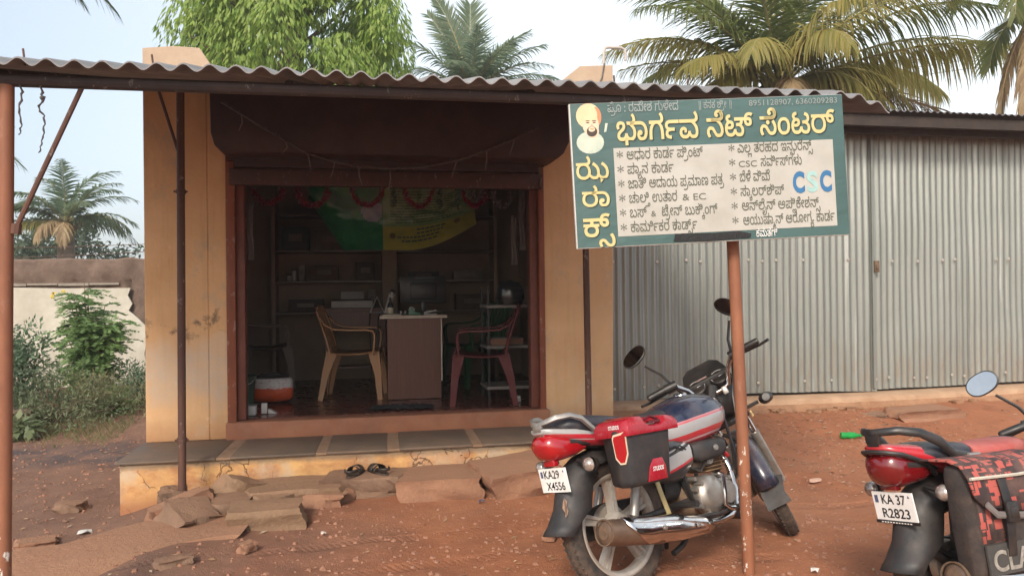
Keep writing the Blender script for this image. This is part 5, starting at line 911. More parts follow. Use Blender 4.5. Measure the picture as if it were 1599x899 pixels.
# pebbles, crumbs of earth, dry leaves and straw
def scatter(name, mat, n, fn, maker, label, cat):
    b = MB()
    for i in range(n):
        x, y = fn()
        maker(b, x, y, gz2(x, y))
    return tag(b.build(name, mat, smooth=40), label, cat, kind='stuff')
def inside(x, y):
    return -1.62 < x < 2.2 and y > 5.38
def area():
    while 1:
        y = 2.4 + 6.2 * random.random() ** 1.5; x = random.uniform(-.62 * y - .3, .85 * y + .3)
        if not inside(x, y) and not (x > 2 and y > 6.5): return x, y
def peb(b, x, y, z):
    s = .003 + .017 * random.random() ** 5
    a = random.random() * 6.28
    k = [V((math.cos(a + i * 1.257) * s * random.uniform(.7, 1.3), math.sin(a + i * 1.257) * s * random.uniform(.7, 1.3), 0)) for i in range(5)]
    c = V((x, y, z - s * .2))
    b.add([c + q for q in k] + [c + q * .55 + V((0, 0, s * random.uniform(.5, .9))) for q in k], [(0, 1, 6, 5), (1, 2, 7, 6), (2, 3, 8, 7), (3, 4, 9, 8), (4, 0, 5, 9), (5, 6, 7, 8, 9)])
scatter('pebbles', M('mixed_pebbles', (.30, .150, .095), (.22, .105, .068), 25, .95), 13000, area, peb, 'small pebbles and crumbs of red earth', 'pebbles')
def leafy(b, x, y, z):
    s = random.uniform(.008, .026); a = random.random() * 6.28; w = s * random.uniform(.15, .45)
    d = V((math.cos(a), math.sin(a), random.uniform(-.1, .3))); e = V((-math.sin(a), math.cos(a), random.uniform(-.3, .3)))
    c = V((x, y, z + .008))
    b.add([c - d * s, c + e * w + V((0, 0, .004)), c + d * s, c - e * w], [(0, 1, 2), (0, 2, 3)])
def larea():
    r = random.random()
    if r < .35:
        while 1:
            x, y = random.gauss(3.6, 1.5), random.gauss(5.7, .55)
            if x > 2.2 and y < 6.45: return x, y
    if r < .75:
        while 1:
            x, y = random.uniform(-4.6, -1.7), random.uniform(3, 9.4)
            if not inside(x, y): return x, y
    return area()
scatter('leaf_litter', leaf_mat('dry_litter', [(.33, .20, .11), (.22, .13, .07), (.38, .27, .17), (.27, .15, .09), (.48, .38, .27), (.12, .075, .05)], .9, .1), 2600, larea, leafy, 'dry leaves and straw scattered on the earth', 'leaf litter')
def twig(name, label, pts, r):
    b = MB(); b.tube(pts, r, 6)
    return tag(b.build(name, M('dry_twig', (.14, .085, .055), None, 20, .95), origin=pts[0]), label, 'twig')
twig('twig', 'dry twig lying near the pinkish slab by the shed', [(4.15, 6.0, .13), (4.3, 5.97, .145), (4.42, 5.9, .13), (4.5, 5.88, .15)], .008)
twig('twig', 'thin dark twig on the slope behind the canopy post', [(3.1, 6.1, .16), (3.18, 5.98, .15), (3.22, 5.9, .14)], .007)
# litter
def litter(label, x, y, s, col, a):
    b = MB(); z = gz2(x, y)
    n = 9; vs = []
    for i in range(n):
        t = 6.283 * i / n; r = s * random.uniform(.7, 1.15)
        vs.append((x + math.cos(t + a) * r, y + math.sin(t + a) * r * .7, z + .012 + random.uniform(-.006, .016)))
    vs.append((x, y, z + .03))
    b.add(vs, [(i, (i + 1) % n, n) for i in range(n)])
    tag(b.build('litter_scrap', M('litter', col, None, 40, .7), origin=(x, y, z), smooth=180), label, 'litter')
random.seed(31)
litter('crumpled white scrap on the path beside the plinth corner', -1.72, 5.15, .055, (.62, .62, .58), .3)
litter('small pale paper scrap left of the second motorcycle', 2.07, 3.23, .022, (.75, .72, .68), 1)
litter('pale leaf shaped scrap on the earth beyond the front wheel', 3.06, 4.75, .05, (.55, .34, .25), 2)
litter('small blue foil scrap at the foot of the step stones', .73, 4.83, .022, (.10, .12, .2), 2)
litter('white flake of paper on the earth before the lowest tan block', -.24, 4.38, .02, (.66, .55, .48), 1)
# green bottle
bo = thing('plastic_bottle', 'crushed green plastic bottle lying on the earth', 'bottle', (3.93, 5.60, .118), rad(-14))
b = MB(); b.lathe([(0, -.075), (.024, -.074), (.028, -.06), (.024, -.03), (.028, 0), (.027, .03), (.016, .058), (.011, .068), (.011, .078)], (0, 0, .012), (1, 0, 0), 14)
t = NT('green_bottle_plastic'); t.set(Base_Color=(.03, .42, .10), Roughness=.15, Transmission_Weight=.4, IOR=1.3)
b.build('bottle_body', t.m, bo)
b = MB(); b.lathe([(0, .10), (.014, .10), (.014, .078), (0, .078)], (0, 0, .012), (1, 0, 0), 12); b.build('cap', M('green_cap', (.03, .3, .08), None, 9, .4), bo)
# sandals
def sandal(loc, rz, label):
    t = thing('sandal', label, 'sandal', loc, rz, 'pair of sandals on the step')
    out = []
    for i in range(20):
        a = 6.2832 * i / 20
        x = math.cos(a) * .125; w = .045 + .008 * math.cos(a)
        out.append((x, math.sin(a) * w))
    b = MB(); b.prism(out, 0, .022, lambda p: V((p.x, p.z, p.y)))
    b.build('sole', M('dark_brown_sole', (.028, .018, .014), None, 20, .7, dust=.3), t, bevel=.004)
    b = MB()
    for x0, x1, h in ((.01, .075, .055), (-.03, .0, .058)):
        R = []
        for i in range(9):
            a = math.pi * i / 8
            R.append([(x0, math.cos(a) * .05, .018 + math.sin(a) * h), (x1, math.cos(a) * .047, .018 + math.sin(a) * (h - .008))])
        b.loft(R, False, False)
    o = b.build('strap', M('dark_leather_strap', (.030, .021, .018), None, 30, .55), t); md = o.modifiers.new('solid', 'SOLIDIFY'); md.thickness = .004
    b = MB(); R = []
    for i in range(9):
        a = math.pi * (.5 + i / 8)
        R.append([(-.06 + math.cos(a) * .062, math.sin(a) * .045, .045), (-.06 + math.cos(a) * .06, math.sin(a) * .044, .062)])
    b.loft(R, False, False); o = b.build('heel_strap', bpy.data.materials['dark_leather_strap'], t); md = o.modifiers.new('solid', 'SOLIDIFY'); md.thickness = .004
    return t
sandal((-.075, 5.25, .112), rad(70), 'left sandal of the dark pair on the step stone')
sandal((.085, 5.26, .112), rad(118), 'right sandal of the dark pair with its strap lying open')

# ------------------------------------------------------------------ left background: wall, bushes, trees
wl = thing('compound_wall', 'old compound wall of mud brick with stained white plaster', 'wall', (-4.2, 12, -.1))
b = MB(); R = []
for k, (y, z) in enumerate(((12.0, -.2), (12.0, .6), (12.0, 1.2), (12.0, 1.56), (11.98, 1.60), (11.97, 1.74), (11.99, 1.88), (12.08, 1.905), (12.24, 1.9), (12.25, 1.2), (12.25, -.2))):
    R.append([(-9 + .06 * i, y + .05 * noise.noise(V((i * .31, z * 5, 3))) + .03 * noise.noise(V((i * .9, z * 9, 3))), z + .035 * noise.noise(V((i * .23, y, 9)))) for i in range(160)])
b.loft(R, False, False); b.build('brick_body', MT['brick'], wl, True, smooth=40)
b = MB(); edge = [(-3.62 + .27 , 1.47), (-3.66 + .27, 1.36), (-3.60 + .27, 1.24), (-3.68 + .3, 1.14), (-3.55 + .3, 1.02), (-3.46 + .3, .92), (-3.44 + .3, .7), (-3.47 + .3, .5), (-3.42 + .3, .2), (-3.45 + .3, -.2)]
b.prism([(-9, -.2), (-9, 1.50), (-6.2, 1.485), (-5.1, 1.50), (-4.3, 1.475)] + edge, 11.93, 11.98); b.build('plaster_coat', MT['white_wall'], wl, True, smooth=None)
b = MB()
for x in [-7.6 + .41 * i for i in range(10)]: b.span((x, 11.945, 1.515 + .006 * math.sin(x * 9)), (x + .40, 11.99, 1.548))
b.build('ledge', M('weathered_cement_ledge', (.30, .26, .22), (.2, .17, .14), 5, .95), wl, True, smooth=None)

def add_leaf(b, p, d, n, L, w, fold=.0):
    d = d.normalized(); s = d.cross(n)
    s = s.normalized() if s.length > 1e-5 else d.orthogonal().normalized()
    m = p + d * L * .45 - n * fold
    b.add([p, m + s * w / 2, p + d * L, m - s * w / 2], [(0, 1, 2, 3)])
def rv(): return V((random.gauss(0, 1), random.gauss(0, 1), random.gauss(0, 1))).normalized()
def bush(name, label, cat, c, d, n, L, w, mat, seed, droop=.2, lumps=14, stemmat=None, group=None):
    random.seed(seed)
    t = thing(name, label, cat, c, 0, group)
    b = MB(); st = MB()
    cs = []
    for i in range(lumps):
        q = rv(); q.z = abs(q.z); r = random.uniform(.35, .95)
        cs.append((V((q.x * d[0] * r, q.y * d[1] * r, q.z * d[2] * r * .95 + .02)), random.uniform(.22, .42)))
        st.tube([(q.x * .05, q.y * .05, -.05), (q.x * d[0] * r * .4, q.y * d[1] * r * .4, q.z * d[2] * r * .6), tuple(cs[-1][0])], [.012, .008, .003], 5)
    for i in range(n):
        cc, s = random.choice(cs)
        q = rv(); p = cc + V((q.x * d[0] * s, q.y * d[1] * s, q.z * d[2] * s)) * random.uniform(.5, 1.05)
        if p.z < -.02: p.z = random.uniform(0, .06)
        dd = (q + rv() * .8 + V((0, 0, -droop))); k = random.uniform(.6, 1.25)
        add_leaf(b, p, dd, (q + V((0, 0, .8)) + rv() * .4).normalized(), L * k, w * k)
    b.build('foliage', mat, t, smooth=None)
    st.build('stem', stemmat or M('bush_twig', (.14, .10, .07), None, 10, .9), t)
    return t
G1 = leaf_mat('greygreen_leaves', [(.155, .205, .105), (.20, .25, .13), (.11, .155, .08), (.235, .27, .155), (.165, .22, .135)])
G2 = leaf_mat('bright_green_leaves', [(.17, .30, .10), (.23, .36, .13), (.13, .23, .08), (.28, .39, .16)])
G3 = leaf_mat('blue_green_leaves', [(.12, .195, .115), (.16, .24, .145), (.09, .15, .09), (.20, .28, .18)])
G4 = leaf_mat('dry_bush_leaves', [(.29, .25, .14), (.22, .20, .10), (.16, .175, .085), (.36, .30, .19), (.13, .155, .075)])
GF = leaf_mat('distant_foliage', [(.07, .10, .06), (.10, .135, .08), (.055, .085, .05)])
bush('bush', 'wide grey green bush spreading low beside the path', 'bush', (-3.45, 9.2, -.06), (.95, .6, .62), 7000, .055, .013, G1, 1, lumps=26)
bush('bush', 'straw coloured dry bush between the green bushes', 'bush', (-3.05, 9.55, -.04), (.75, .5, .52), 3400, .06, .009, G4, 2, lumps=18)
bush('bush', 'dark green bush close to the shop corner', 'bush', (-2.62, 10.3, -.02), (.62, .5, .68), 3600, .05, .02, G3, 3, lumps=18)
bush('bush', 'blue green large leaved bush below the white wall', 'bush', (-4.25, 10.4, -.02), (.62, .5, 1.15), 3300, .085, .036, G3, 4, lumps=20)
bush('bush', 'small light green bush at the right end of the bushes', 'bush', (-2.78, 9.75, -.05), (.38, .32, .36), 1500, .045, .018, G2, 6, lumps=10)
bush('leafy_plant', 'low plant with broad leaves beside the planks', 'plant', (-3.42, 8.55, -.1), (.26, .2, .26), 130, .14, .06, G1, 7, droop=.5, lumps=7)
bush('bush', 'dense green bush behind the leaning planks', 'bush', (-4.6, 9.9, -.02), (.7, .5, .85), 4200, .05, .016, G1, 8, lumps=18)
# feathery tall shrub
random.seed(21)
sh = thing('tall_shrub', 'tall feathery light green shrub before the white wall', 'shrub', (-3.38, 10.3, -.05))
b = MB(); st = MB()
for i in range(20):
    a = random.random() * 6.283; h = random.uniform(.6, 1.62); r = random.uniform(.06, .60) * (1.35 - h / 1.9)
    top = V((math.cos(a) * r, math.sin(a) * r * .8, h)); mid = V((top.x * .35, top.y * .35, h * .55))
    st.tube([(math.cos(a) * .03, math.sin(a) * .03, -.05), tuple(mid), tuple(top)], [.014, .009, .004], 6)
    for k in range(30):
        f = random.uniform(.25, 1.0); p = mid.lerp(top, (f - .5) * 2) if f > .5 else V((0, 0, 0)).lerp(mid, f * 2)
        az = random.random() * 6.283; L = random.uniform(.16, .34)
        tw = V((math.cos(az), math.sin(az), random.uniform(-.05, .55))).normalized()
        for j in range(16):
            q = p + tw * L * j / 15 + V((0, 0, -.10 * (j / 15) ** 2))
            side = tw.cross(V((0, 0, 1))).normalized()
            for sg in (-1, 1): add_leaf(b, q, side * sg + tw * .55 + V((0, 0, random.uniform(-.35, .25))), (rv() * .6 + V((0, -.6, .6))).normalized(), random.uniform(.045, .075), .020)
b.build('foliage', G2, sh, smooth=None)
st.build('stem', M('shrub_stem', (.22, .17, .10), None, 9, .9), sh)
for p in ((-.30, -.35, 1.40), (-.26, -.36, 1.44), (-.15, -.4, 1.47)):
    b = MB()
    for k in range(6): add_leaf(b, V(p), rv(), V((0, -1, .3)), .034, .024)
    b.build('flower', M('yellow_petal', (.75, .55, .04), None, 9, .6), sh, smooth=None)
# planks, rod
for i, (z, a, w) in enumerate(((.02, .03, .2), (.09, -.04, .18), (.15, .07, .16))):
    b = MB(); b.box((0, 0, 0), (.9, w, .045), Matrix.Rotation(a, 3, 'Z') @ Matrix.Rotation(rad(3), 3, 'Y'))
    tag(b.build('plank', wood_mat('weathered_plank', (.22, .165, .12), (.13, .095, .07), False, .9), origin=None, smooth=30, bevel=.006), ('lowest', 'middle', 'topmost')[i] + ' weathered plank of the small heap by the bushes', 'plank', 'planks by the bushes')
    COL.objects[-1].location = (-3.95, 8.95, z)
b = MB(); b.tube([(-4.65, 10.9, -.1), (-4.65, 10.9, .93), (-4.68, 10.9, .98), (-4.80, 10.9, 1.06)], .022, 8)
tag(b.build('bent_rod', MT['grime'], origin=(-4.65, 10.9, -.1)), 'rusty bent rod standing before the white wall', 'rod')
# grass
b = MB(); random.seed(5)
for i in range(2600):
    x, y = random.uniform(-4.8, -2.5), random.gauss(8.75, .30)
    if y < 8.15 + .25 * math.sin(x * 3): continue
    z = gz2(x, y); a = random.random() * 6.28; h = random.uniform(.03, .11)
    d = V((math.cos(a), math.sin(a), 1.4)).normalized(); add_leaf(b, V((x, y, z - .005)), d, V((-math.sin(a), math.cos(a), .2)), h, .006)
tag(b.build('grass', leaf_mat('thin_grass', [(.09, .14, .045), (.16, .19, .08), (.27, .23, .12), (.07, .11, .04)]), smooth=None), 'thin green grass along the edge of the path', 'grass', kind='stuff')

# palms
FM = dict(g=leaf_mat('palm_green', [(.15, .19, .055), (.21, .245, .085), (.11, .15, .045), (.28, .29, .12)], .42, .45),
          y=leaf_mat('palm_yellow_green', [(.33, .31, .09), (.42, .36, .12), (.24, .25, .07), (.48, .40, .17)], .45, .45),
          d=leaf_mat('palm_dry', [(.33, .235, .125), (.24, .16, .085), (.40, .31, .18), (.20, .13, .075)], .7, .2),
          h=leaf_mat('palm_hazy_green', [(.14, .20, .12), (.19, .25, .15), (.11, .165, .10), (.25, .28, .17)], .5, .4),
          r=M('palm_rachis', (.28, .25, .10), (.20, .17, .07), 4, .55), rd=M('dry_rachis', (.30, .21, .12), None, 4, .8))
def frond(t, az, el, L, droop, kind, nl=46, ll=.62, hang=.5, twist=0, w=.036, lab=None):
    """leaf built in the palm's own space, starting at the crown's centre"""
    b = MB(); b.m = 0
    az = rad(az); N = 26; pts = []; p = V((0, 0, 0)); a = rad(el)
    hd = V((math.cos(az), math.sin(az), 0))
    for i in range(N + 1):
        s = i / N; ang = a - rad(droop) * s ** 1.35
        pts.append(p.copy()); p = p + (hd * math.cos(ang) + V((0, 0, 1)) * math.sin(ang)) * (L / N)
    b.tube(pts, [.030 * (1 - .93 * i / N) + .002 for i in range(N + 1)], 5)
    b.m = 1
    for i in range(nl):
        s = .16 + .84 * i / (nl - 1)
        k = min(N - 1, int(s * N)); q = pts[k].lerp(pts[k + 1], s * N - k)
        tg = (pts[k + 1] - pts[k]).normalized()
        sd = V((0, 0, 1)).cross(tg)
        sd = sd.normalized() if sd.length > .05 else V((-math.sin(az), math.cos(az), 0))
        up = tg.cross(sd)
        if twist: 
            Rt = Matrix.Rotation(rad(twist), 3, tg); sd = Rt @ sd; up = Rt @ up
        le = ll * (math.sin(math.pi * (.14 + .80 * s)) ** .6) * random.uniform(.82, 1.1)
        for sg in (-1, 1):
            if random.random() < .04: continue
            d = (sd * sg * (1.05 - .45 * s) + tg * (.55 + .5 * s) + up * random.uniform(.05, .35)).normalized()
            hg = hang * random.uniform(.6, 1.35)
            pp = q + d * .01; wd = tg.cross(d).cross(d).normalized() if False else (tg - d * tg.dot(d)).normalized()
            ls = []; x = pp.copy(); dd = d.copy()
            for j in range(5):
                ww = w * (.55, 1, .9, .55, .08)[j]
                ls.append([x - wd * ww / 2, x + wd * ww / 2])
                dd = (dd + V((0, 0, -1)) * hg * .5).normalized(); x = x + dd * le / 4
            b.loft(ls, False, False)
    dry = kind == 'd'
    o = b.build('frond', [FM['rd'] if dry else FM['r'], FM[kind]], t, smooth=60, label=lab)
    return o
def palm(label, c, fr, zg, trunk_r=.16, seed=1, lean=(0, 0), **kw):
    random.seed(seed)
    t = thing('coconut_palm', label, 'palm', (c[0], c[1], zg), group='coconut palms')
    H = c[2] - zg
    for f in fr:
        o = frond(t, *f[:5], **{**kw, **(f[5] if len(f) > 5 else {})}); o.location = (lean[0], lean[1], H)
    b = MB(); n = 22
    b.tube([(lean[0] * (i / n) ** 1.5, lean[1] * (i / n) ** 1.5, H * i / n * 1.0) for i in range(n + 1)], [trunk_r * (1.25 - .35 * i / n) * (1 + .06 * (i % 2)) for i in range(n + 1)], 12)
    for i in range(14):
        a = i * 2.4; b.strip([(lean[0] + math.cos(a) * .05, lean[1] + math.sin(a) * .05, H - .45), (lean[0] + math.cos(a) * trunk_r * 1.5, lean[1] + math.sin(a) * trunk_r * 1.5, H - .1), (lean[0] + math.cos(a) * trunk_r * 2.6, lean[1] + math.sin(a) * trunk_r * 2.6, H + .15)], [.12, .1, .05], .02, (-math.sin(a), math.cos(a), 0))
    b.build('trunk', M('palm_trunk', (.20, .155, .12), (.12, .09, .07), 9, .95, bump=.6, bsc=18), t)
    return t
def spread(n, el0, el1, L, droop, kind, seed, **kw):
    random.seed(seed); out = []
    for i in range(n):
        f = i / max(1, n - 1)
        out.append((i * 137.5 + random.uniform(-12, 12), el0 + (el1 - el0) * f + random.uniform(-6, 6), L * random.uniform(.88, 1.08), droop * random.uniform(.8, 1.15), kind, kw))
    return out
# big coconut palm behind the tin shed
cx, cy, cz = 7.85, 13.2, 5.15
palm('big coconut palm with yellowing fronds rising behind the tin shed', (cx, cy, cz), [
    (165, 62, 3.7, 70, 'g', dict(hang=.35)), (195, 50, 3.5, 60, 'g', dict(hang=.4)), (140, 70, 3.6, 55, 'g'), (210, 20, 3.1, 55, 'y', dict(hang=.65)), (178, 22, 3.2, 42, 'y', dict(hang=.8)),
    (250, 74, 3.6, 45, 'g'), (100, 84, 3.8, 30, 'y'), (290, 72, 3.5, 48, 'g'), (40, 70, 3.8, 55, 'g'), (10, 58, 4.1, 52, 'g', dict(hang=.5)),
    (-12, 52, 4.0, 46, 'g', dict(hang=.5)), (352, 30, 4.7, 48, 'y', dict(hang=1.0, ll=1.15)), (12, 26, 4.6, 52, 'y', dict(hang=1.1, ll=1.15)), (346, 22, 4.9, 34, 'y', dict(hang=1.2, ll=1.2)), (338, 44, 4.2, 62, 'g', dict(hang=.8, ll=1.1)), (200, 40, 3.8, 62, 'g', dict(hang=.7)), (325, 14, 2.6, 95, 'y', dict(hang=1.2)),
    (300, 20, 2.2, 100, 'y', dict(hang=1.2)), (250, 14, 2.0, 105, 'd', dict(hang=1.4)), (330, 28, 2.6, 100, 'y', dict(hang=1.3)), (300, 8, 2.2, 90, 'd', dict(hang=1.4)), (350, -4, 3.0, 40, 'd', dict(hang=.9)), (205, 18, 2.6, 80, 'y', dict(hang=1.2)), (340, 2, 3.4, 40, 'd', dict(hang=.6)), (215, 6, 1.7, 95, 'd', dict(hang=1.3)), (225, 64, 3.4, 60, 'g'),
    (60, 48, 3.6, 60, 'g'), (120, 40, 3.4, 60, 'g'), (155, 45, 3.7, 70, 'y', dict(hang=.8)), (185, 35, 3.6, 65, 'y', dict(hang=.9)), (310, 50, 3.6, 80, 'y', dict(hang=.9)), (355, 62, 4.2, 70, 'y', dict(hang=.8)), (265, 40, 2.8, 95, 'y', dict(hang=1.1)), (230, 35, 2.8, 85, 'y', dict(hang=1.0)), (85, 20, 3.2, 60, 'y'), (272, 50, 3.0, 80, 'y', dict(hang=.9))],
    .3, .17, 11, nl=84, ll=.85, w=.042)
# palm at the right edge
palm('coconut palm cut by the right edge of the photo', (10.98, 10.6, 5.95), [
    (185, -22, 1.5, 62, 'g', dict(hang=.3)), (190, 62, 2.6, 150, 'g'), (215, 30, 2.0, 120, 'g', dict(hang=.6)), (215, -50, 2.3, 45, 'd', dict(hang=1.6)), (180, -55, 2.1, 38, 'd', dict(hang=1.8, ll=.5)), (250, -50, 2.2, 40, 'd', dict(hang=1.6)), (250, 60, 2.6, 100, 'g'),
    (300, 60, 2.8, 100, 'g'), (20, 60, 2.8, 100, 'g'), (80, 60, 2.8, 100, 'g'), (140, 60, 2.8, 100, 'g')], .1, .17, 12, nl=54, ll=.62)
# middle palm far behind the shop
palm('pale green palm standing far behind the shop roof', (3.15, 22, 7.1), [
    (80, 86, 2.9, 14, 'h', dict(twist=0, hang=.12, ll=.95)), (172, 80, 3.0, 22, 'h', dict(twist=70, hang=.12)), (150, 72, 2.9, 24, 'h', dict(hang=.2, twist=-60)), (30, 58, 2.5, 30, 'h', dict(hang=.25, twist=60)), (180, 40, 2.4, 55, 'h'), (5, 36, 2.9, 55, 'h'), (350, 30, 2.6, 60, 'h'),
    (200, 25, 2.2, 60, 'h'), (270, 60, 2.4, 50, 'h'), (300, 48, 2.6, 50, 'h'), (240, 48, 2.4, 50, 'h'), (90, 60, 2.6, 50, 'h'), (340, 62, 2.5, 40, 'h'), (330, 12, 2.4, 60, 'h'), (215, 10, 2.2, 60, 'h'), (10, 20, 2.9, 45, 'h'), (0, 52, 2.8, 40, 'h'), (185, 55, 2.5, 45, 'h'), (320, 35, 2.8, 60, 'h'), (250, 32, 2.5, 60, 'h'), (345, 8, 2.8, 40, 'h')],
    0, .2, 13, nl=50, ll=.66, w=.05)
# left palm beyond the compound wall
palm('hazy coconut palm beyond the compound wall', (-10.05, 28.5, 3.85), spread(15, 80, 25, 2.6, 75, 'h', 5, hang=.45) + [
    (225, 8, 2.4, 50, 'y', dict(hang=1.0)), (250, 15, 1.6, 95, 'd', dict(hang=1.3)), (285, 12, 1.6, 100, 'd', dict(hang=1.3)), (-10, 28, 2.4, 85, 'h', dict(hang=.9)), (15, 12, 2.5, 70, 'h', dict(hang=.9)), (345, 30, 2.3, 95, 'h', dict(hang=.8)),
    (175, 20, 2.2, 70, 'h', dict(hang=.8)), (195, 40, 2.4, 70, 'h')], 0, .27, 14, nl=46, ll=.66, w=.06)
palm('palm outside the left edge showing only dry frond ends', (-9.7, 19.5, 4.9), spread(9, 70, 15, 2.1, 80, 'h', 8) + [(-10, 15, 2.0, 85, 'd', dict(hang=1.2)), (-35, 5, 1.8, 80, 'd', dict(hang=1.2))], 0, .2, 15, nl=40)
palm('palm above the top left corner showing only drooping leaf tips', (-4.0, 8.6, 5.33), [(0, -28, 1.45, 25, 'h', dict(hang=.5)), (12, -18, 1.7, 35, 'h', dict(hang=.5)), (-25, 40, 2.4, 118, 'h', dict(hang=.5)), (60, 40, 2.4, 90, 'h'), (120, 50, 2.6, 90, 'h'), (180, 50, 2.6, 90, 'h'), (240, 50, 2.6, 90, 'h'), (300, 62, 2.6, 90, 'h')], -.1, .13, 16, nl=46, ll=.42)

# leafy tree with drooping leaves behind the shop
random.seed(40)
TM = leaf_mat('drooping_tree_leaves', [(.23, .34, .07), (.31, .43, .10), (.14, .24, .05), (.39, .48, .14), (.26, .38, .085)], .4, .35)
tr = thing('leafy_tree', 'dense light green tree with drooping leaves behind the shop', 'tree', (-1.2, 14.2, 0))
b = MB(); st = MB()
st.tube([(0, 0, 0), (.05, 0, 2), (-.05, .1, 4.2), (0, 0, 6.6), (.1, 0, 8)], [.2, .17, .13, .09, .03], 10)
crown = V((.02, 0, 5.75))
for i in range(190):
    q = rv(); r = random.uniform(.45, 1.0) ** .6
    zr = 2.6 if q.z > 0 else 2.6
    c = crown + V((q.x * 1.95 * r, q.y * 1.8 * r, q.z * zr * r))
    c.x *= 1.0 - .06 * max(0, (c.z - 6.2)); 
    if c.z > 7.6: c.x *= .85
    if i % 3 == 0: st.tube([(0, 0, max(2.5, c.z - 1.2)), (c.x * .6, c.y * .6, c.z - .4), tuple(c)], [.05, .03, .012], 6)
    R = random.uniform(.28, .5)
    for k in range(300):
        q2 = rv(); p = c + V((q2.x * R, q2.y * R, q2.z * R * 1.15))
        out = V((q2.x, q2.y, 0))
        d = V((0, 0, -1)) + out * .55 + rv() * .28
        L = random.uniform(.09, .20)
        add_leaf(b, p, d, (out + rv() * .5 + V((0, 0, .3))).normalized(), L, L * .27)
b.build('crown', TM, tr, smooth=None)
st.build('trunk', M('tree_bark', (.17, .13, .10), (.10, .08, .06), 8, .95, bump=.5), tr)
# distant trees
def round_tree(name, label, c, d, n, seed, L=.22):
    random.seed(seed)
    t = thing(name, label, 'tree', (c[0], c[1], 0)); b = MB(); st = MB()
    st.tube([(0, 0, 0), (.1, 0, c[2] * .5), (0, .1, c[2])], [.2, .15, .05], 8)
    for i in range(n):
        q = rv(); r = random.uniform(.3, 1.) ** .5
        cc = V((q.x * d[0] * r, q.y * d[1] * r, c[2] + q.z * d[2] * r))
        for k in range(60):
            p = cc + rv() * random.uniform(.2, .75) * .8
            add_leaf(b, p, rv() + V((0, 0, -.3)), rv(), L, L * .5)
    b.build('crown', GF, t, smooth=None); st.build('trunk', bpy.data.materials['tree_bark'], t)
round_tree('far_tree', 'dull green tree left of the hazy palm beyond the wall', (-11.6, 33, 3.0), (2.6, 1.6, 1.6), 60, 3)
round_tree('far_tree', 'low dull green tree behind the left canopy post', (-16.0, 36, 2.7), (3.0, 1.6, 2.2), 55, 4)
round_tree('far_tree', 'far low tree right of the hazy palm beyond the wall', (-11.3, 60, 1.9), (1.7, 1.5, 1.5), 18, 5, .4)
# overhead wires
def wire(label, a, c, sag, r=.008):
    a, c = V(a), V(c); b = MB()
    b.tube([a.lerp(c, i / 16) - V((0, 0, sag * 4 * (i / 16) * (1 - i / 16))) for i in range(17)], r, 5)
    tag(b.build('overhead_wire', MT['pole2'], origin=tuple(a)), label, 'wire', 'overhead wires')
wire('upper thin wire crossing the sky at the right', (4.5, 20, 6.1), (24, 20, 9.3), .1)
wire('lower thin wire crossing the sky at the right', (4.5, 20, 5.9), (24, 20, 9.0), .1)
wire('upper wire before the hazy palm beyond the wall', (-12, 20, 2.55), (-3, 20, 2.75), .1)
wire('lower wire before the hazy palm beyond the wall', (-12, 20, 2.25), (-3, 20, 2.6), .1)
# ------------------------------------------------------------------ the shop sign
U = V((1.258, -.14, .056)).normalized()
Vv = (V((0, 0, 1)) - U * U.z).normalized()
Yv = Vv.cross(U)
sm_ = Matrix(((U.x, Yv.x, Vv.x, .929), (U.y, Yv.y, Vv.y, 3.235), (U.z, Yv.z, Vv.z, 1.534), (0, 0, 0, 1)))
sg = thing('shop_sign', 'teal printed shop sign with yellow title and white list of services', 'sign', mat=sm_)
SW, SH = 1.267, .645
b = MB(); b.span((0, 0, 0), (SW, .022, SH)); b.build('sign_frame', M('flex_edge_white', (.55, .54, .52), (.40, .40, .38), 9, .6), sg, smooth=30, bevel=.003)
t = NT('teal_flex_print'); n = t.noise(2.4, 4, .5)
t.set(Base_Color=t.mix(t.ramp(n, [(.35, 0.), (.7, 1.)]), (.056, .118, .112), (.044, .092, .09)), Roughness=.42)
t.bump(t.noise(3.2, 3, .5, (1.2, 1, 2.2)), .35, .03)
TEAL = t.m
b = MB(); b.add([(.006, -.0015, .004), (SW - .002, -.0015, .004), (SW - .002, -.0015, SH - .002), (.006, -.0015, SH - .002)], [(0, 1, 2, 3)]); b.build('printed_face', TEAL, sg, smooth=None)
b = MB(); b.add([(.190, -.0032, .046), (1.208, -.0032, .046), (1.208, -.0032, .44), (.190, -.0032, .44)], [(0, 1, 2, 3)])
t = NT('white_flex_print'); t.set(Base_Color=t.mix(t.ramp(t.noise(5, 5, .6), [(.4, 0.), (.7, 1.)]), (.43, .42, .385), (.36, .35, .31)), Roughness=.45); t.bump(t.noise(3.2, 3, .5), .25, .03)
b.build('list_panel', t.m, sg, smooth=None)
YEL = M('pale_yellow_print', (.58, .50, .24), (.50, .42, .18), 8, .45)
SHD = M('dark_teal_print', (.016, .045, .045), None, 9, .5)
INK = M('grey_green_print_ink', (.080, .086, .066), (.11, .115, .09), 30, .5)
FAINT = M('faint_grey_print', (.30, .34, .33), (.20, .24, .24), 20, .5)
def line(key, x, z, h, mat, wid, y=-.005, name='lettering', vs_=1.0):
    b = MB(); kan(b, key, x, z, h, lambda a, c: V((a, y, c)), wid, vs_); return b.build(name, mat, sg, smooth=None)
def lline(text, x, z, h, mat, wid=None, y=-.005, name='lettering'):
    b = MB(); lat(b, text, x, z, h, lambda a, c: V((a, y, c)), wid); return b.build(name, mat, sg, smooth=None)
line('title', .214, .468, .060, SHD, 1.012, -.0030, 'lettering_shadow', 1.02); line('title', .207, .473, .060, YEL, 1.012, vs_=1.02)
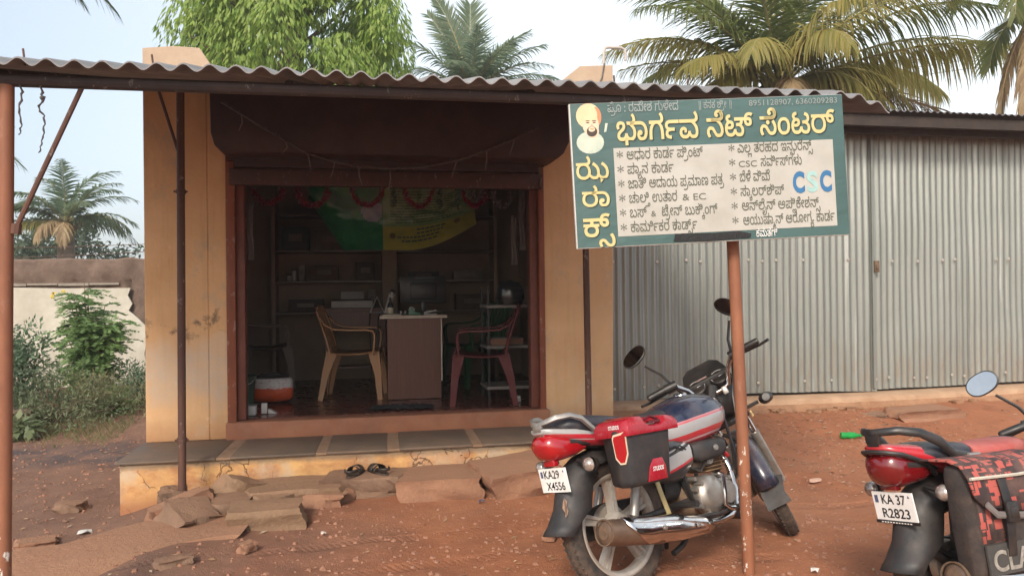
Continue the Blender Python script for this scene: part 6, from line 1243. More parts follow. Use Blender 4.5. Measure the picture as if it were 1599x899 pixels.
for k, x, z, w, h in (('v1', .014, .308, .152, .066), ('v2', .034, .186, .130, .060), ('v3', .032, .052, .138, .074)):
    line(k, x + .005, z - .004, h, SHD, w, -.003, 'lettering_shadow', .80); line(k, x, z, h, YEL, w, vs_=.80)
for i, (k, w) in enumerate((('l1', .35), ('l2', .212), ('l3', .44), ('l4', .222), ('l5a', .078), ('l6', .306))):
    z = .388 - .0648 * i
    lline('*', .203, z - .013, .052, INK); line(k, .247, z, .026, INK, w)
lline('& EC', .492, .388 - .0648 * 3, .030, INK, .108); lline('&', .345, .388 - .0648 * 4, .026, INK, .022); line('l5b', .392, .388 - .0648 * 4, .026, INK, .258)
for i, (k, x, w) in enumerate((('r1', .757, .353), ('r2', .862, .195), ('r3', .76, .143), ('r4', .76, .205), ('r5', .763, .367), ('r6', .765, .432))):
    z = .397 - .0654 * i
    lline('*', .716, z - .013, .052, INK); line(k, x, z, .026, INK, w)
lline('CSC', .760, .397 - .0654, .029, INK, .085); lline('/', .447, .388 - .0648 * 5 - .004, .034, INK)
BL_ = M('blue_logo_print', (.035, .16, .34), None, 9, .45); BT_ = M('pale_teal_logo_print', (.34, .55, .53), None, 9, .45)
lline('C', 1.008, .208, .092, BL_, .056, name='logo_letter'); lline('S', 1.074, .208, .092, BT_, .052, name='logo_letter'); lline('C', 1.136, .208, .092, BL_, .056, name='logo_letter')
line('owner', .172, .600, .024, FAINT, .325); line('bless', .585, .602, .020, FAINT, .16); lline('8951128907, 6360209283', .823, .606, .027, FAINT, .415)
line('town', .822, .014, .020, MT['whiteink'], .10)
b = MB(); b.prism([(.44, .012), (.60, .006), (.795, .012), (.80, .030), (.74, .044), (.62, .040), (.45, .046)], -.006, -.0036); b.build('black_tape', M('shiny_black_tape', (.015, .015, .016), None, 9, .25, bump=.4, bsc=30), sg, smooth=None)
# portrait print
b = MB()
def disc(cx, cz, rx, rz, y, m, n=20, a0=0, a1=360):
    b.m = m
    k = [(cx + math.cos(rad(a0 + (a1 - a0) * i / n)) * rx, y, cz + math.sin(rad(a0 + (a1 - a0) * i / n)) * rz) for i in range(n)]
    b.add(k, [tuple(range(n))])
disc(.088, .470, .062, .050, -.0022, 0); disc(.102, .520, .028, .03, -.0025, 1)
disc(.086, .588, .056, .056, -.0026, 2); disc(.118, .583, .026, .044, -.0027, 3); disc(.080, .592, .046, .050, -.0028, 2)
disc(.094, .548, .037, .048, -.0030, 1); disc(.086, .580, .040, .022, -.0032, 2)
disc(.098, .518, .024, .023, -.0033, 4); disc(.098, .528, .015, .011, -.0035, 1)
for x in (.081, .110): disc(x, .558, .008, .0028, -.0034, 4, 10); disc(x, .566, .011, .0022, -.0034, 4, 10)
disc(.099, .543, .006, .008, -.0034, 5, 10); disc(.099, .5295, .010, .003, -.0037, 3, 10)
b.m = 0; b.prism([(.152, .512), (.163, .515), (.171, .552), (.160, .553)], -.0034, -.0024)
b.build('portrait_print', [M('cream_print', (.52, .56, .46), (.38, .46, .4), 20, .5), M('skin_print', (.72, .55, .40), (.64, .46, .33), 20, .5), M('turban_print', (.72, .56, .36), (.66, .48, .28), 14, .5),
                           M('orange_print', (.70, .27, .13), None, 9, .5), M('dark_brown_print', (.05, .03, .025), None, 9, .5), M('skin_shade_print', (.56, .38, .26), None, 9, .5)], sg, smooth=None)

# ------------------------------------------------------------------ things inside the shop
FZ = .386
def chair(label, loc, rz, mat, broad=1.0):
    t = thing('plastic_chair', label, 'chair', loc, rz, 'plastic armchairs in the shop')
    b = MB()
    R = []
    for i, (x, z) in enumerate(((-.21, .425), (-.15, .405), (-.05, .40), (.08, .405), (.17, .42), (.215, .425), (.225, .40))):
        w = (.19, .205, .22, .23, .235, .235, .235)[i]
        R.append([(x, w * s, z + .018 * s * s) for s in (-1, -.6, -.2, .2, .6, 1)])
    b.loft(R, False, False); o = b.build('seat', mat, t, smooth=60); md = o.modifiers.new('solid', 'SOLIDIFY'); md.thickness = .012
    b = MB()
    for s in (-1, 1): b.strip([(-.205, s * .185, .42), (-.235, s * .195, .55), (-.275, s * .205, .68), (-.315, s * .19, .79), (-.33, s * .12, .82)], [.05, .045, .045, .05, .05], .014, (0, 1, 0))
    b.strip([(-.33, -.15, .815), (-.345, 0, .835), (-.33, .15, .815)], .06, .014, (.3, 0, 1))
    for y in (-.12, -.06, 0, .06, .12): b.strip([(-.205, y * .95, .43), (-.25, y, .56), (-.29, y, .69), (-.335, y, .815)], .038, .009, (0, 1, 0))
    b.strip([(-.21, -.18, .445), (-.215, 0, .44), (-.21, .18, .445)], .05, .012, (.2, 0, 1))
    b.build('backrest', mat, t, smooth=50)
    for s in (-1, 1):
        b = MB(); b.strip([(-.285, s * .215, .74), (-.24, s * .245, .685), (-.16, s * .262, .645), (-.02, s * .268, .635), (.13, s * .265, .635), (.185, s * .255, .625), (.205, s * .25, .59), (.20, s * .245, .50), (.185, s * .24, .41)], [.03, .04, .05, .055, .052, .05, .048, .045, .05], .014,
                          [(0, 1, 0)] * 5 + [(.15, 1, 0)] * 2 + [(1, .1, 0)] * 2 if False else (0, 1, .0))
        b.build('arm', mat, t, smooth=50)
    for sx, sy in ((1, 1), (1, -1), (-1, 1), (-1, -1)):
        b = MB(); fx, fy = (.245 if sx > 0 else -.29), .235
        ax = .19 if sx > 0 else -.19; ay = .215 if sx > 0 else .185
        b.strip([(ax, sy * ay, .43), ((ax + fx) / 2 + .008 * sx, sy * (ay + .012), .24), (fx, sy * fy, 0)], [.10, .062, .042], .010, (1, 0, 0))
        b.strip([(ax + .025 * sx, sy * (ay - .03), .43), ((ax + fx) / 2 + .03 * sx, sy * (ay - .012), .24), (fx + .018 * sx, sy * (fy - .02), 0)], [.08, .05, .038], .010, (0, 1, 0))
        b.build('leg', mat, t, smooth=40)
    return t
chair('tan plastic armchair pulled up left of the desk', (-.075, 7.2, FZ), rad(-8), M('tan_plastic', (.35, .185, .088), (.28, .145, .07), 5, .55))
chair('maroon plastic armchair right of the desk', (1.0, 6.55, FZ), rad(172), M('maroon_plastic', (.095, .008, .009), (.075, .007, .008), 5, .62))
chair('dark brown plastic armchair at the left back of the shop', (-.99, 8.2, FZ), rad(8), M('dark_brown_plastic', (.13, .085, .06), (.1, .065, .05), 5, .45))
chair('green plastic armchair behind the maroon one', (1.12, 7.75, FZ), rad(205), M('green_plastic', (.03, .10, .05), (.025, .08, .04), 5, .45))
# desk
LAM = wood_mat('walnut_laminate', (.135, .046, .027), (.085, .03, .02), True, .4)
dk = thing('desk', 'walnut laminate desk with pale edged top facing the street', 'desk', (.46, 7.1, FZ))
b = MB(); b.span((.205, 6.90, FZ + .005), (.685, 6.925, FZ + .735)); b.build('front_panel', LAM, dk, True, smooth=None)
b = MB(); b.span((.21, 6.926, FZ), (.235, 7.7, FZ + .735)); b.span((.655, 6.926, FZ), (.68, 7.7, FZ + .735)); b.build('side_panel', LAM, dk, True, smooth=None)
b = MB(); b.span((.14, 6.86, FZ + .737), (.74, 7.75, FZ + .757)); b.build('desktop', LAM, dk, True, smooth=30, bevel=.002)
b = MB(); b.span((.138, 6.857, FZ + .735), (.742, 6.8595, FZ + .745)); b.span((.138, 6.857, FZ + .75), (.742, 6.8595, FZ + .759)); b.span((.687, 6.895, FZ + .16), (.697, 6.93, FZ + .733)); b.build('edge_strip', M('cream_edge_band', (.55, .49, .40), None, 9, .5), dk, True, smooth=None)
dz = FZ + .7575
d2 = thing('computer_table', 'plain brown table with a printer behind the tan chair', 'table', (-.1, 8.2, FZ))
b = MB(); b.span((-.42, 7.95, FZ + .78), (.22, 8.4, FZ + .81)); b.span((-.42, 7.99, FZ + .62), (.22, 8.01, FZ + .778)); b.build('tabletop', LAM, d2, True, smooth=None)
for x, y in ((-.4, 8.0), (.18, 8.0), (-.4, 8.36), (.18, 8.36)):
    b = MB(); b.span((x, y - .015, FZ), (x + .035, y + .02, FZ + .779)); b.build('leg', LAM, d2, True, smooth=None)
b = MB(); b.span((-.36, 8.1, FZ + .18), (.18, 8.3, FZ + .2)); b.build('shelf', LAM, d2, True, smooth=None)
GREYP = M('grey_white_plastic', (.42, .41, .40), (.34, .33, .32), 6, .5); DK = M('black_equipment_plastic', (.018, .019, .022), (.012, .013, .015), 6, .4)
def simple(name, label, cat, loc, parts, group=None, rz=0):
    t = thing(name, label, cat, loc, rz, group)
    for pn, mat, fn, kw in parts:
        b = MB(); fn(b); b.build(pn, mat, t, **kw)
    return t
BV = dict(smooth=30, bevel=.006)
simple('printer', 'flat pale printer on the brown table at the back', 'printer', (-.12, 8.15, FZ + .811), [
    ('body', GREYP, lambda b: b.box((0, 0, .04), (.42, .28, .075)), BV), ('lid', DK, lambda b: b.box((0, .01, .086), (.40, .24, .014)), BV), ('paper_tray', GREYP, lambda b: b.box((0, .14, .12), (.24, .02, .11), Matrix.Rotation(-.35, 3, 'X')), BV)])
simple('monitor', 'dark computer monitor seen from behind on the desk', 'monitor', (.58, 7.55, dz), [
    ('screen', DK, lambda b: b.box((0, 0, .235), (.46, .03, .27)), BV), ('rear_housing', DK, lambda b: b.box((0, -.03, .22), (.26, .03, .16)), BV), ('stand', DK, lambda b: (b.box((0, 0, .06), (.05, .03, .12)), b.box((0, 0, .007), (.2, .14, .014))), BV),
    ('rim_strip', M('dull_blue_plastic', (.06, .10, .13), None, 9, .3), lambda b: b.box((.02, -.017, .352), (.2, .004, .012)), BV)])  # narrow dull blue strip along the upper rim of the housing
simple('bottle', 'small dark bottle with a pale label on the desk', 'bottle', (.24, 7.1, dz), [
    ('glass', DK, lambda b: b.lathe([(0, 0), (.03, 0), (.03, .08), (.026, .10), (.012, .125), (.011, .165), (0, .165)], (0, 0, 0), (0, 0, 1), 16), {}),
    ('label', M('pale_label', (.5, .44, .33), None, 20, .7), lambda b: b.lathe([(.031, .015), (.031, .07)], (0, 0, 0), (0, 0, 1), 16), {})])
simple('notebook', 'thin pale notebook lying on the left end of the desk', 'notebook', (.24, 6.98, dz), [('cover', M('pale_paper', (.52, .45, .36), None, 12, .8), lambda b: b.box((0, 0, .008), (.17, .12, .014), Matrix.Rotation(.2, 3, 'Z')), BV)])
simple('tape_dispenser', 'small green tape dispenser on the desk', 'tape dispenser', (.46, 7.02, dz), [
    ('base', M('green_dispenser', (.05, .16, .10), None, 9, .4), lambda b: b.prism([(-.06, 0), (.06, 0), (.055, .02), (.0, .03), (-.02, .07), (-.05, .07)], -.02, .02), BV), ('tape_roll', GREYP, lambda b: b.lathe([(.012, -.015), (.027, -.015), (.027, .015), (.012, .015)], (-.03, 0, .05), (0, 1, 0), 18, closed=True), {})])
simple('stapler', 'pale stapler lying on the right of the desk', 'stapler', (.60, 6.98, dz), [('base', GREYP, lambda b: b.box((0, 0, .008), (.12, .03, .012)), BV), ('arm', GREYP, lambda b: b.box((0, 0, .032), (.12, .028, .016), Matrix.Rotation(-.18, 3, 'Y')), BV)])
for i, x in enumerate((.33, .37, .40)):
    simple('stamp', ('left', 'middle', 'right')[i] + ' of the three small rubber stamps on the desk', 'stamp', (x, 6.97 + .02 * i, dz), [('handle', GREYP if i < 2 else DK, lambda b: b.lathe([(0, .015), (.006, .016), (.006, .03), (.010, .04), (0, .046)], (0, 0, 0), (0, 0, 1), 10), {}), ('block', DK, lambda b: b.box((0, 0, .008), (.03, .018, .015)), {})], 'rubber stamps on the desk')
simple('triangle_stand', 'small pale triangular frame standing at the desk end', 'stand', (.13, 7.75, dz), [('frame', GREYP, lambda b: (b.tube([(-.07, 0, .01), (0, 0, .17), (.07, 0, .01), (-.07, 0, .01)], .008, 6)), {}), ('base', DK, lambda b: b.box((0, 0, .005), (.17, .05, .01)), {})])
simple('tape_gun', 'pale upright hand set standing beside the bottle', 'handset', (.26, 7.35, dz), [('body', GREYP, lambda b: b.tube([(-.05, 0, .01), (-.02, 0, .12), (.01, 0, .21)], [.028, .024, .03], 10), {}), ('head', DK, lambda b: b.lathe([(0, 0), (.03, .0), (.03, .02), (0, .025)], (.01, 0, .21), (0, -1, .3), 12), {})])
b = MB(); b.tube([(.15, 7.3, dz + .01), (.125, 7.0, dz - .02), (.12, 6.95, .95), (.14, 6.96, .75), (.13, 6.97, .55), (.15, 7.0, .40)], .006, 6); b.tube([(.06, 7.9, 1.15), (.05, 7.85, 1.0), (.07, 7.85, .7), (.06, 7.87, .42)], .006, 6)
tag(b.build('cable', MT['ink'], origin=(.15, 7.0, .4)), 'black cables hanging from the desk end', 'cable')
# sack, bucket, white things, floor cloth
t = NT('printed_sack'); g = t.xyz()
c = t.mix(t.ramp(t.math('ADD', g[2], t.math('MULTIPLY', t.noise(9, 3), .05)), [(.155, 0.), (.165, 1.)], 'LINEAR'), (.62, .085, .022), (.58, .55, .52))
c = t.mix(t.math('MULTIPLY', t.ramp(t.noise(60, 3, .6, (.6, 1, 2.2)), [(.55, 0.), (.57, 1.)]), .5), c, (.30, .10, .06)); c = t.mix(t.ramp(g[2], [(.218, 0.), (.225, 1.)]), c, (.04, .035, .035))
t.set(Base_Color=c, Roughness=.35); t.bump(t.noise(11, 6, .6), .8, .02)
sk = thing('sack', 'plump orange and white printed sack on the floor', 'sack', (-.82, 7.05, FZ), rad(6))
b = MB(); b.body([(-.17, .13, .05, .09, .09, 2.2), (-.15, .13, .10, .115, .115, 2.6), (-.05, .13, .125, .13, .125, 3), (.08, .13, .125, .128, .125, 3), (.17, .125, .10, .10, .11, 2.6), (.19, .12, .06, .07, .08, 2.2)], 24); b.build('bag', t.m, sk, smooth=180, subd=1)
b = MB(); b.tube([(-.17, -.02, .2), (-.08, -.07, .255), (.05, -.06, .265), (.15, -.02, .225)], .012, 6); b.build('folded_hem', MT['matteblack'], sk)
simple('bucket', 'dark green bucket standing beside the sack', 'bucket', (-1.02, 6.75, FZ), [('pail', M('dark_green_pail', (.05, .085, .05), (.04, .06, .04), 6, .6), lambda b: b.lathe([(0, .0), (.085, .0), (.11, .27), (.118, .28), (.105, .275), (.08, .01), (0, .01)], (0, 0, 0), (0, 0, 1), 24), {}), ('handle', GREYP, lambda b: b.tube([(-.11, 0, .26), (-.08, -.09, .22), (0, -.12, .2), (.08, -.09, .22), (.11, 0, .26)], .004, 6), {})])
simple('carton', 'small white carton on the floor by the left jamb', 'carton', (-.895, 6.36, FZ), [('box', M('white_card', (.62, .60, .57), None, 12, .7), lambda b: b.box((0, 0, .04), (.075, .10, .075)), BV), ('flap', M('white_card2', (.55, .53, .5), None, 12, .7), lambda b: b.box((-.03, -.02, .082), (.03, .07, .005), Matrix.Rotation(.5, 3, 'Y')), {})])
simple('adapter_plug', 'small white plug and adapter lying beside the white carton', 'plug', (-.80, 6.40, FZ), [('body', bpy.data.materials['white_card'], lambda b: b.box((0, 0, .045), (.045, .05, .085)), BV), ('wedge', bpy.data.materials['white_card'], lambda b: b.prism([(.03, 0), (.10, 0), (.05, .035), (.03, .04)], -.03, .03), BV)])
cl = thing('floor_cloth', 'crumpled black cloth lying on the shop floor', 'cloth', (.30, 6.38, FZ), rad(-4))
b = MB(); n = 26
for j in range(n):
    for i in range(n):
        u, v = i / (n - 1) - .5, j / (n - 1) - .5; x, y = u * .52 + .03 * noise.noise(V((u * 5, v * 5, 8))), v * .20 + .03 * noise.noise(V((u * 6, v * 4, 2)))
        e = max(0, 1 - max(abs(u), abs(v)) * 1.9); b.v.append(V((x, y, .006 + (.035 * abs(noise.noise(V((u * 7, v * 6, 4)))) + .02) * e ** .5)))
b.f = [(j * n + i, j * n + i + 1, (j + 1) * n + i + 1, (j + 1) * n + i) for j in range(n - 1) for i in range(n - 1)]; b.mi = [0] * len(b.f)
b.build('cloth', M('black_rag', (.020, .021, .022), (.012, .012, .013), 12, .9), cl, smooth=180)
simple('clip', 'small metal clip lying left of the black cloth', 'clip', (.09, 6.42, FZ), [('body', MT['steel'], lambda b: b.tube([(-.02, 0, .006), (0, .015, .012), (.02, 0, .006)], .005, 6), {}), ('jaw', MT['ink'], lambda b: b.box((.03, .0, .008), (.03, .02, .014)), {})])
# rack at the right
rk = thing('steel_rack', 'white edged steel rack just inside the right jamb', 'rack', (1.35, 6.9, FZ))
for z in (.10, .46, .82):
    b = MB(); b.span((1.06, 6.6, FZ + z), (1.78, 7.0, FZ + z + .025)); b.build('rack_shelf', M('off_white_steel', (.22, .20, .185), (.17, .155, .145), 7, .5), rk, True, smooth=None)
for x in (1.07, 1.75):
    for y in (6.61, 6.97):
        b = MB(); b.span((x, y, FZ), (x + .02, y + .02, FZ + 1.0)); b.build('rack_post', DK, rk, True, smooth=None)
simple('paper_stack', 'stack of papers on the middle rack shelf', 'paper', (1.25, 6.75, FZ + .486), [('sheets', M('buff_paper', (.3, .16, .11), None, 12, .8), lambda b: b.box((0, 0, .03), (.3, .21, .055)), {}), ('top_sheet', GREYP, lambda b: b.box((0.01, 0, .06), (.28, .2, .003), Matrix.Rotation(.1, 3, 'Z')), {})])
simple('helmet', 'black helmet on the top rack shelf', 'helmet', (1.30, 6.72, FZ + .846), [('shell', DK, lambda b: b.lathe([(.115, 0), (.13, .06), (.12, .14), (.08, .20), (0, .225)], (0, 0, 0), (0, 0, 1), 22), {}), ('visor', M('dark_visor', (.03, .03, .034), None, 9, .1), lambda b: b.lathe([(.13, .05), (.134, .08), (.125, .14)], (0, 0, 0), (0, 0, 1), 12, 200, 320, up=(1, 0, 0)), {})])
simple('crumpled_paper', 'crumpled white paper on the floor under the rack', 'paper', (1.31, 6.52, FZ), [('ball', bpy.data.materials['white_card'], lambda b: rock(b, (0, 0, .025), (.06, .05, .05), 3.3), dict(smooth=20))])
# things on the back shelves
random.seed(6)
PAL = [(.05, .05, .06), (.10, .07, .055), (.12, .10, .09), (.06, .05, .045), (.16, .13, .11), (.035, .04, .06)]
def shelf_box(name, label, cat, x, z, d, col, lid=True):
    m = M('shelf_goods', col, None, 9, .6)
    simple(name, label, cat, (x, 8.56, z), [('body', m, lambda b: b.box((0, 0, d[2] / 2), d), dict(smooth=30, bevel=.005)), ('band', M('dull_label', (.2, .18, .16), None, 20, .8), lambda b: b.box((0, -d[1] / 2 - .001, d[2] * .55), (d[0] * .5, .002, d[2] * .3)), {})])
for a in (('carton', 'dark navy box on the upper left shelf', 'box', -.72, 1.823, (.28, .2, .25), PAL[5]), ('carton', 'grey box beside the navy box on the upper shelf', 'box', -.35, 1.823, (.34, .2, .22), PAL[2]),
          ('carton', 'brown box at the middle of the left shelf', 'box', -.42, 1.493, (.3, .2, .16), PAL[1]), ('carton', 'dark box at the right of the left shelf', 'box', .02, 1.493, (.2, .2, .2), PAL[3]), ('ink_jar', 'pale upright tin on the left shelf', 'tin', -.66, 1.493, (.07, .07, .17), (.26, .24, .22)),
          ('carton', 'long dark equipment box on the right shelf', 'box', .66, 1.493, (.34, .2, .09), PAL[0]), ('carton', 'pale topped box on the right shelf', 'box', 1.16, 1.493, (.34, .2, .10), PAL[4]),
          ('ink_jar', 'pale upright tin at the right of the left shelf', 'tin', .09, 1.152, (.08, .08, .24), (.22, .2, .19)), ('carton', 'brown parcel on the low right shelf', 'box', 1.2, 1.152, (.36, .2, .18), PAL[1]), ('carton', 'dark box on the low left shelf', 'box', -.62, 1.152, (.36, .2, .14), PAL[3])): shelf_box(*a)
for i, x in enumerate((-.82, -.77)): simple('ink_jar', ('short', 'slim')[i] + ' jar beside the pale tin on the left shelf', 'jar', (x + .03, 8.5, 1.493), [('glass', GREYP, lambda b: b.lathe([(0, 0), (.022, 0), (.022, .06 + i * .05), (0, .06 + i * .05)], (0, 0, 0), (0, 0, 1), 12), {}), ('lid', DK, lambda b: b.lathe([(.023, .06 + i * .05), (.023, .075 + i * .05), (0, .075 + i * .05)], (0, 0, 0), (0, 0, 1), 12), {})])
# wall papers / cloth strips by the right jamb
for i, (x, y, z, h, l) in enumerate(((1.335, 6.32, 1.70, .5, 'long grey cloth strip hanging inside the right jamb'), (1.27, 6.36, 1.58, .42, 'shorter grey cloth strip hanging left of the long one'), (-.88, 6.26, 1.62, .46, 'grey cloth strip hanging inside the left jamb'))):
    b = MB(); b.loft([[(x + .05 * (k / 5 - .5) + .006 * math.sin(q), y + .01 * math.sin(k * 2.2 + q), z + h * q / 8) for k in range(6)] for q in range(9)], False, False)
    o = b.build('cloth_strip', M('grey_cloth', (.15, .135, .135), (.1, .09, .09), 8, .9), origin=(x, y, z), smooth=180); md = o.modifiers.new('solid', 'SOLIDIFY'); md.thickness = .003
    tag(o, l, 'cloth', 'cloth strips by the jambs')
# banner
bn = thing('banner', 'green and yellow plastic poster hanging across the shop opening', 'banner', (.28, 6.75, 2.25))
BX0, BX1 = -.47, 1.02
def bshape(x):
    k = (x - BX0) / (BX1 - BX0)
    if k < .20: return 1.74 + .55 * (1 - k / .20) * .8
    if k < .60: return 1.735
    return 1.735 + .24 * ((k - .60) / .40) ** 1.6
def bpt(x, f, off=0):
    zt = 2.33; z0 = bshape(x); z = z0 + (zt - z0) * f
    y = 6.86 + .10 * math.sin(f * 3.0) + .018 * noise.noise(V((x * 5, z * 5, 2))) + .010 * noise.noise(V((x * 14, z * 14, 2))) + (.03 * noise.noise(V((x * 7, z * 11, 6))) if x > .5 and f > .5 else 0)
    return V((x, y - off, z))
b = MB(); NXB, NYB = 90, 44
for j in range(NYB + 1):
    for i in range(NXB + 1): b.v.append(bpt(BX0 + (BX1 - BX0) * i / NXB, j / NYB))
XS = BX0 + (BX1 - BX0) * .437
for j in range(NYB):
    for i in range(NXB):
        b.f.append((j * (NXB + 1) + i, j * (NXB + 1) + i + 1, (j + 1) * (NXB + 1) + i + 1, (j + 1) * (NXB + 1) + i))
        xm = BX0 + (BX1 - BX0) * (i + .5) / NXB; f = (j + .5) / NYB
        b.mi.append(3 if f > .955 else (0 if xm < XS else (2 if f < .36 else 1)))
def pl_(name, c, c2=None, r=.22):
    return M(name, c, c2, 6, r, bump=0, rvar=.05)
b.build('sheet', [pl_('green_film', (.022, .14, .055), (.012, .075, .035)), pl_('olive_film', (.14, .21, .085), (.10, .16, .07)), pl_('yellow_film', (.25, .23, .05), (.18, .17, .04)), pl_('orange_hem', (.55, .14, .05))], bn, True, smooth=180)
b = MB()
random.seed(2)
for k in range(13):
    f = .42 + .042 * k
    x = XS + .06 + (.05 if k % 5 == 0 else 0)
    while x < BX1 - .12:
        w = random.uniform(.02, .07)
        if bshape(x) < 2.3: b.add([bpt(x, f, .003), bpt(x + w, f, .003), bpt(x + w, f + .016, .003), bpt(x, f + .016, .003)], [(0, 1, 2, 3)])
        x += w + .009
for f, x0, x1 in ((.30, XS + .30, XS + .56), (.24, XS + .30, XS + .52), (.18, XS + .12, XS + .5), (.12, XS + .16, XS + .45)):
    x = x0
    while x < x1: w = random.uniform(.02, .05); b.add([bpt(x, f, .003), bpt(x + w, f, .003), bpt(x + w, f + .03, .003), bpt(x, f + .03, .003)], [(0, 1, 2, 3)]); x += w + .008
b.build('small_print', M('dark_green_print', (.02, .05, .025), None, 9, .4), bn, True, smooth=None)
b = MB()
for k in range(4):
    x = BX0 + .16
    while x < XS - .22: w = random.uniform(.02, .06); f = .62 + .05 * k; b.add([bpt(x, f, .003), bpt(x + w, f, .003), bpt(x + w, f + .02, .003), bpt(x, f + .02, .003)], [(0, 1, 2, 3)]); x += w + .01
b.build('small_print', bpy.data.materials['dark_green_print'], bn, True, smooth=None)
b = MB()
for i in range(10):
    for j in range(10):
        x = XS - .20 + .19 * i / 10; f = .44 + .30 * j / 10
        if (i - 5) ** 2 + (j - 5) ** 2 * .8 < 26: b.add([bpt(x, f, .0025), bpt(x + .019, f, .0025), bpt(x + .019, f + .03, .0025), bpt(x, f + .03, .0025)], [(0, 1, 2, 3)])
b.build('pale_print_patch', pl_('pale_lilac_print', (.20, .21, .26)), bn, True, smooth=None)
b = MB()
for cx_, f_ in ((BX1 - .17, .30), (XS + .08, .22)):
    b = MB(); k = [bpt(cx_ + .028 * math.cos(i * .524), f_ + .05 * math.sin(i * .524), .004) for i in range(12)]; b.add(k, [tuple(range(12))]); b.build('round_emblem', M('dark_emblem', (.09, .07, .03), None, 9, .4), bn, True, smooth=None)
# maroon and white tinsel garlands
def garland(label, cx_, zc, w, h, mat, seed, y=6.62):
    random.seed(seed); b = MB()
    for i in range(420):
        a = math.pi * (1.02 + .96 * random.random()); p = V((cx_ + math.cos(a) * w / 2, y + random.gauss(0, .012), zc + math.sin(a) * h)) + rv() * .012
        d = rv(); add_leaf(b, p, d, rv(), random.uniform(.02, .038), .012)
    o = b.build('garland', mat, origin=(cx_, y, zc), smooth=None); tag(o, label, 'garland', 'garland loops in the opening'); return o
GM = leaf_mat('maroon_tinsel', [(.20, .008, .025), (.30, .02, .05), (.12, .006, .018)], .4, .1)
GW = leaf_mat('white_tinsel', [(.3, .27, .26), (.2, .17, .17), (.12, .03, .04)], .4, .1)
garland('maroon tinsel loop over the green half of the banner', .04, 2.28, .26, .17, GM, 1); garland('maroon tinsel loop over the middle of the banner', .48, 2.28, .24, .18, GM, 2); garland('maroon tinsel loop at the right end of the banner', .97, 2.28, .20, .17, GM, 3)
garland('whitish tinsel loop near the right jamb', 1.22, 2.25, .17, .14, GW, 4); garland('dim maroon tinsel loop left of the banner', -.42, 2.26, .26, .16, GM, 5); garland('whitish tinsel loop inside the right end maroon loop', .99, 2.27, .11, .10, GW, 6)
garland('dim maroon tinsel loop near the left jamb', -.78, 2.24, .24, .12, GM, 7)
for i, x in enumerate((.26, .66, .82)):
    b = MB(); random.seed(20 + i)
    for k in range(70): add_leaf(b, V((x, 6.6, 2.27 - .18 * k / 70)) + rv() * .012, rv() + V((0, 0, -.4)), rv(), .03, .012)
    tag(b.build('tassel', leaf_mat('green_tinsel', [(.02, .05, .03), (.05, .09, .06), (.015, .03, .02)], .35, .1), origin=(x, 6.6, 2.27), smooth=None), ('left', 'middle', 'right')[i] + ' of the three dark green tinsel tassels before the banner', 'tassel', 'green tassels')
# string of dried leaves under the canopy
sp_ = [(-.989, 5.69, 2.728), (-.85, 5.69, 2.645), (-.705, 5.69, 2.553), (-.55, 5.69, 2.462), (-.393, 5.69, 2.374), (-.2, 5.69, 2.315), (-.027, 5.69, 2.288), (.2, 5.69, 2.275), (.445, 5.69, 2.288), (.7, 5.69, 2.345), (.934, 5.69, 2.43), (1.15, 5.69, 2.52), (1.338, 5.69, 2.613)]
ds = thing('dried_leaf_string', 'sagging string of dried leaves hung across the shutter hood', 'garland', (.1, 5.69, 2.28))
b = MB(); b.tube(sp_, .007, 6)
random.seed(8)
for i in range(260):
    k = random.random() * (len(sp_) - 1.001); q = V(sp_[int(k)]).lerp(V(sp_[int(k) + 1]), k % 1); add_leaf(b, q + rv() * .008, rv(), rv(), .022, .010)
b.build('string', M('dusty_dried_string', (.12, .095, .085), (.08, .06, .055), 30, .95), ds, True, smooth=None)
for i, (k, l) in enumerate(((1, .12), (3, .09), (4, .13), (5, .12), (6, .14), (7, .17), (9, .13), (10, .15), (11, .12))):
    p = V(sp_[k]); b = MB(); b.tube([tuple(p), (p.x + random.uniform(-.02, .02), p.y, p.z - l * .5), (p.x + random.uniform(-.04, .03), p.y, p.z - l)], [.004, .005, .003], 5)
    b.build('hanging_leaf', M('pale_dried_leaf', (.20, .165, .15), None, 30, .9), ds, True)
B1 = (1.706, 3.523, -0.012)
B1H_ = 26
B2H = 10
B2 = (2.848, 2.573, -0.012)
# ------------------------------------------------------------------ motorcycles (local space: x ahead, y to the rider's left, z up, ground at z = 0)
def tank_mat(name, dark, zs):
    t = NT(name); g = t.xyz()
    n = t.noise(3, 4, .6)
    k = t.math('ADD', t.math('SUBTRACT', g[2], t.math('MULTIPLY', g[0], .12)), t.math('MULTIPLY', t.math('SUBTRACT', t.noise(2.2, 1), .5), .015))
    silver = (.33, .33, .34); red = (.44, .035, .045)
    m = t.n('ShaderNodeMapRange'); m.inputs[1].default_value = zs[0]; m.inputs[2].default_value = zs[1]; t.l(k, m.inputs[0])
    c = t.ramp(m.outputs[0], [(0, red), (.16, red), (.163, (.6, .35, .36)), (.20, (.6, .35, .36)), (.203, red), (.30, red), (.305, silver), (.49, silver), (.495, (.5, .07, .09)), (.54, (.42, .2, .22)), (.545, dark), (1, dark)], 'LINEAR')
    c = t.mix(t.ramp(t.noise(7, 6, .7), [(.45, 0.), (.8, .3)]), c, (.24, .16, .12))
    t.set(Base_Color=c, Roughness=.25, Coat_Weight=.7, Coat_Roughness=.1)
    return t.m
NAVY = (.012, .020, .048)
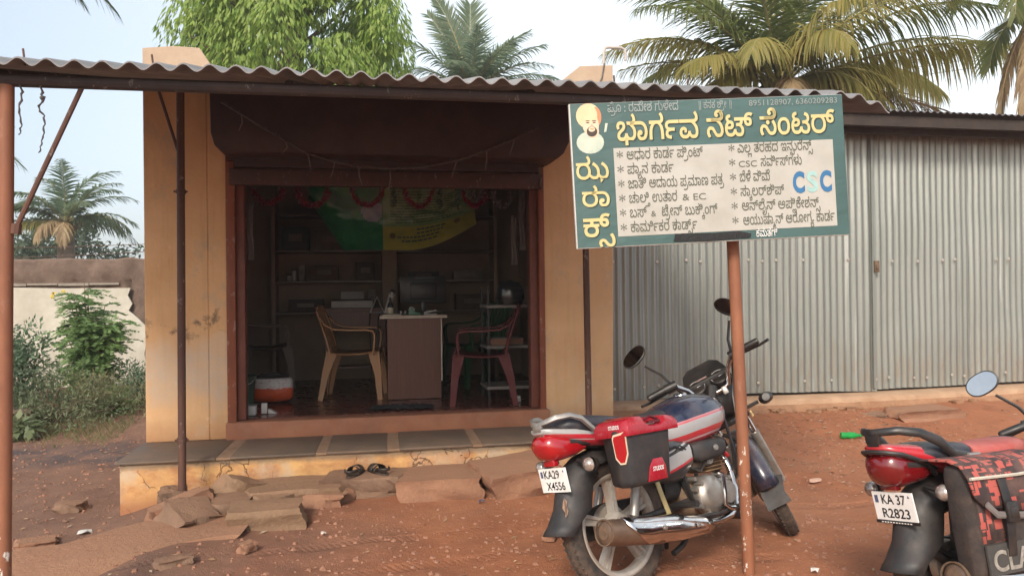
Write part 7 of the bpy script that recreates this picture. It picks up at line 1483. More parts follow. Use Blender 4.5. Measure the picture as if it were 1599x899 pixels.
def bag_mat():
    t = NT('red_black_patterned_cloth')
    mp = t.n('ShaderNodeMapping'); mp.inputs['Rotation'].default_value = (rad(90), 0, 0); t.l(t.tc.outputs['Object'], mp.inputs[0])
    def br(w, h, ms, off):
        x = t.n('ShaderNodeTexBrick'); x.inputs['Scale'].default_value = 1; x.inputs['Brick Width'].default_value = w; x.inputs['Row Height'].default_value = h; x.inputs['Mortar Size'].default_value = ms
        x.inputs['Mortar Smooth'].default_value = .05; x.offset = off; x.inputs['Color1'].default_value = (1, 1, 1, 1); x.inputs['Color2'].default_value = (1, 1, 1, 1); x.inputs['Mortar'].default_value = (0, 0, 0, 1)
        t.l(mp.outputs[0], x.inputs['Vector']); return x.outputs[0]
    def vr(sc, seed, st):
        vo = t.n('ShaderNodeTexVoronoi', distance='CHEBYCHEV'); vo.inputs['Scale'].default_value = sc; vo.inputs['Randomness'].default_value = .75
        m2 = t.n('ShaderNodeMapping'); m2.inputs['Location'].default_value = (seed, seed * .7, 0); t.l(mp.outputs[0], m2.inputs[0]); t.l(m2.outputs[0], vo.inputs['Vector'])
        return t.ramp(vo.outputs['Distance'], st, 'CONSTANT')
    a = vr(17, .31, [(0, 1.), (.10, 1.), (.13, 0.), (.20, 1.), (.46, 0.)])
    c2 = vr(27, 1.7, [(0, 1.), (.43, 0.)])
    f = t.math('MULTIPLY', a, t.math('MAXIMUM', c2, .0))
    c = t.mix(f, (.035, .022, .022), (.38, .075, .060)); c = t.mix(t.ramp(t.noise(9, 5), [(.4, 0.), (.75, .55)]), c, (.26, .14, .11))
    t.set(Base_Color=c, Roughness=.85); t.bump(t.noise(200, 2), .2, .002)
    return t.m

def make_bike(cfg, mat, label, group='motorcycles parked in the yard'):
    R = thing('motorcycle', label, 'motorcycle', mat=mat, group=group)
    T = MT; A = .62; WR = .30
    P = lambda b, n, m, par=R, **kw: b.build(n, m, par, **{**dict(smooth=40), **kw})
    def tailed(b):          # pull the overhanging tail in a little
        for p in b.v:
            if p.x < -.70: p.x += cfg.get('tail_dx', .055) * min(1, (-.70 - p.x) / .15)
        return b
    st_ax = V((-.47, 0, .883)).normalized(); st_p = V((.225, 0, .88))
    SM = Matrix.Translation(st_p) @ Matrix.Rotation(rad(cfg['steer']), 4, st_ax) @ Matrix.Translation(-st_p)
    def wheel(name, c, xf, w=.042, front=False, spoke_mat=None):
        b = MB()
        prof = [(.222, -w * .55), (.235, -w * .80), (.258, -w), (.280, -w * .93), (.293, -w * .66), (.300, -w * .25), (.300, w * .25), (.293, w * .66), (.280, w * .93), (.258, w), (.235, w * .80), (.222, w * .55)]
        b.lathe(prof, c, (0, 1, 0), 48, up=(0, 0, 1))
        # tread blocks
        for i in range(64):
            a = 2 * math.pi * i / 64
            for s in (-1, 0, 1):
                rr = .2985 if s == 0 else .2905; q = a + (.05 if s == 0 else 0)
                p = V((c[0] + math.cos(q) * rr, c[1] + s * w * .58, c[2] + math.sin(q) * rr))
                b.box(p, (.007, w * .40, .015), Matrix.Rotation(-q, 3, 'Y') @ Matrix.Rotation(s * .5, 3, 'X') @ Matrix.Rotation(-s * .45, 3, 'Z') if s else Matrix.Rotation(-q, 3, 'Y') @ Matrix.Rotation(.6, 3, 'X'))
        if xf: b.xf(xf)
        wh = P(b, name, T['rubber'])
        b = MB()
        b.lathe([(.226, -.031), (.229, -.034), (.221, -.036), (.209, -.030), (.203, -.016), (.200, 0), (.203, .016), (.209, .030), (.221, .036), (.229, .034), (.226, .031), (.212, 0)], c, (0, 1, 0), 64, up=(0, 0, 1), closed=True)
        if xf: b.xf(xf)
        P(b, 'rim', spoke_mat or T['alloy'], wh)
        b = MB()
        for i in range(5):
            a = 2 * math.pi * i / 5 + cfg.get('spin', .35)
            d = V((math.cos(a), 0, math.sin(a))); sd = V((-d.z, 0, d.x))
            for s in (-1, 1):
                b.strip([V(c) + d * .04 + sd * s * .013, V(c) + d * .12 + sd * s * .012, V(c) + d * .207 + sd * s * .017], [.016, .013, .017], .036, sd)
            b.strip([V(c) + d * .04, V(c) + d * .207], [.03, .03], .016, sd)
        b.lathe([(0, -.05), (.045, -.05), (.055, -.03), (.058, 0), (.055, .03), (.045, .05), (0, .05)], c, (0, 1, 0), 24)
        if xf: b.xf(xf)
        P(b, 'spokes', spoke_mat or T['alloy'], wh)
        b = MB()
        b.lathe([(0, .02), (.088, .02), (.092, .03), (.092, .052), (.075, .06), (.03, .066), (0, .066)], c, (0, 1, 0), 28)
        if xf: b.xf(xf)
        P(b, 'brake_drum', T['steel'], wh)
        return wh
    sp = cfg.get('spoke_mat')
    wheel('rear_wheel', (-A, 0, WR), None, .046, spoke_mat=sp)
    wheel('front_wheel', (A, 0, WR), SM, .038, True, spoke_mat=sp)
    # swing arm, chain case
    b = MB()
    for s in (-1, 1): b.tube([(-.66, s * .085, .30), (-.4, s * .085, .315), (-.13, s * .07, .33)], .017, 8)
    b.tube([(-.66, -.1, .30), (-.66, .1, .30)], .012, 8); P(b, 'swing_arm', T['matteblack'])
    b = MB(); b.body([(-.74, .30, .018, .065, .065, 3, .105), (-.6, .305, .02, .085, .07, 3, .105), (-.2, .32, .02, .06, .055, 3, .105), (-.1, .32, .02, .05, .05, 3, .105)], 16); P(b, 'chain_case', T['matteblack'])
    # shock absorbers
    for s in (-1, 1):
        top, bot = V((-.50, s * .115, .625)), V((-.62, s * .125, .33)); d = bot - top
        b = MB(); b.tube([top + d * .55, top + d * .98], .022, 12); b.tube([top, top + d * .6], .012, 8); b.lathe([(0, -.012), (.026, -.012), (.026, .012), (0, .012)], top + d * .56, d.normalized(), 14); b.tube([top + V((0, -.015, 0)), top + V((0, .015, 0))], .018, 10)
        sh_ = P(b, 'shock_absorber', T['steel'])
        b = MB(); b.tube([top + d * (.05 + .5 * i / 84) + (Matrix.Rotation(i * .75, 3, d.normalized()) @ d.orthogonal().normalized()) * .026 for i in range(85)], .0052, 6); P(b, 'spring', T['black'], sh_)
    # frame
    b = MB()
    b.tube([(.25, 0, .86), (.20, 0, .74), (-.05, 0, .66), (-.32, 0, .66)], .024, 8); b.tube([(.24, 0, .80), (.19, 0, .60), (.14, 0, .40)], .02, 8)
    for s in (-1, 1):
        b.tube([(-.3, s * .07, .66), (-.6, s * .085, .665), (-.88, s * .075, .70)], .013, 8); b.tube([(-.30, s * .08, .65), (-.22, s * .085, .45), (-.16, s * .085, .30)], .018, 8); b.tube([(-.56, s * .085, .66), (-.30, s * .085, .48), (-.2, s * .085, .42)], .012, 8)
    P(b, 'frame', T['matteblack'])
    # engine
    b = MB()
    b.body([(-.22, .33, .05, .07, .06, 3), (-.17, .335, .10, .095, .085, 4), (-.02, .33, .11, .095, .095, 4), (.07, .33, .10, .085, .085, 4), (.13, .33, .05, .05, .06, 3)], 20)
    en = P(b, 'engine_block', T['grime'], bevel=0)
    b = MB()
    b.lathe([(0, -.052), (.055, -.052), (.066, -.046), (.088, -.03), (.094, -.012), (.094, .02)], (-.10, -.125, .345), (0, 1, 0), 36)
    b.lathe([(0, -.046), (.052, -.044), (.062, -.03), (.064, .0)], (.012, -.125, .338), (0, 1, 0), 28)
    b.body([(-.17, .335, .03, .05, .05, 3, -.125), (-.06, .335, .03, .082, .08, 3, -.125), (.05, .335, .028, .07, .066, 3, -.125)], 16)
    P(b, 'clutch_cover', T['steel'], en)
    b = MB()
    for i in range(7):
        z = .445 + i * .019; b.box((.045 + .006 * i, 0, z), (.15, .19 - (.02 if i in (0, 6) else 0), .007))
    b.box((.062, 0, .505), (.11, .13, .14)); b.box((.085, 0, .59), (.13, .15, .045)); b.lathe([(0, -.02), (.03, -.02), (.034, 0)], (.085, -.07, .585), (0, 1, 0), 14)
    P(b, 'cylinder', T['tan_cyl'], en, bevel=.003, bseg=1)
    b = MB(); b.lathe([(0, -.012), (.024, -.012), (.03, -.004), (.03, .02)], (-.03, -.11, .505), (0, 1, 0), 18); b.lathe([(.012, -.016), (.018, -.016), (.018, -.01)], (-.03, -.11, .505), (0, 1, 0), 14)
    b.body([(-.14, .50, .035, .04, .04, 3, -.03), (-.04, .50, .04, .045, .045, 3, -.03), (.0, .51, .03, .03, .03, 2, -.03)], 12)
    P(b, 'carburettor', T['steel'], en)
    for x, z, y in ((-.19, .43, -.13), (-.17, .405, -.15), (-.2, .38, -.14), (-.14, .26, -.15), (-.08, .245, -.15), (-.03, .25, -.15), (.06, .27, -.14), (-.19, .30, -.145), (-.02, .425, -.14), (.065, .40, -.13)):
        b = MB(); b.lathe([(0, -.014), (.010, -.014), (.012, 0), (.012, .03)], (x, y, z), (0, 1, 0), 10); P(b, 'bolt', T['steel'], en)
    b = MB(); b.tube([(-.055, -.16, .44), (-.06, -.205, .43), (-.072, -.208, .34), (-.078, -.205, .29), (-.066, -.22, .275), (-.04, -.225, .27)], [.012, .011, .009, .009, .011, .011], 8); P(b, 'kick_lever', T['chrome'], en)
    b = MB()
    for s in (-1, 1): b.tube([(-.03, s * .10, .265), (-.02, s * .20, .268), (-.02, s * .27, .27)], [.012, .016, .018], 8); b.tube([(-.34, s * .10, .33), (-.34, s * .2, .335), (-.34, s * .26, .34)], [.010, .014, .016], 8)
    b.tube([(-.30, -.19, .27), (-.10, -.19, .255), (.06, -.17, .265), (.10, -.16, .29)], .010, 8); b.box((.12, -.17, .292), (.05, .03, .012))
    P(b, 'footrest', T['black'])
    b = MB()
    random.seed(3)
    for p in ([(.20, -.06, .74), (.17, -.11, .62), (.16, -.13, .5), (.15, -.11, .38)], [(.22, -.05, .7), (.20, -.09, .56), (.16, -.11, .45), (.10, -.1, .40)], [(.05, -.1, .62), (.1, -.13, .58), (.09, -.09, .52)], [(-.2, -.1, .5), (-.14, -.14, .46), (-.06, -.12, .5)], [(-.24, -.11, .55), (-.24, -.13, .42), (-.2, -.12, .32)]):
        b = MB(); b.tube(p, .0075, 6); P(b, 'cable', T['black'])
    b = MB(); b.tube([(.10, -.10, .53), (.13, -.105, .50)], .012, 8); P(b, 'spark_cap', T['red'])
    # air duct cover behind the tank's lower edge
    b = MB(); b.body([(-.15, .555, .03, .04, .035, 3, -.10), (-.12, .552, .045, .048, .05, 3.2, -.11), (0, .555, .05, .047, .052, 3.2, -.115), (.06, .558, .045, .04, .045, 3, -.112), (.09, .56, .03, .03, .035, 2.5, -.11)], 18)
    ac = P(b, 'air_duct_cover', T['matteblack'])
    b = MB(); b.lathe([(0, -.006), (.013, -.006), (.016, 0), (.016, .01)], (-.02, -.163, .558), (0, 1, 0), 14); P(b, 'screw', T['steel'], ac)
    # side panels under the seat
    for s in (-1, 1):
        b = MB(); b.body([(-.48, .55, .02, .06, .05, 3, s * .085), (-.40, .54, .035, .085, .10, 3, s * .095), (-.26, .535, .04, .09, .10, 3, s * .105), (-.17, .545, .03, .06, .06, 3, s * .105)], 18)
        sp_ = P(b, 'side_panel', [cfg['side_mat']])
    if cfg.get('flap_patch'):
        b = MB()
        for p in ([(-.30, .575), (-.26, .60), (-.22, .575)], [(-.29, .60), (-.25, .575), (-.20, .60)], [(-.33, .59), (-.30, .60), (-.28, .585)]):
            b.strip([(x, -.1465, z) for x, z in p], .006, .002, (0, 0, 1))
        P(b, 'graphic_stroke', T['ink'], sp_)
    b = MB(); b.body([(-.14, .43, .03, .05, .05, 3), (-.25, .44, .08, .10, .10, 4), (-.33, .45, .07, .09, .1, 4)], 14); P(b, 'battery_case', T['matteblack'])
    # tank
    tx, tz = cfg.get('tank_d', (0, 0))
    b = MB(); b.body([(x_ + tx, z_ + tz, *r_) for x_, z_, *r_ in [(-.285, .69, .075, .035, .065, 2.2), (-.25, .69, .115, .065, .10, 2.4), (-.17, .70, .145, .105, .125, 2.5), (-.05, .71, .160, .125, .135, 2.5), (.07, .72, .155, .115, .13, 2.4), (.15, .725, .125, .09, .10, 2.3), (.20, .73, .075, .055, .06, 2.2), (.215, .733, .035, .03, .03, 2)]], 28)
    tk = P(b, 'fuel_tank', cfg['tank_mat'], smooth=80)
    b = MB(); b.lathe([(0, .012), (.03, .012), (.036, .004), (.036, -.006)], (-.02 + tx, 0, .833 + tz), (0, 0, 1), 20); P(b, 'filler_cap', T['chrome'], tk)
    # seat
    b = MB(); b.body([(-.205 + tx, .752, .05, .012, .04, 2.4), (-.25 + tx, .752, .085, .028, .05, 2.6), (-.36 + tx, .730, .115, .035, .05, 3), (-.55, .735, .13, .042, .05, 3), (-.66, .752, .13, .045, .055, 3), (-.80, .768, .115, .042, .055, 3), (-.93, .775, .085, .03, .04, 2.6), (-.965, .772, .04, .012, .02, 2)], 24)
    if cfg.get('low_seat'):
        for p in b.v: p.z -= .02 + .02 * sm(-.5, -.9, p.x)
    P(tailed(b), 'seat', T['seat'], smooth=80)
    if cfg.get('low_seat'):
        b = MB(); b.body([(-.20 + tx, .725, .06, .02, .05, 2.4), (-.27 + tx, .725, .115, .033, .06, 2.6), (-.42, .713, .134, .037, .06, 3), (-.55, .713, .138, .044, .06, 3), (-.60, .715, .138, .046, .06, 3)], 24)
        P(b, 'seat_cover', M('faded_red_vinyl', (.40, .075, .06), (.33, .06, .05), 5, .6, dust=.4, dustc=(.4, .2, .16)), smooth=80)
    # tail
    tm = cfg['tail_mat']
    b = MB(); b.body([(-.30, .66, .095, .035, .045, 3), (-.50, .672, .115, .04, .045, 3), (-.75, .70, .115, .045, .045, 3), (-.90, .73, .095, .04, .04, 2.8), (-1.0, .752, .07, .026, .028, 2.6), (-1.045, .765, .045, .014, .016, 2.4)], 22)
    P(tailed(b), 'tail_cowl', tm, smooth=70)
    k = cfg.get('lamp', 1.25)
    b = MB(); b.body([(-.84, .668, .078, .030, .010, 2.6), (-.90, .672, .090, .044 * k, .030 * k, 2.8), (-.99, .688, .082, .046 * k, .052 * k, 2.6), (-1.03, .70, .07, .038 * k, .05 * k, 2.4), (-1.055, .70, .045, .022, .03, 2.2)], 20)
    P(tailed(b), 'tail_lamp', cfg['lens'], smooth=70)
    if cfg.get('lamp_trim'):
        b = MB(); b.tube([(-.86, -.092, .655), (-.90, -.098, .70), (-1.0, -.088, .738), (-1.05, -.05, .75), (-1.065, 0, .753), (-1.05, .05, .75), (-1.0, .088, .738), (-.90, .098, .70), (-.86, .092, .655)], .009, 8); P(tailed(b), 'lamp_trim', T['black'])
    # grab rail
    b = MB()
    if cfg['rail'] == 'silver':
        for s in (-1, 1): b.strip([(-.66, s * .135, .690), (-.74, s * .137, .695), (-.825, s * .135, .74), (-.89, s * .128, .795), (-.94, s * .115, .815), (-1.0, s * .085, .812), (-1.03, s * .045, .798), (-1.038, 0, .79)], [.034, .034, .028, .024, .024, .024, .024, .022], .016, [(0, .35, 1)] * 3 + [(0, .5, 1)] * 2 + [(.3, .3, 1)] * 3)
        b.strip([(-1.038, .0, .79), (-1.04, .0, .765), (-1.03, 0, .74)], .06, .014, (0, 1, 0))
        P(tailed(b), 'grab_rail', T['steel'], bevel=.004)
    else:
        for s in (-1, 1): b.tube([(-.60, s * .135, .705), (-.72, s * .14, .725), (-.86, s * .135, .775), (-.93, s * .118, .812), (-1.0, s * .085, .826), (-1.038, s * .035, .824), (-1.043, 0, .822)], [.015, .020, .021, .018, .016, .015, .015], 10, squash=(.6, (0, 0, 1)))
        b.strip([(-1.038, 0, .825), (-1.045, 0, .79), (-1.03, 0, .755)], [.07, .055, .05], .016, (0, 1, 0))
        gr = P(tailed(b), 'grab_rail', T['black'])
        for s in (-1, 1):
            b = MB(); b.box((-.62, s * .145, .705), (.06, .03, .035)); P(b, 'rail_clamp', T['steel'], gr, bevel=.006)
    # rear mudguard with flap
    b = MB(); R_ = []
    path = [(-.55, .66, .075), (-.70, .655, .085), (-.83, .635, .092), (-.91, .60, .092), (-.955, .55, .088), (-.985, .48, .085), (-1.005, .42, .086), (-1.04, .36, .09), (-1.075, .325, .092)]
    for i, (x, z, w) in enumerate(path):
        t_ = V((path[min(i + 1, 8)][0] - path[max(i - 1, 0)][0], 0, path[min(i + 1, 8)][1] - path[max(i - 1, 0)][1])).normalized(); nn = V((-t_.z, 0, t_.x)) * -1
        R_.append([V((x, w * s, z)) + V((-abs(nn.x), 0, -abs(nn.z) if False else 0)) * 0 + V((.13 * (abs(s) ** 3) * (1 if i > 2 else .2) * (.55 if i > 6 else 1), 0, -.06 * abs(s) ** 3 * (1 if i < 4 else .2))) for s in (-1, -.8, -.5, 0, .5, .8, 1)])
    b.loft(R_, False, False); o = P(tailed(b), 'rear_mudguard', T['matteblack'], smooth=70); md = o.modifiers.new('solid', 'SOLIDIFY'); md.thickness = .006
    if cfg.get('flap_patch'):
        b = MB(); b.add([V((-.955 + .020 * math.cos(i * .524) + .006 * math.sin(i * 1.9), -.066 - .003 + .012 * math.cos(i * .524) , .435 + .042 * math.sin(i * .524))) for i in range(12)], [tuple(range(12))])
        P(b, 'worn_sticker', M('worn_tan_sticker', (.50, .33, .22), (.3, .2, .14), 40, .8), smooth=None)
    # plate
    pc = V(cfg.get('plate_c', (-.935, 0, .547)))
    RP = Matrix.Rotation(rad(-6), 3, 'Y')
    fr = lambda u, v, d=0: pc + RP @ V((-d, -u, v))       # u to the right as read from behind
    pw, ph = cfg.get('plate_wh', (.185, .105))
    b = MB(); b.prism([(-pw / 2, -ph / 2), (pw / 2, -ph / 2), (pw / 2, ph / 2), (-pw / 2, ph / 2)], -.002, .004, lambda p: fr(p.x, p.z, p.y)); pt = P(b, 'number_plate', T['plate'], smooth=30)
    b = MB()
    l1, l2 = cfg['plate']
    for txt, z, x0, wd in ((l1, .009, cfg.get('px', (-.058, -.055))[0], cfg.get('pw', (.105, .125))[0]), (l2, -.042, cfg.get('px', (-.058, -.055))[1], cfg.get('pw', (.105, .125))[1])):
        lat(b, txt, x0, z, .036, lambda a, c: fr(a, c, .0055), wd)
    P(b, 'lettering', T['ink'], pt, smooth=None)
    b = MB(); b.add([fr(-.082, .012, .0052), fr(-.066, .012, .0052), fr(-.066, .04, .0052), fr(-.082, .04, .0052)], [(0, 1, 2, 3)]); b.add([fr(.070, .034, .0052), fr(.082, .034, .0052), fr(.076, .044, .0052)], [(0, 1, 2)])
    P(b, 'plate_mark', M('blue_plate_mark', (.08, .10, .2), None, 30, .5), pt, smooth=None)
    if cfg.get('plate_trim'):
        b = MB(); b.prism([(-pw / 2 - .004, -ph / 2 - .012), (pw / 2 + .004, -ph / 2 - .012), (pw / 2 + .004, -ph / 2 - .001), (-pw / 2 - .004, -ph / 2 - .001)], -.003, .007, lambda p: fr(p.x, p.z, p.y)); P(b, 'plate_trim', T['black'], pt)
        b = MB()
        for i in range(11): b.add([fr(-.07 + .013 * i, -.0615, .0085), fr(-.062 + .013 * i, -.0615, .0085), fr(-.062 + .013 * i, -.057, .0085), fr(-.07 + .013 * i, -.057, .0085)], [(0, 1, 2, 3)])
        P(b, 'small_print', T['whiteink'], pt, smooth=None)
    b = MB(); b.box((-.995, 0, .622), (.03, .07, .03)); P(tailed(b), 'reflector', T['lens'] if not cfg.get('plate_trim') else T['darklens'], bevel=.003)
    # indicators behind
    for s in (-1, 1):
        b = MB(); b.tube([(-.90, s * .07, .615), (-.90, s * .135, .600)], .011, 8); b.lathe([(0, .02), (.019, .018), (.029, 0), (.031, -.012)], (-.895, s * .165, .597), (1, 0, 0), 18)
        ind = P(tailed(b), 'indicator', T['black'])
        b = MB(); b.lathe([(.030, .012), (.028, .026), (.018, .036), (0, .040)], (-.883 - .024, s * .165, .597), (-1, 0, 0), 18); P(tailed(b), 'lens', T['clear'], ind)
    # exhaust
    b = MB(); b.tube([(-.855, -.175, .31), (-.845, -.175, .309), (-.81, -.176, .302), (-.55, -.178, .260), (-.36, -.176, .238), (-.26, -.172, .230), (-.20, -.165, .226)], [.034, .052, .056, .057, .052, .036, .026], 22)
    ex = P(b, 'silencer', T['silencer'])
    b = MB(); b.tube([(-.857, -.175, .311), (-.85, -.175, .31)], .03, 16); b.lathe([(.050, 0), (.056, .004), (.056, -.008), (.050, -.006)], (-.85, -.175, .3095), (.93, 0, -.15), 22); b.tube([(-.859, -.178, .308), (-.854, -.178, .308)], .012, 10); P(b, 'end_cap', T['grime'], ex)
    ax = V((.35, .001, -.05)).normalized()
    b = MB(); n = 18; R_ = []
    for i in range(14):
        f = i / 13; x = -.76 + .56 * f; zc = .2945 - .073 * f; r = .0625 - .024 * max(0, f - .6) / .4
        a0 = -100 + 130 * max(0, 1 - f / .22) if f < .22 else -100
        R_.append([V((x + .0 * j, -.177 - r * math.sin(rad(a0 + (105 - a0) * j / n)), zc + r * math.cos(rad(180 - (a0 + (105 - a0) * j / n) - 90 + 90)) * -1 * -1)) if False else V((x, -.177 - r * math.cos(rad(-70 + max(0, (1 - f / .22)) * 95 + (150 - max(0, (1 - f / .22)) * 95) * j / n)), zc + r * math.sin(rad(-70 + max(0, (1 - f / .22)) * 95 + (150 - max(0, (1 - f / .22)) * 95) * j / n)))) for j in range(n + 1)])
    b.loft(R_, False, False); o = P(b, 'heat_shield', T['chrome'], ex, smooth=60); md = o.modifiers.new('solid', 'SOLIDIFY'); md.thickness = .003
    b = MB(); b.lathe([(0, .008), (.010, .006), (.012, 0)], (-.55, -.24, .275), (0, -1, 0), 12); b.lathe([(0, .008), (.010, .006), (.012, 0)], (-.33, -.236, .245), (0, -1, 0), 12); P(b, 'bolt', T['steel'], ex)
    b = MB(); b.tube([(-.22, -.166, .228), (-.10, -.165, .222), (-.01, -.168, .232), (.05, -.160, .262), (.105, -.13, .34), (.14, -.09, .44), (.135, -.06, .52), (.11, -.05, .56)], .0165, 14); P(b, 'exhaust_pipe', T['chrome'], ex)
    b = MB(); b.strip([(-.44, -.12, .50), (-.445, -.15, .40), (-.43, -.165, .30)], .026, .006, (1, 0, 0)); P(b, 'silencer_bracket', T['yellowsteel'], bevel=.001)
    # stand, brake rod
    b = MB(); b.tube([(-.12, .09, .28), (-.10, .20, .12), (-.07, .26, .015)], .012, 8); b.tube([(-.1, .25, .012), (-.05, .28, .012)], .014, 8); P(b, 'side_stand', T['black'])
    b = MB(); b.tube([(-.15, -.07, .26), (-.28, -.07, .14), (-.36, -.08, .12)], .015, 8); b.tube([(-.15, .07, .26), (-.28, .07, .14), (-.36, .08, .12)], .015, 8); P(b, 'centre_stand', T['black'])
    b = MB(); b.box((.12, -.02, .26), (.12, .22, .13), Matrix.Rotation(.35, 3, 'Y')); P(b, 'leg_shield', T['matteblack'], bevel=.015)
    b = MB()
    for s in (-1, 1): b.tube([(.20, s * .05, .60), (.205, s * .12, .57), (.19, s * .165, .50), (.175, s * .165, .40), (.14, s * .12, .30), (.10, s * .08, .27)], .011, 8)
    P(b, 'crash_guard', T['black'])
    # ---------------- everything that turns with the handlebar
    F = lambda b, n, m, par=R, **kw: P(b.xf(SM), n, m, par, **kw)
    fa = V((A, 0, WR)); axd = V((-.47, 0, .883)).normalized(); off = V((.0, 0, 0))
    top = fa + axd * .57
    for s in (-1, 1):
        b = MB(); o_ = V((0, s * .088, 0)); b.tube([fa + o_ - axd * .03, fa + o_ + axd * .02, fa + o_ + axd * .30], [.022, .026, .025], 14)
        fk = F(b, 'fork_leg', T['steel'])
        b = MB(); b.tube([fa + o_ + axd * .30, top + o_], .0165, 12); F(b, 'stanchion', T['chrome'], fk)
    b = MB(); b.tube([fa + V((0, -.1, 0)), fa + V((0, .1, 0))], .012, 10)
    for t_ in (.42, .545): b.strip([fa + axd * t_ + V((0, -.105, 0)), fa + axd * t_ + V((-.04, 0, -.01)), fa + axd * t_ + V((0, .105, 0))], .05, .03, (1, 0, .4))
    F(b, 'fork_yoke', T['black'], bevel=.006)
    # front mudguard: follows the tyre
    b = MB(); R_ = []
    for i in range(15):
        a = rad(205 - (i / 14) * 175 - 20); r = .335
        R_.append([fa + V((math.cos(a) * (r - .055 * abs(s) ** 2.4), s * .062, math.sin(a) * (r - .055 * abs(s) ** 2.4))) for s in (-1, -.75, -.4, 0, .4, .75, 1)])
    b.loft(R_, False, False); o = F(b, 'front_mudguard', cfg['fender'], smooth=70); md = o.modifiers.new('solid', 'SOLIDIFY'); md.thickness = .005
    b = MB(); b.strip([fa + V((-.25, -.04, .02)), fa + V((-.305, -.0, -.06)), fa + V((-.31, 0, -.13))], [.11, .12, .13], .005, (0, 1, 0)); F(b, 'mud_flap', T['matteblack'])
    # head: cowl, lamp, clocks
    HM = Matrix.Translation((-.055 + cfg.get('bar_dx', 0), 0, -.085))
    F2 = lambda b, n, m, par=R, **kw: P(b.xf(SM @ HM), n, m, par, **kw)
    hc = fa + axd * .60
    b = MB(); b.body([(hc.x + .02, .90, .10, .075, .09, 2.6), (hc.x + .07, .905, .125, .12, .12, 2.6), (hc.x + .11, .90, .125, .135, .13, 2.5), (hc.x + .16, .885, .10, .12, .12, 2.3), (hc.x + .19, .87, .06, .07, .08, 2)], 22)
    cw = F2(b, 'headlamp_cowl', T['black'], smooth=70)
    b = MB(); b.lathe([(.09, 0), (.085, .02), (.05, .04), (0, .046)], (hc.x + .165, 0, .86), (1, 0, .05), 24); F2(b, 'headlamp', T['clear'], cw)
    b = MB(); b.strip([(hc.x + .06, 0, .96), (hc.x + .11, 0, 1.03), (hc.x + .13, 0, 1.08), (hc.x + .13, 0, 1.105)], [.27, .26, .22, .14], .010, (0, 1, 0)); F2(b, 'visor', T['black'], cw, bevel=.002)
    dr = Matrix.Rotation(rad(-38), 3, 'Y')
    b = MB(); b.box(V((hc.x + .03, 0, .965)), (.09, .25, .03), Matrix.Rotation(rad(64), 3, 'Y')); cls = F2(b, 'instrument_panel', T['black'], bevel=.01)
    for s in (-1, 1):
        c_ = V((hc.x + .015, s * .066, .975)); nrm = V((-.78, 0, .62))
        b = MB(); b.lathe([(.055, -.02), (.055, .012), (.046, .016), (.046, .010), (0, .010)], c_, nrm, 26); dl = F2(b, 'dial', T['black'], cls)
        b = MB(); b.lathe([(.047, .0115), (.043, .0115)], c_, nrm, 26); b.add([c_ + nrm * .0125 + V((0, -.03, 0)), c_ + nrm * .0125 + V((.002, 0, .004)), c_ + nrm * .0125 + V((-.002, 0, -.004))], [(0, 1, 2)]); F2(b, 'dial_ring', T['whiteink'], dl)
    b = MB(); c_ = V((hc.x - .0, 0, .995)); b.box(c_ + V((.03, .02, .01)), (.004, .055, .03), Matrix.Rotation(rad(-50), 3, 'Y')); F2(b, 'sticker', M('faded_pink_sticker', (.45, .30, .27), None, 20, .6), cls)
    # handlebar
    b = MB(); hb = V((hc.x - .035, 0, .905 + cfg.get('bar_dz', 0)))
    bar = [hb + V(p) for p in ((-.16, .305, .115), (-.125, .215, .12), (-.09, .165, .115), (-.03, .12, .075), (.005, .09, .012), (.005, .05, 0), (.005, 0, 0), (.005, -.05, 0), (.005, -.09, .012), (-.03, -.12, .075), (-.09, -.165, .115), (-.125, -.215, .12), (-.16, -.305, .115))]
    b.tube(bar, .0125, 12); hbar = F2(b, 'handlebar', T['chrome'], smooth=60)
    for s in (-1, 1):
        b = MB(); b.box(hb + V((.0, s * .055, -.012)), (.04, .03, .045)); F2(b, 'bar_clamp', T['steel'], hbar, bevel=.006)
    for s in (-1, 1):
        e0, e1 = hb + V((-.130, s * .22, .12)), hb + V((-.166, s * .322, .114))
        b = MB(); b.tube([e0, e0.lerp(e1, .06), e0.lerp(e1, .94), e1], [.020, .0185, .0175, .014], 14)
        for k_ in range(9): 
            q = e0.lerp(e1, .15 + .08 * k_); b.tube([q, q.lerp(e1, .02)], .0195, 12)
        F2(b, 'grip', T['rubber'] if False else T['black'], hbar)
        b = MB(); sw = hb + V((-.115, s * .192, .12)); b.tube([sw + V((0, s * -.035, 0)), sw + V((-.01, s * .03, 0))], [.024, .026], 10); b.box(sw + V((.02, 0, -.005)), (.05, .045, .035)); F2(b, 'switch_pod', T['black'], hbar, bevel=0)
        b = MB(); b.tube([sw + V((.03, s * -.01, 0)), sw + V((.05, s * .03, -.008)), sw + V((.015, s * .13, -.02)), sw + V((-.025, s * .18, -.022))], [.009, .008, .007, .008], 8); F2(b, 'lever', T['black'], hbar)
        m0 = hb + V((-.11, s * .18, .135)); m1 = m0 + V((.02, s * .02, .07)); m2 = m0 + V((-.01, s * .075, .15)); mc = m0 + V((-.03, s * .10, .215))
        b = MB(); b.tube([m0, m1, m2], [.009, .0075, .0065], 8); ms = F2(b, 'mirror_stem', T['black'], hbar)
        RM = Matrix.Rotation(rad(s * -14), 3, 'Z') @ Matrix.Rotation(rad(cfg.get('mir_pitch', 26)), 3, 'Y') @ Matrix.Rotation(rad(s * cfg.get('mir_roll', 68 if s > 0 else 20)), 3, 'X')
        b = MB(); R_ = []
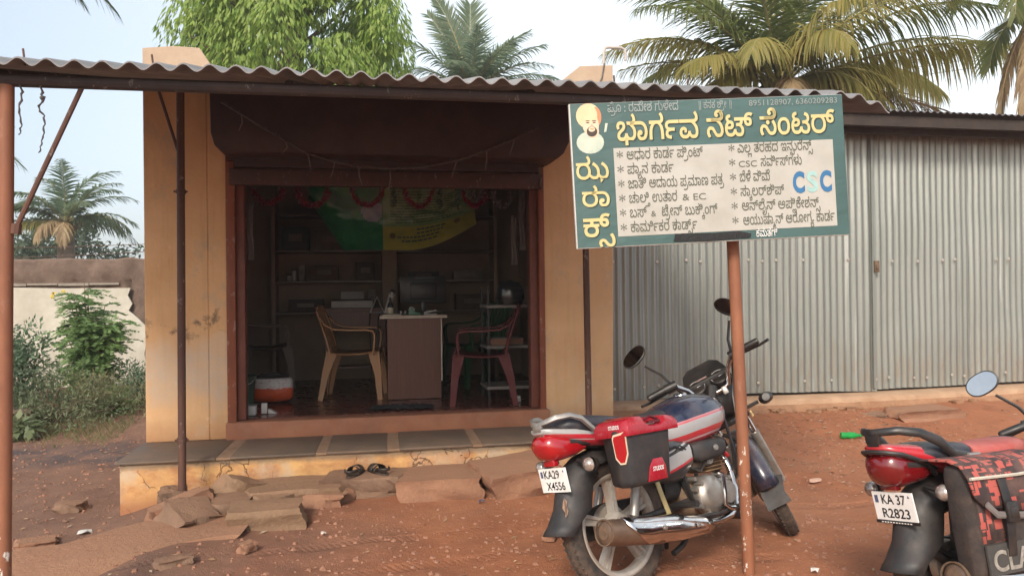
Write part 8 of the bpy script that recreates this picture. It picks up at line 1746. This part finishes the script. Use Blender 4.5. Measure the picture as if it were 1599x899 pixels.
        for (x, k_) in ((.022, .25), (.018, .7), (.004, .98), (-.006, 1.0), (-.009, .93)):
            R_.append([mc + RM @ V((x, math.cos(2 * math.pi * j / 24) * .050 * k_, math.copysign(abs(math.sin(2 * math.pi * j / 24)) ** .8, math.sin(2 * math.pi * j / 24)) * .075 * k_)) for j in range(24)])
        b.loft(R_); F2(b, 'mirror', T['black'], ms, smooth=50)
        b = MB(); b.add([mc + RM @ V((-.0105, math.cos(2 * math.pi * j / 24) * .045, math.copysign(abs(math.sin(2 * math.pi * j / 24)) ** .8, math.sin(2 * math.pi * j / 24)) * .069)) for j in range(24)], [tuple(range(24))]); F2(b, 'mirror_glass', T['mirror'], ms, smooth=None)
        b = MB(); iw = hc + V((.05, s * .11, -.06)); b.tube([iw, iw + V((0, s * .07, 0))], .010, 8); b.body([(iw.x - .04, iw.z, .02, .02, .02, 2, s * .225), (iw.x - .01, iw.z, .04, .03, .03, 2.2, s * .225), (iw.x + .03, iw.z, .035, .028, .028, 2.2, s * .225), (iw.x + .045, iw.z, .02, .015, .015, 2, s * .225)], 14); F2(b, 'front_indicator', T['black'])
    b = MB()
    for s, k_ in ((-1, 0), (1, 0), (-1, 1)):
        b = MB(); q0 = hb + V((-.11, s * .20, .115)); b.tube([q0, q0 + V((.07, -s * .02, .02 - .03 * k_)), q0 + V((.13, -s * .06, -.06)), q0 + V((.14, -s * .12, -.16)), q0 + V((.12, -s * .16, -.26))], .006, 6); F2(b, 'control_cable', T['black'])
    b = MB(); b.box(fa + axd * .40 + V((.02, -.125, 0)), (.04, .012, .035)); F(b, 'fork_reflector', T['amber'], bevel=.003)
    return R

def bmat(o, head, lean): return Matrix.Translation(o) @ Matrix.Rotation(rad(head), 4, 'Z') @ Matrix.Rotation(rad(-lean), 4, 'X')
def stripe_mat(name, base, lines, ax=2):
    """painted side graphics: bands along z"""
    t = NT(name); g = t.xyz(); c = base
    k = t.math('SUBTRACT', g[2], t.math('MULTIPLY', g[0], lines['slope']))
    m = t.n('ShaderNodeMapRange'); m.inputs[1].default_value = lines['z0']; m.inputs[2].default_value = lines['z1']; t.l(k, m.inputs[0])
    c = t.ramp(m.outputs[0], lines['stops'], 'CONSTANT')
    c = t.mix(t.ramp(t.noise(7, 6, .7), [(.45, 0.), (.8, .3)]), c, (.24, .16, .12))
    t.set(Base_Color=c, Roughness=.3, Coat_Weight=.5, Coat_Roughness=.15); return t.m
SIL = (.34, .34, .34); RD = (.42, .02, .035); BKK = (.02, .02, .022)
tail1 = stripe_mat('silver_red_tail_graphics', BKK, dict(slope=-.14, z0=.545, z1=.645, stops=[(0, BKK), (.18, RD), (.42, SIL), (.46, RD), (.66, SIL), (.88, (.03, .03, .033))]))
side1 = stripe_mat('silver_red_side_graphics', BKK, dict(slope=.25, z0=.55, z1=.69, stops=[(0, BKK), (.10, RD), (.18, SIL), (.62, BKK), (.72, SIL), (.78, BKK)]))
tank1 = tank_mat('navy_tank_with_stripes', NAVY, (.575, .865))
bike1 = make_bike(dict(flap_patch=True, steer=44, side_mat=side1, tank_mat=tank1, tail_mat=tail1, lens=MT['lens'], rail='silver', plate=('KA29', 'X4556'), fender=M('navy_paint', NAVY, None, 5, .3, coat=.6, dust=.3)),
                  bmat(B1, B1H_, 13), 'navy motorcycle with red and silver stripes and a hard luggage box')
B1H = thing('luggage_box', 'black hard luggage box with a glossy red lid on the navy motorcycle', 'luggage box', mat=bmat(B1, B1H_, 13) @ Matrix.Translation((.065, 0, .004)))
T = MT
def bx_prism(b, xs_, ys_):
    pass
b = MB()     # body: narrower below, angled towards the tail
def box_ring(z, grow=0, x0=0, x1=0):
    f = (z - .47) / .25
    xa, xb = -.895 + .02 * (1 - f) + x0 - grow, -.575 - .02 * (1 - f) + x1 + grow
    yo, yi = -.365 + .03 * (1 - f) - grow, -.165
    return [(xa + .06, yi, z), (xa + .0, yo + .06, z), (xa + .022, yo + .012, z), (xa + .05, yo, z), (xb - .04, yo, z), (xb, yo + .04, z), (xb + .03, yi, z)]
b.loft([box_ring(.475, -.012), box_ring(.49), box_ring(.60), box_ring(.70), box_ring(.715)])
P_ = lambda b, n, m, par=B1H, **kw: b.build(n, m, par, **{**dict(smooth=30), **kw})
P_(b, 'case', T['matteblack'], bevel=.012, bseg=2)
b = MB()
def lid_ring(z, g): return box_ring(.70, g)[:0] + [(x, y, z) for x, y, _ in box_ring(.71, g)]
r0 = lid_ring(.716, .004); 
secs = []
for x, h in ((-.885, .028), (-.87, .055), (-.82, .068), (-.765, .066), (-.745, .034), (-.69, .026), (-.67, .030), (-.645, .052), (-.61, .056), (-.565, .045), (-.545, .02)):
    yo = -.372 + (.04 if x < -.88 else 0) + (.03 if x > -.56 else 0); yi = -.175 + (.0 if x > -.9 else -.02)
    zb = .700
    secs.append([(x, yo, zb - .012), (x, yo, zb + h * .45), (x, yo + .022, zb + h * .92), (x, yo + .05, zb + h), (x, yi - .03, zb + h), (x, yi, zb + h * .8), (x, yi, zb - .012)])
b.loft(secs)
lid = P_(b, 'lid', T['redplastic'], bevel=.006, bseg=2)
b = MB(); b.span((-.745, -.375, .728), (-.675, -.36, .738)); b.tube([(-.75, -.345, .740), (-.71, -.35, .755), (-.66, -.345, .740)], .006, 6); P_(b, 'latch_recess', M('dark_red_recess', (.10, .004, .01), None, 9, .4), lid)
# sloped rear face carries a framed reflector; the big side face a red badge
def side(u, w, d=.004):      # point on the outer side face, u along x, w up
    f = (w - .47) / .25; return V((u, -.365 + .03 * (1 - f) - d, w))
b = MB(); b.prism([(-.775, .487), (-.655, .487), (-.66, .54), (-.68, .578), (-.735, .578), (-.758, .55)], 0, 1, lambda p: side(p.x, p.z, .002 + .006 * p.y)); bd = P_(b, 'badge', T['redplastic'], bevel=.003)
b = MB(); lat(b, 'STUDDS', -.712, .528, .018, lambda a, c: side(a, c, .0105), .066, center=True); P_(b, 'lettering', T['whiteink'], bd, smooth=None)
ra, rb_ = V((-.885, -.29, .60)), V((-.861, -.340, .60))
ud = (rb_ - ra); 
def rearf(u, w, d=.004):
    f = (w - .47) / .25; q = ra.lerp(rb_, u) ; q.z = w; n = V((-ud.y, ud.x, 0)).normalized(); n = n if n.x < 0 else -n
    return q + n * d + V((.02 * (1 - f) - .01, .03 * (1 - f) - .015, 0))
for col, pts_, dd in ((M('cream_reflector_frame', (.62, .52, .40), None, 9, .4), [(-.02, .60), (.30, .575), (.72, .575), (1.02, .615), (1.02, .695), (.85, .708), (.0, .700), (-.12, .685)], .006), (T['lens'], [(.06, .607), (.34, .583), (.68, .583), (.94, .620), (.94, .688), (.80, .698), (.06, .692), (-.03, .680)], .009)):
    b = MB(); b.prism(pts_, 0, 1, lambda p: rearf(p.x, p.z, dd * p.y)); rf = P_(b, 'reflector' if dd > .008 else 'reflector_frame', col)
b = MB(); lat(b, 'STUDDS', -.03, .722, .016, lambda a, c: V((-.8885, -.275 - a * .065, c)), 1.0); P_(b, 'lettering', T['whiteink'], lid, smooth=None)

# second motorcycle, cut by the right edge
red2 = M('red_paint', (.46, .016, .028), (.40, .014, .024), 4, .3, 0, coat=.6, dust=.12)
bike2 = make_bike(dict(low_seat=True, steer=40, bar_dz=-.10, bar_dx=.10, tank_d=(-.02, -.10), tail_dx=.10, plate_c=(-.89, 0, .547), mir_pitch=4, side_mat=red2, tank_mat=M('dusty_red_tank', (.42, .035, .035), (.36, .03, .03), 4, .4, coat=.3, dust=.3), tail_mat=red2, lens=MT['darklens'], rail='black', lamp=1.45, lamp_trim=True,
                       plate=('KA 37', 'R2823'), plate_trim=True, px=(-.050, -.058), pw=(.110, .125), fender=red2, spoke_mat=MT['black'], spin=.1, mir_roll=80),
                  bmat(B2, B2H, 11), 'red motorcycle with a black grab rail cut by the right edge')
CB = thing('saddle_bag', 'red and black patterned saddle bag slung on the red motorcycle', 'saddle bag', mat=bmat(B2, B2H, 11) @ Matrix.Translation((-.075, .055, -.022)))
b = MB(); b.body([(-.76, .50, .03, .20, .155, 5, -.275), (-.745, .50, .05, .215, .165, 6, -.277), (-.55, .50, .055, .22, .17, 6, -.28), (-.35, .50, .05, .22, .17, 6, -.28), (-.31, .50, .035, .20, .155, 5, -.28)], 28)
P_(b, 'bag_body', M('black_canvas', (.035, .028, .026), (.025, .02, .02), 9, .9, dust=.5, dustc=(.12, .08, .06), bump=.3, bsc=30), CB, smooth=50)
BM_ = bag_mat()
b = MB(); b.loft([[(x, -.332, z) for x in (-.73, -.6, -.45, -.33)] for z in (.45, .60)], False, False); o = P_(b, 'front_pocket', BM_, CB); md = o.modifiers.new('solid', 'SOLIDIFY'); md.thickness = .008
b = MB(); fl = [(-.14, .735, 1), (-.20, .738, 1), (-.27, .735, 1), (-.32, .715, 1.0), (-.345, .67, 1.0), (-.352, .61, .96), (-.353, .545, .80)]
b.loft([[(-.545 + (-.22 + .44 * i / 8) * k, y, z + (.03 * abs(i - 4) / 4 if k < .9 else 0)) for i in range(9)] for y, z, k in fl], False, False); o = P_(b, 'flap', BM_, CB, smooth=60); md = o.modifiers.new('solid', 'SOLIDIFY'); md.thickness = .008
b = MB(); b.tube([(-.765, -.352, .672), (-.545, -.356, .668), (-.325, -.352, .672)], .006, 6); P_(b, 'piping', M('pale_piping', (.5, .46, .38), None, 20, .7), CB)
b = MB(); b.tube([(-.722, -.362, .585), (-.68, -.364, .545), (-.545, -.366, .53), (-.41, -.364, .545), (-.368, -.362, .585)], .012, 6, squash=(.4, (0, 0, 1))); P_(b, 'flap_edge', M('grey_webbing', (.17, .15, .14), None, 20, .8), CB)
for x in (-.62, -.44):
    b = MB(); b.strip([(x, -.352, .66), (x, -.366, .56), (x, -.345, .40)], .04, .004, (1, 0, 0)); sp_o = P_(b, 'strap', T['black'], CB)
    b = MB(); b.box((x, -.372, .55), (.055, .016, .07)); b.box((x, -.380, .55), (.035, .01, .035)); P_(b, 'buckle', T['black'], sp_o, bevel=.005)
b = MB(); b.span((-.735, -.342, .345), (-.325, -.334, .445)); lp = P_(b, 'name_panel', M('charcoal_panel', (.06, .055, .05), None, 12, .8), CB)
b = MB(); lat(b, 'CLASSIC', -.715, .358, .07, lambda a, c: V((a, -.344, c)), .37); P_(b, 'lettering', M('worn_silver_print', (.34, .315, .27), (.16, .145, .125), 40, .6), lp, smooth=None)

# ------------------------------------------------------------------ the hazy air
b = MB(); b.span((-640, -640, -1.6), (640, 640, 13.5))
hz = b.build('haze', bpy.data.materials.new('hazy_air'), smooth=None)
hm = hz.data.materials[0]; hm.use_nodes = True; hm.node_tree.nodes.clear()
_o = hm.node_tree.nodes.new('ShaderNodeOutputMaterial'); _v = hm.node_tree.nodes.new('ShaderNodeVolumePrincipled')
_v.inputs['Color'].default_value = (.95, .94, .93, 1); _v.inputs['Density'].default_value = .0022; _v.inputs['Anisotropy'].default_value = .2
hm.node_tree.links.new(_v.outputs[0], _o.inputs['Volume'])
tag(hz, 'thin morning haze in the air', None, kind='stuff')
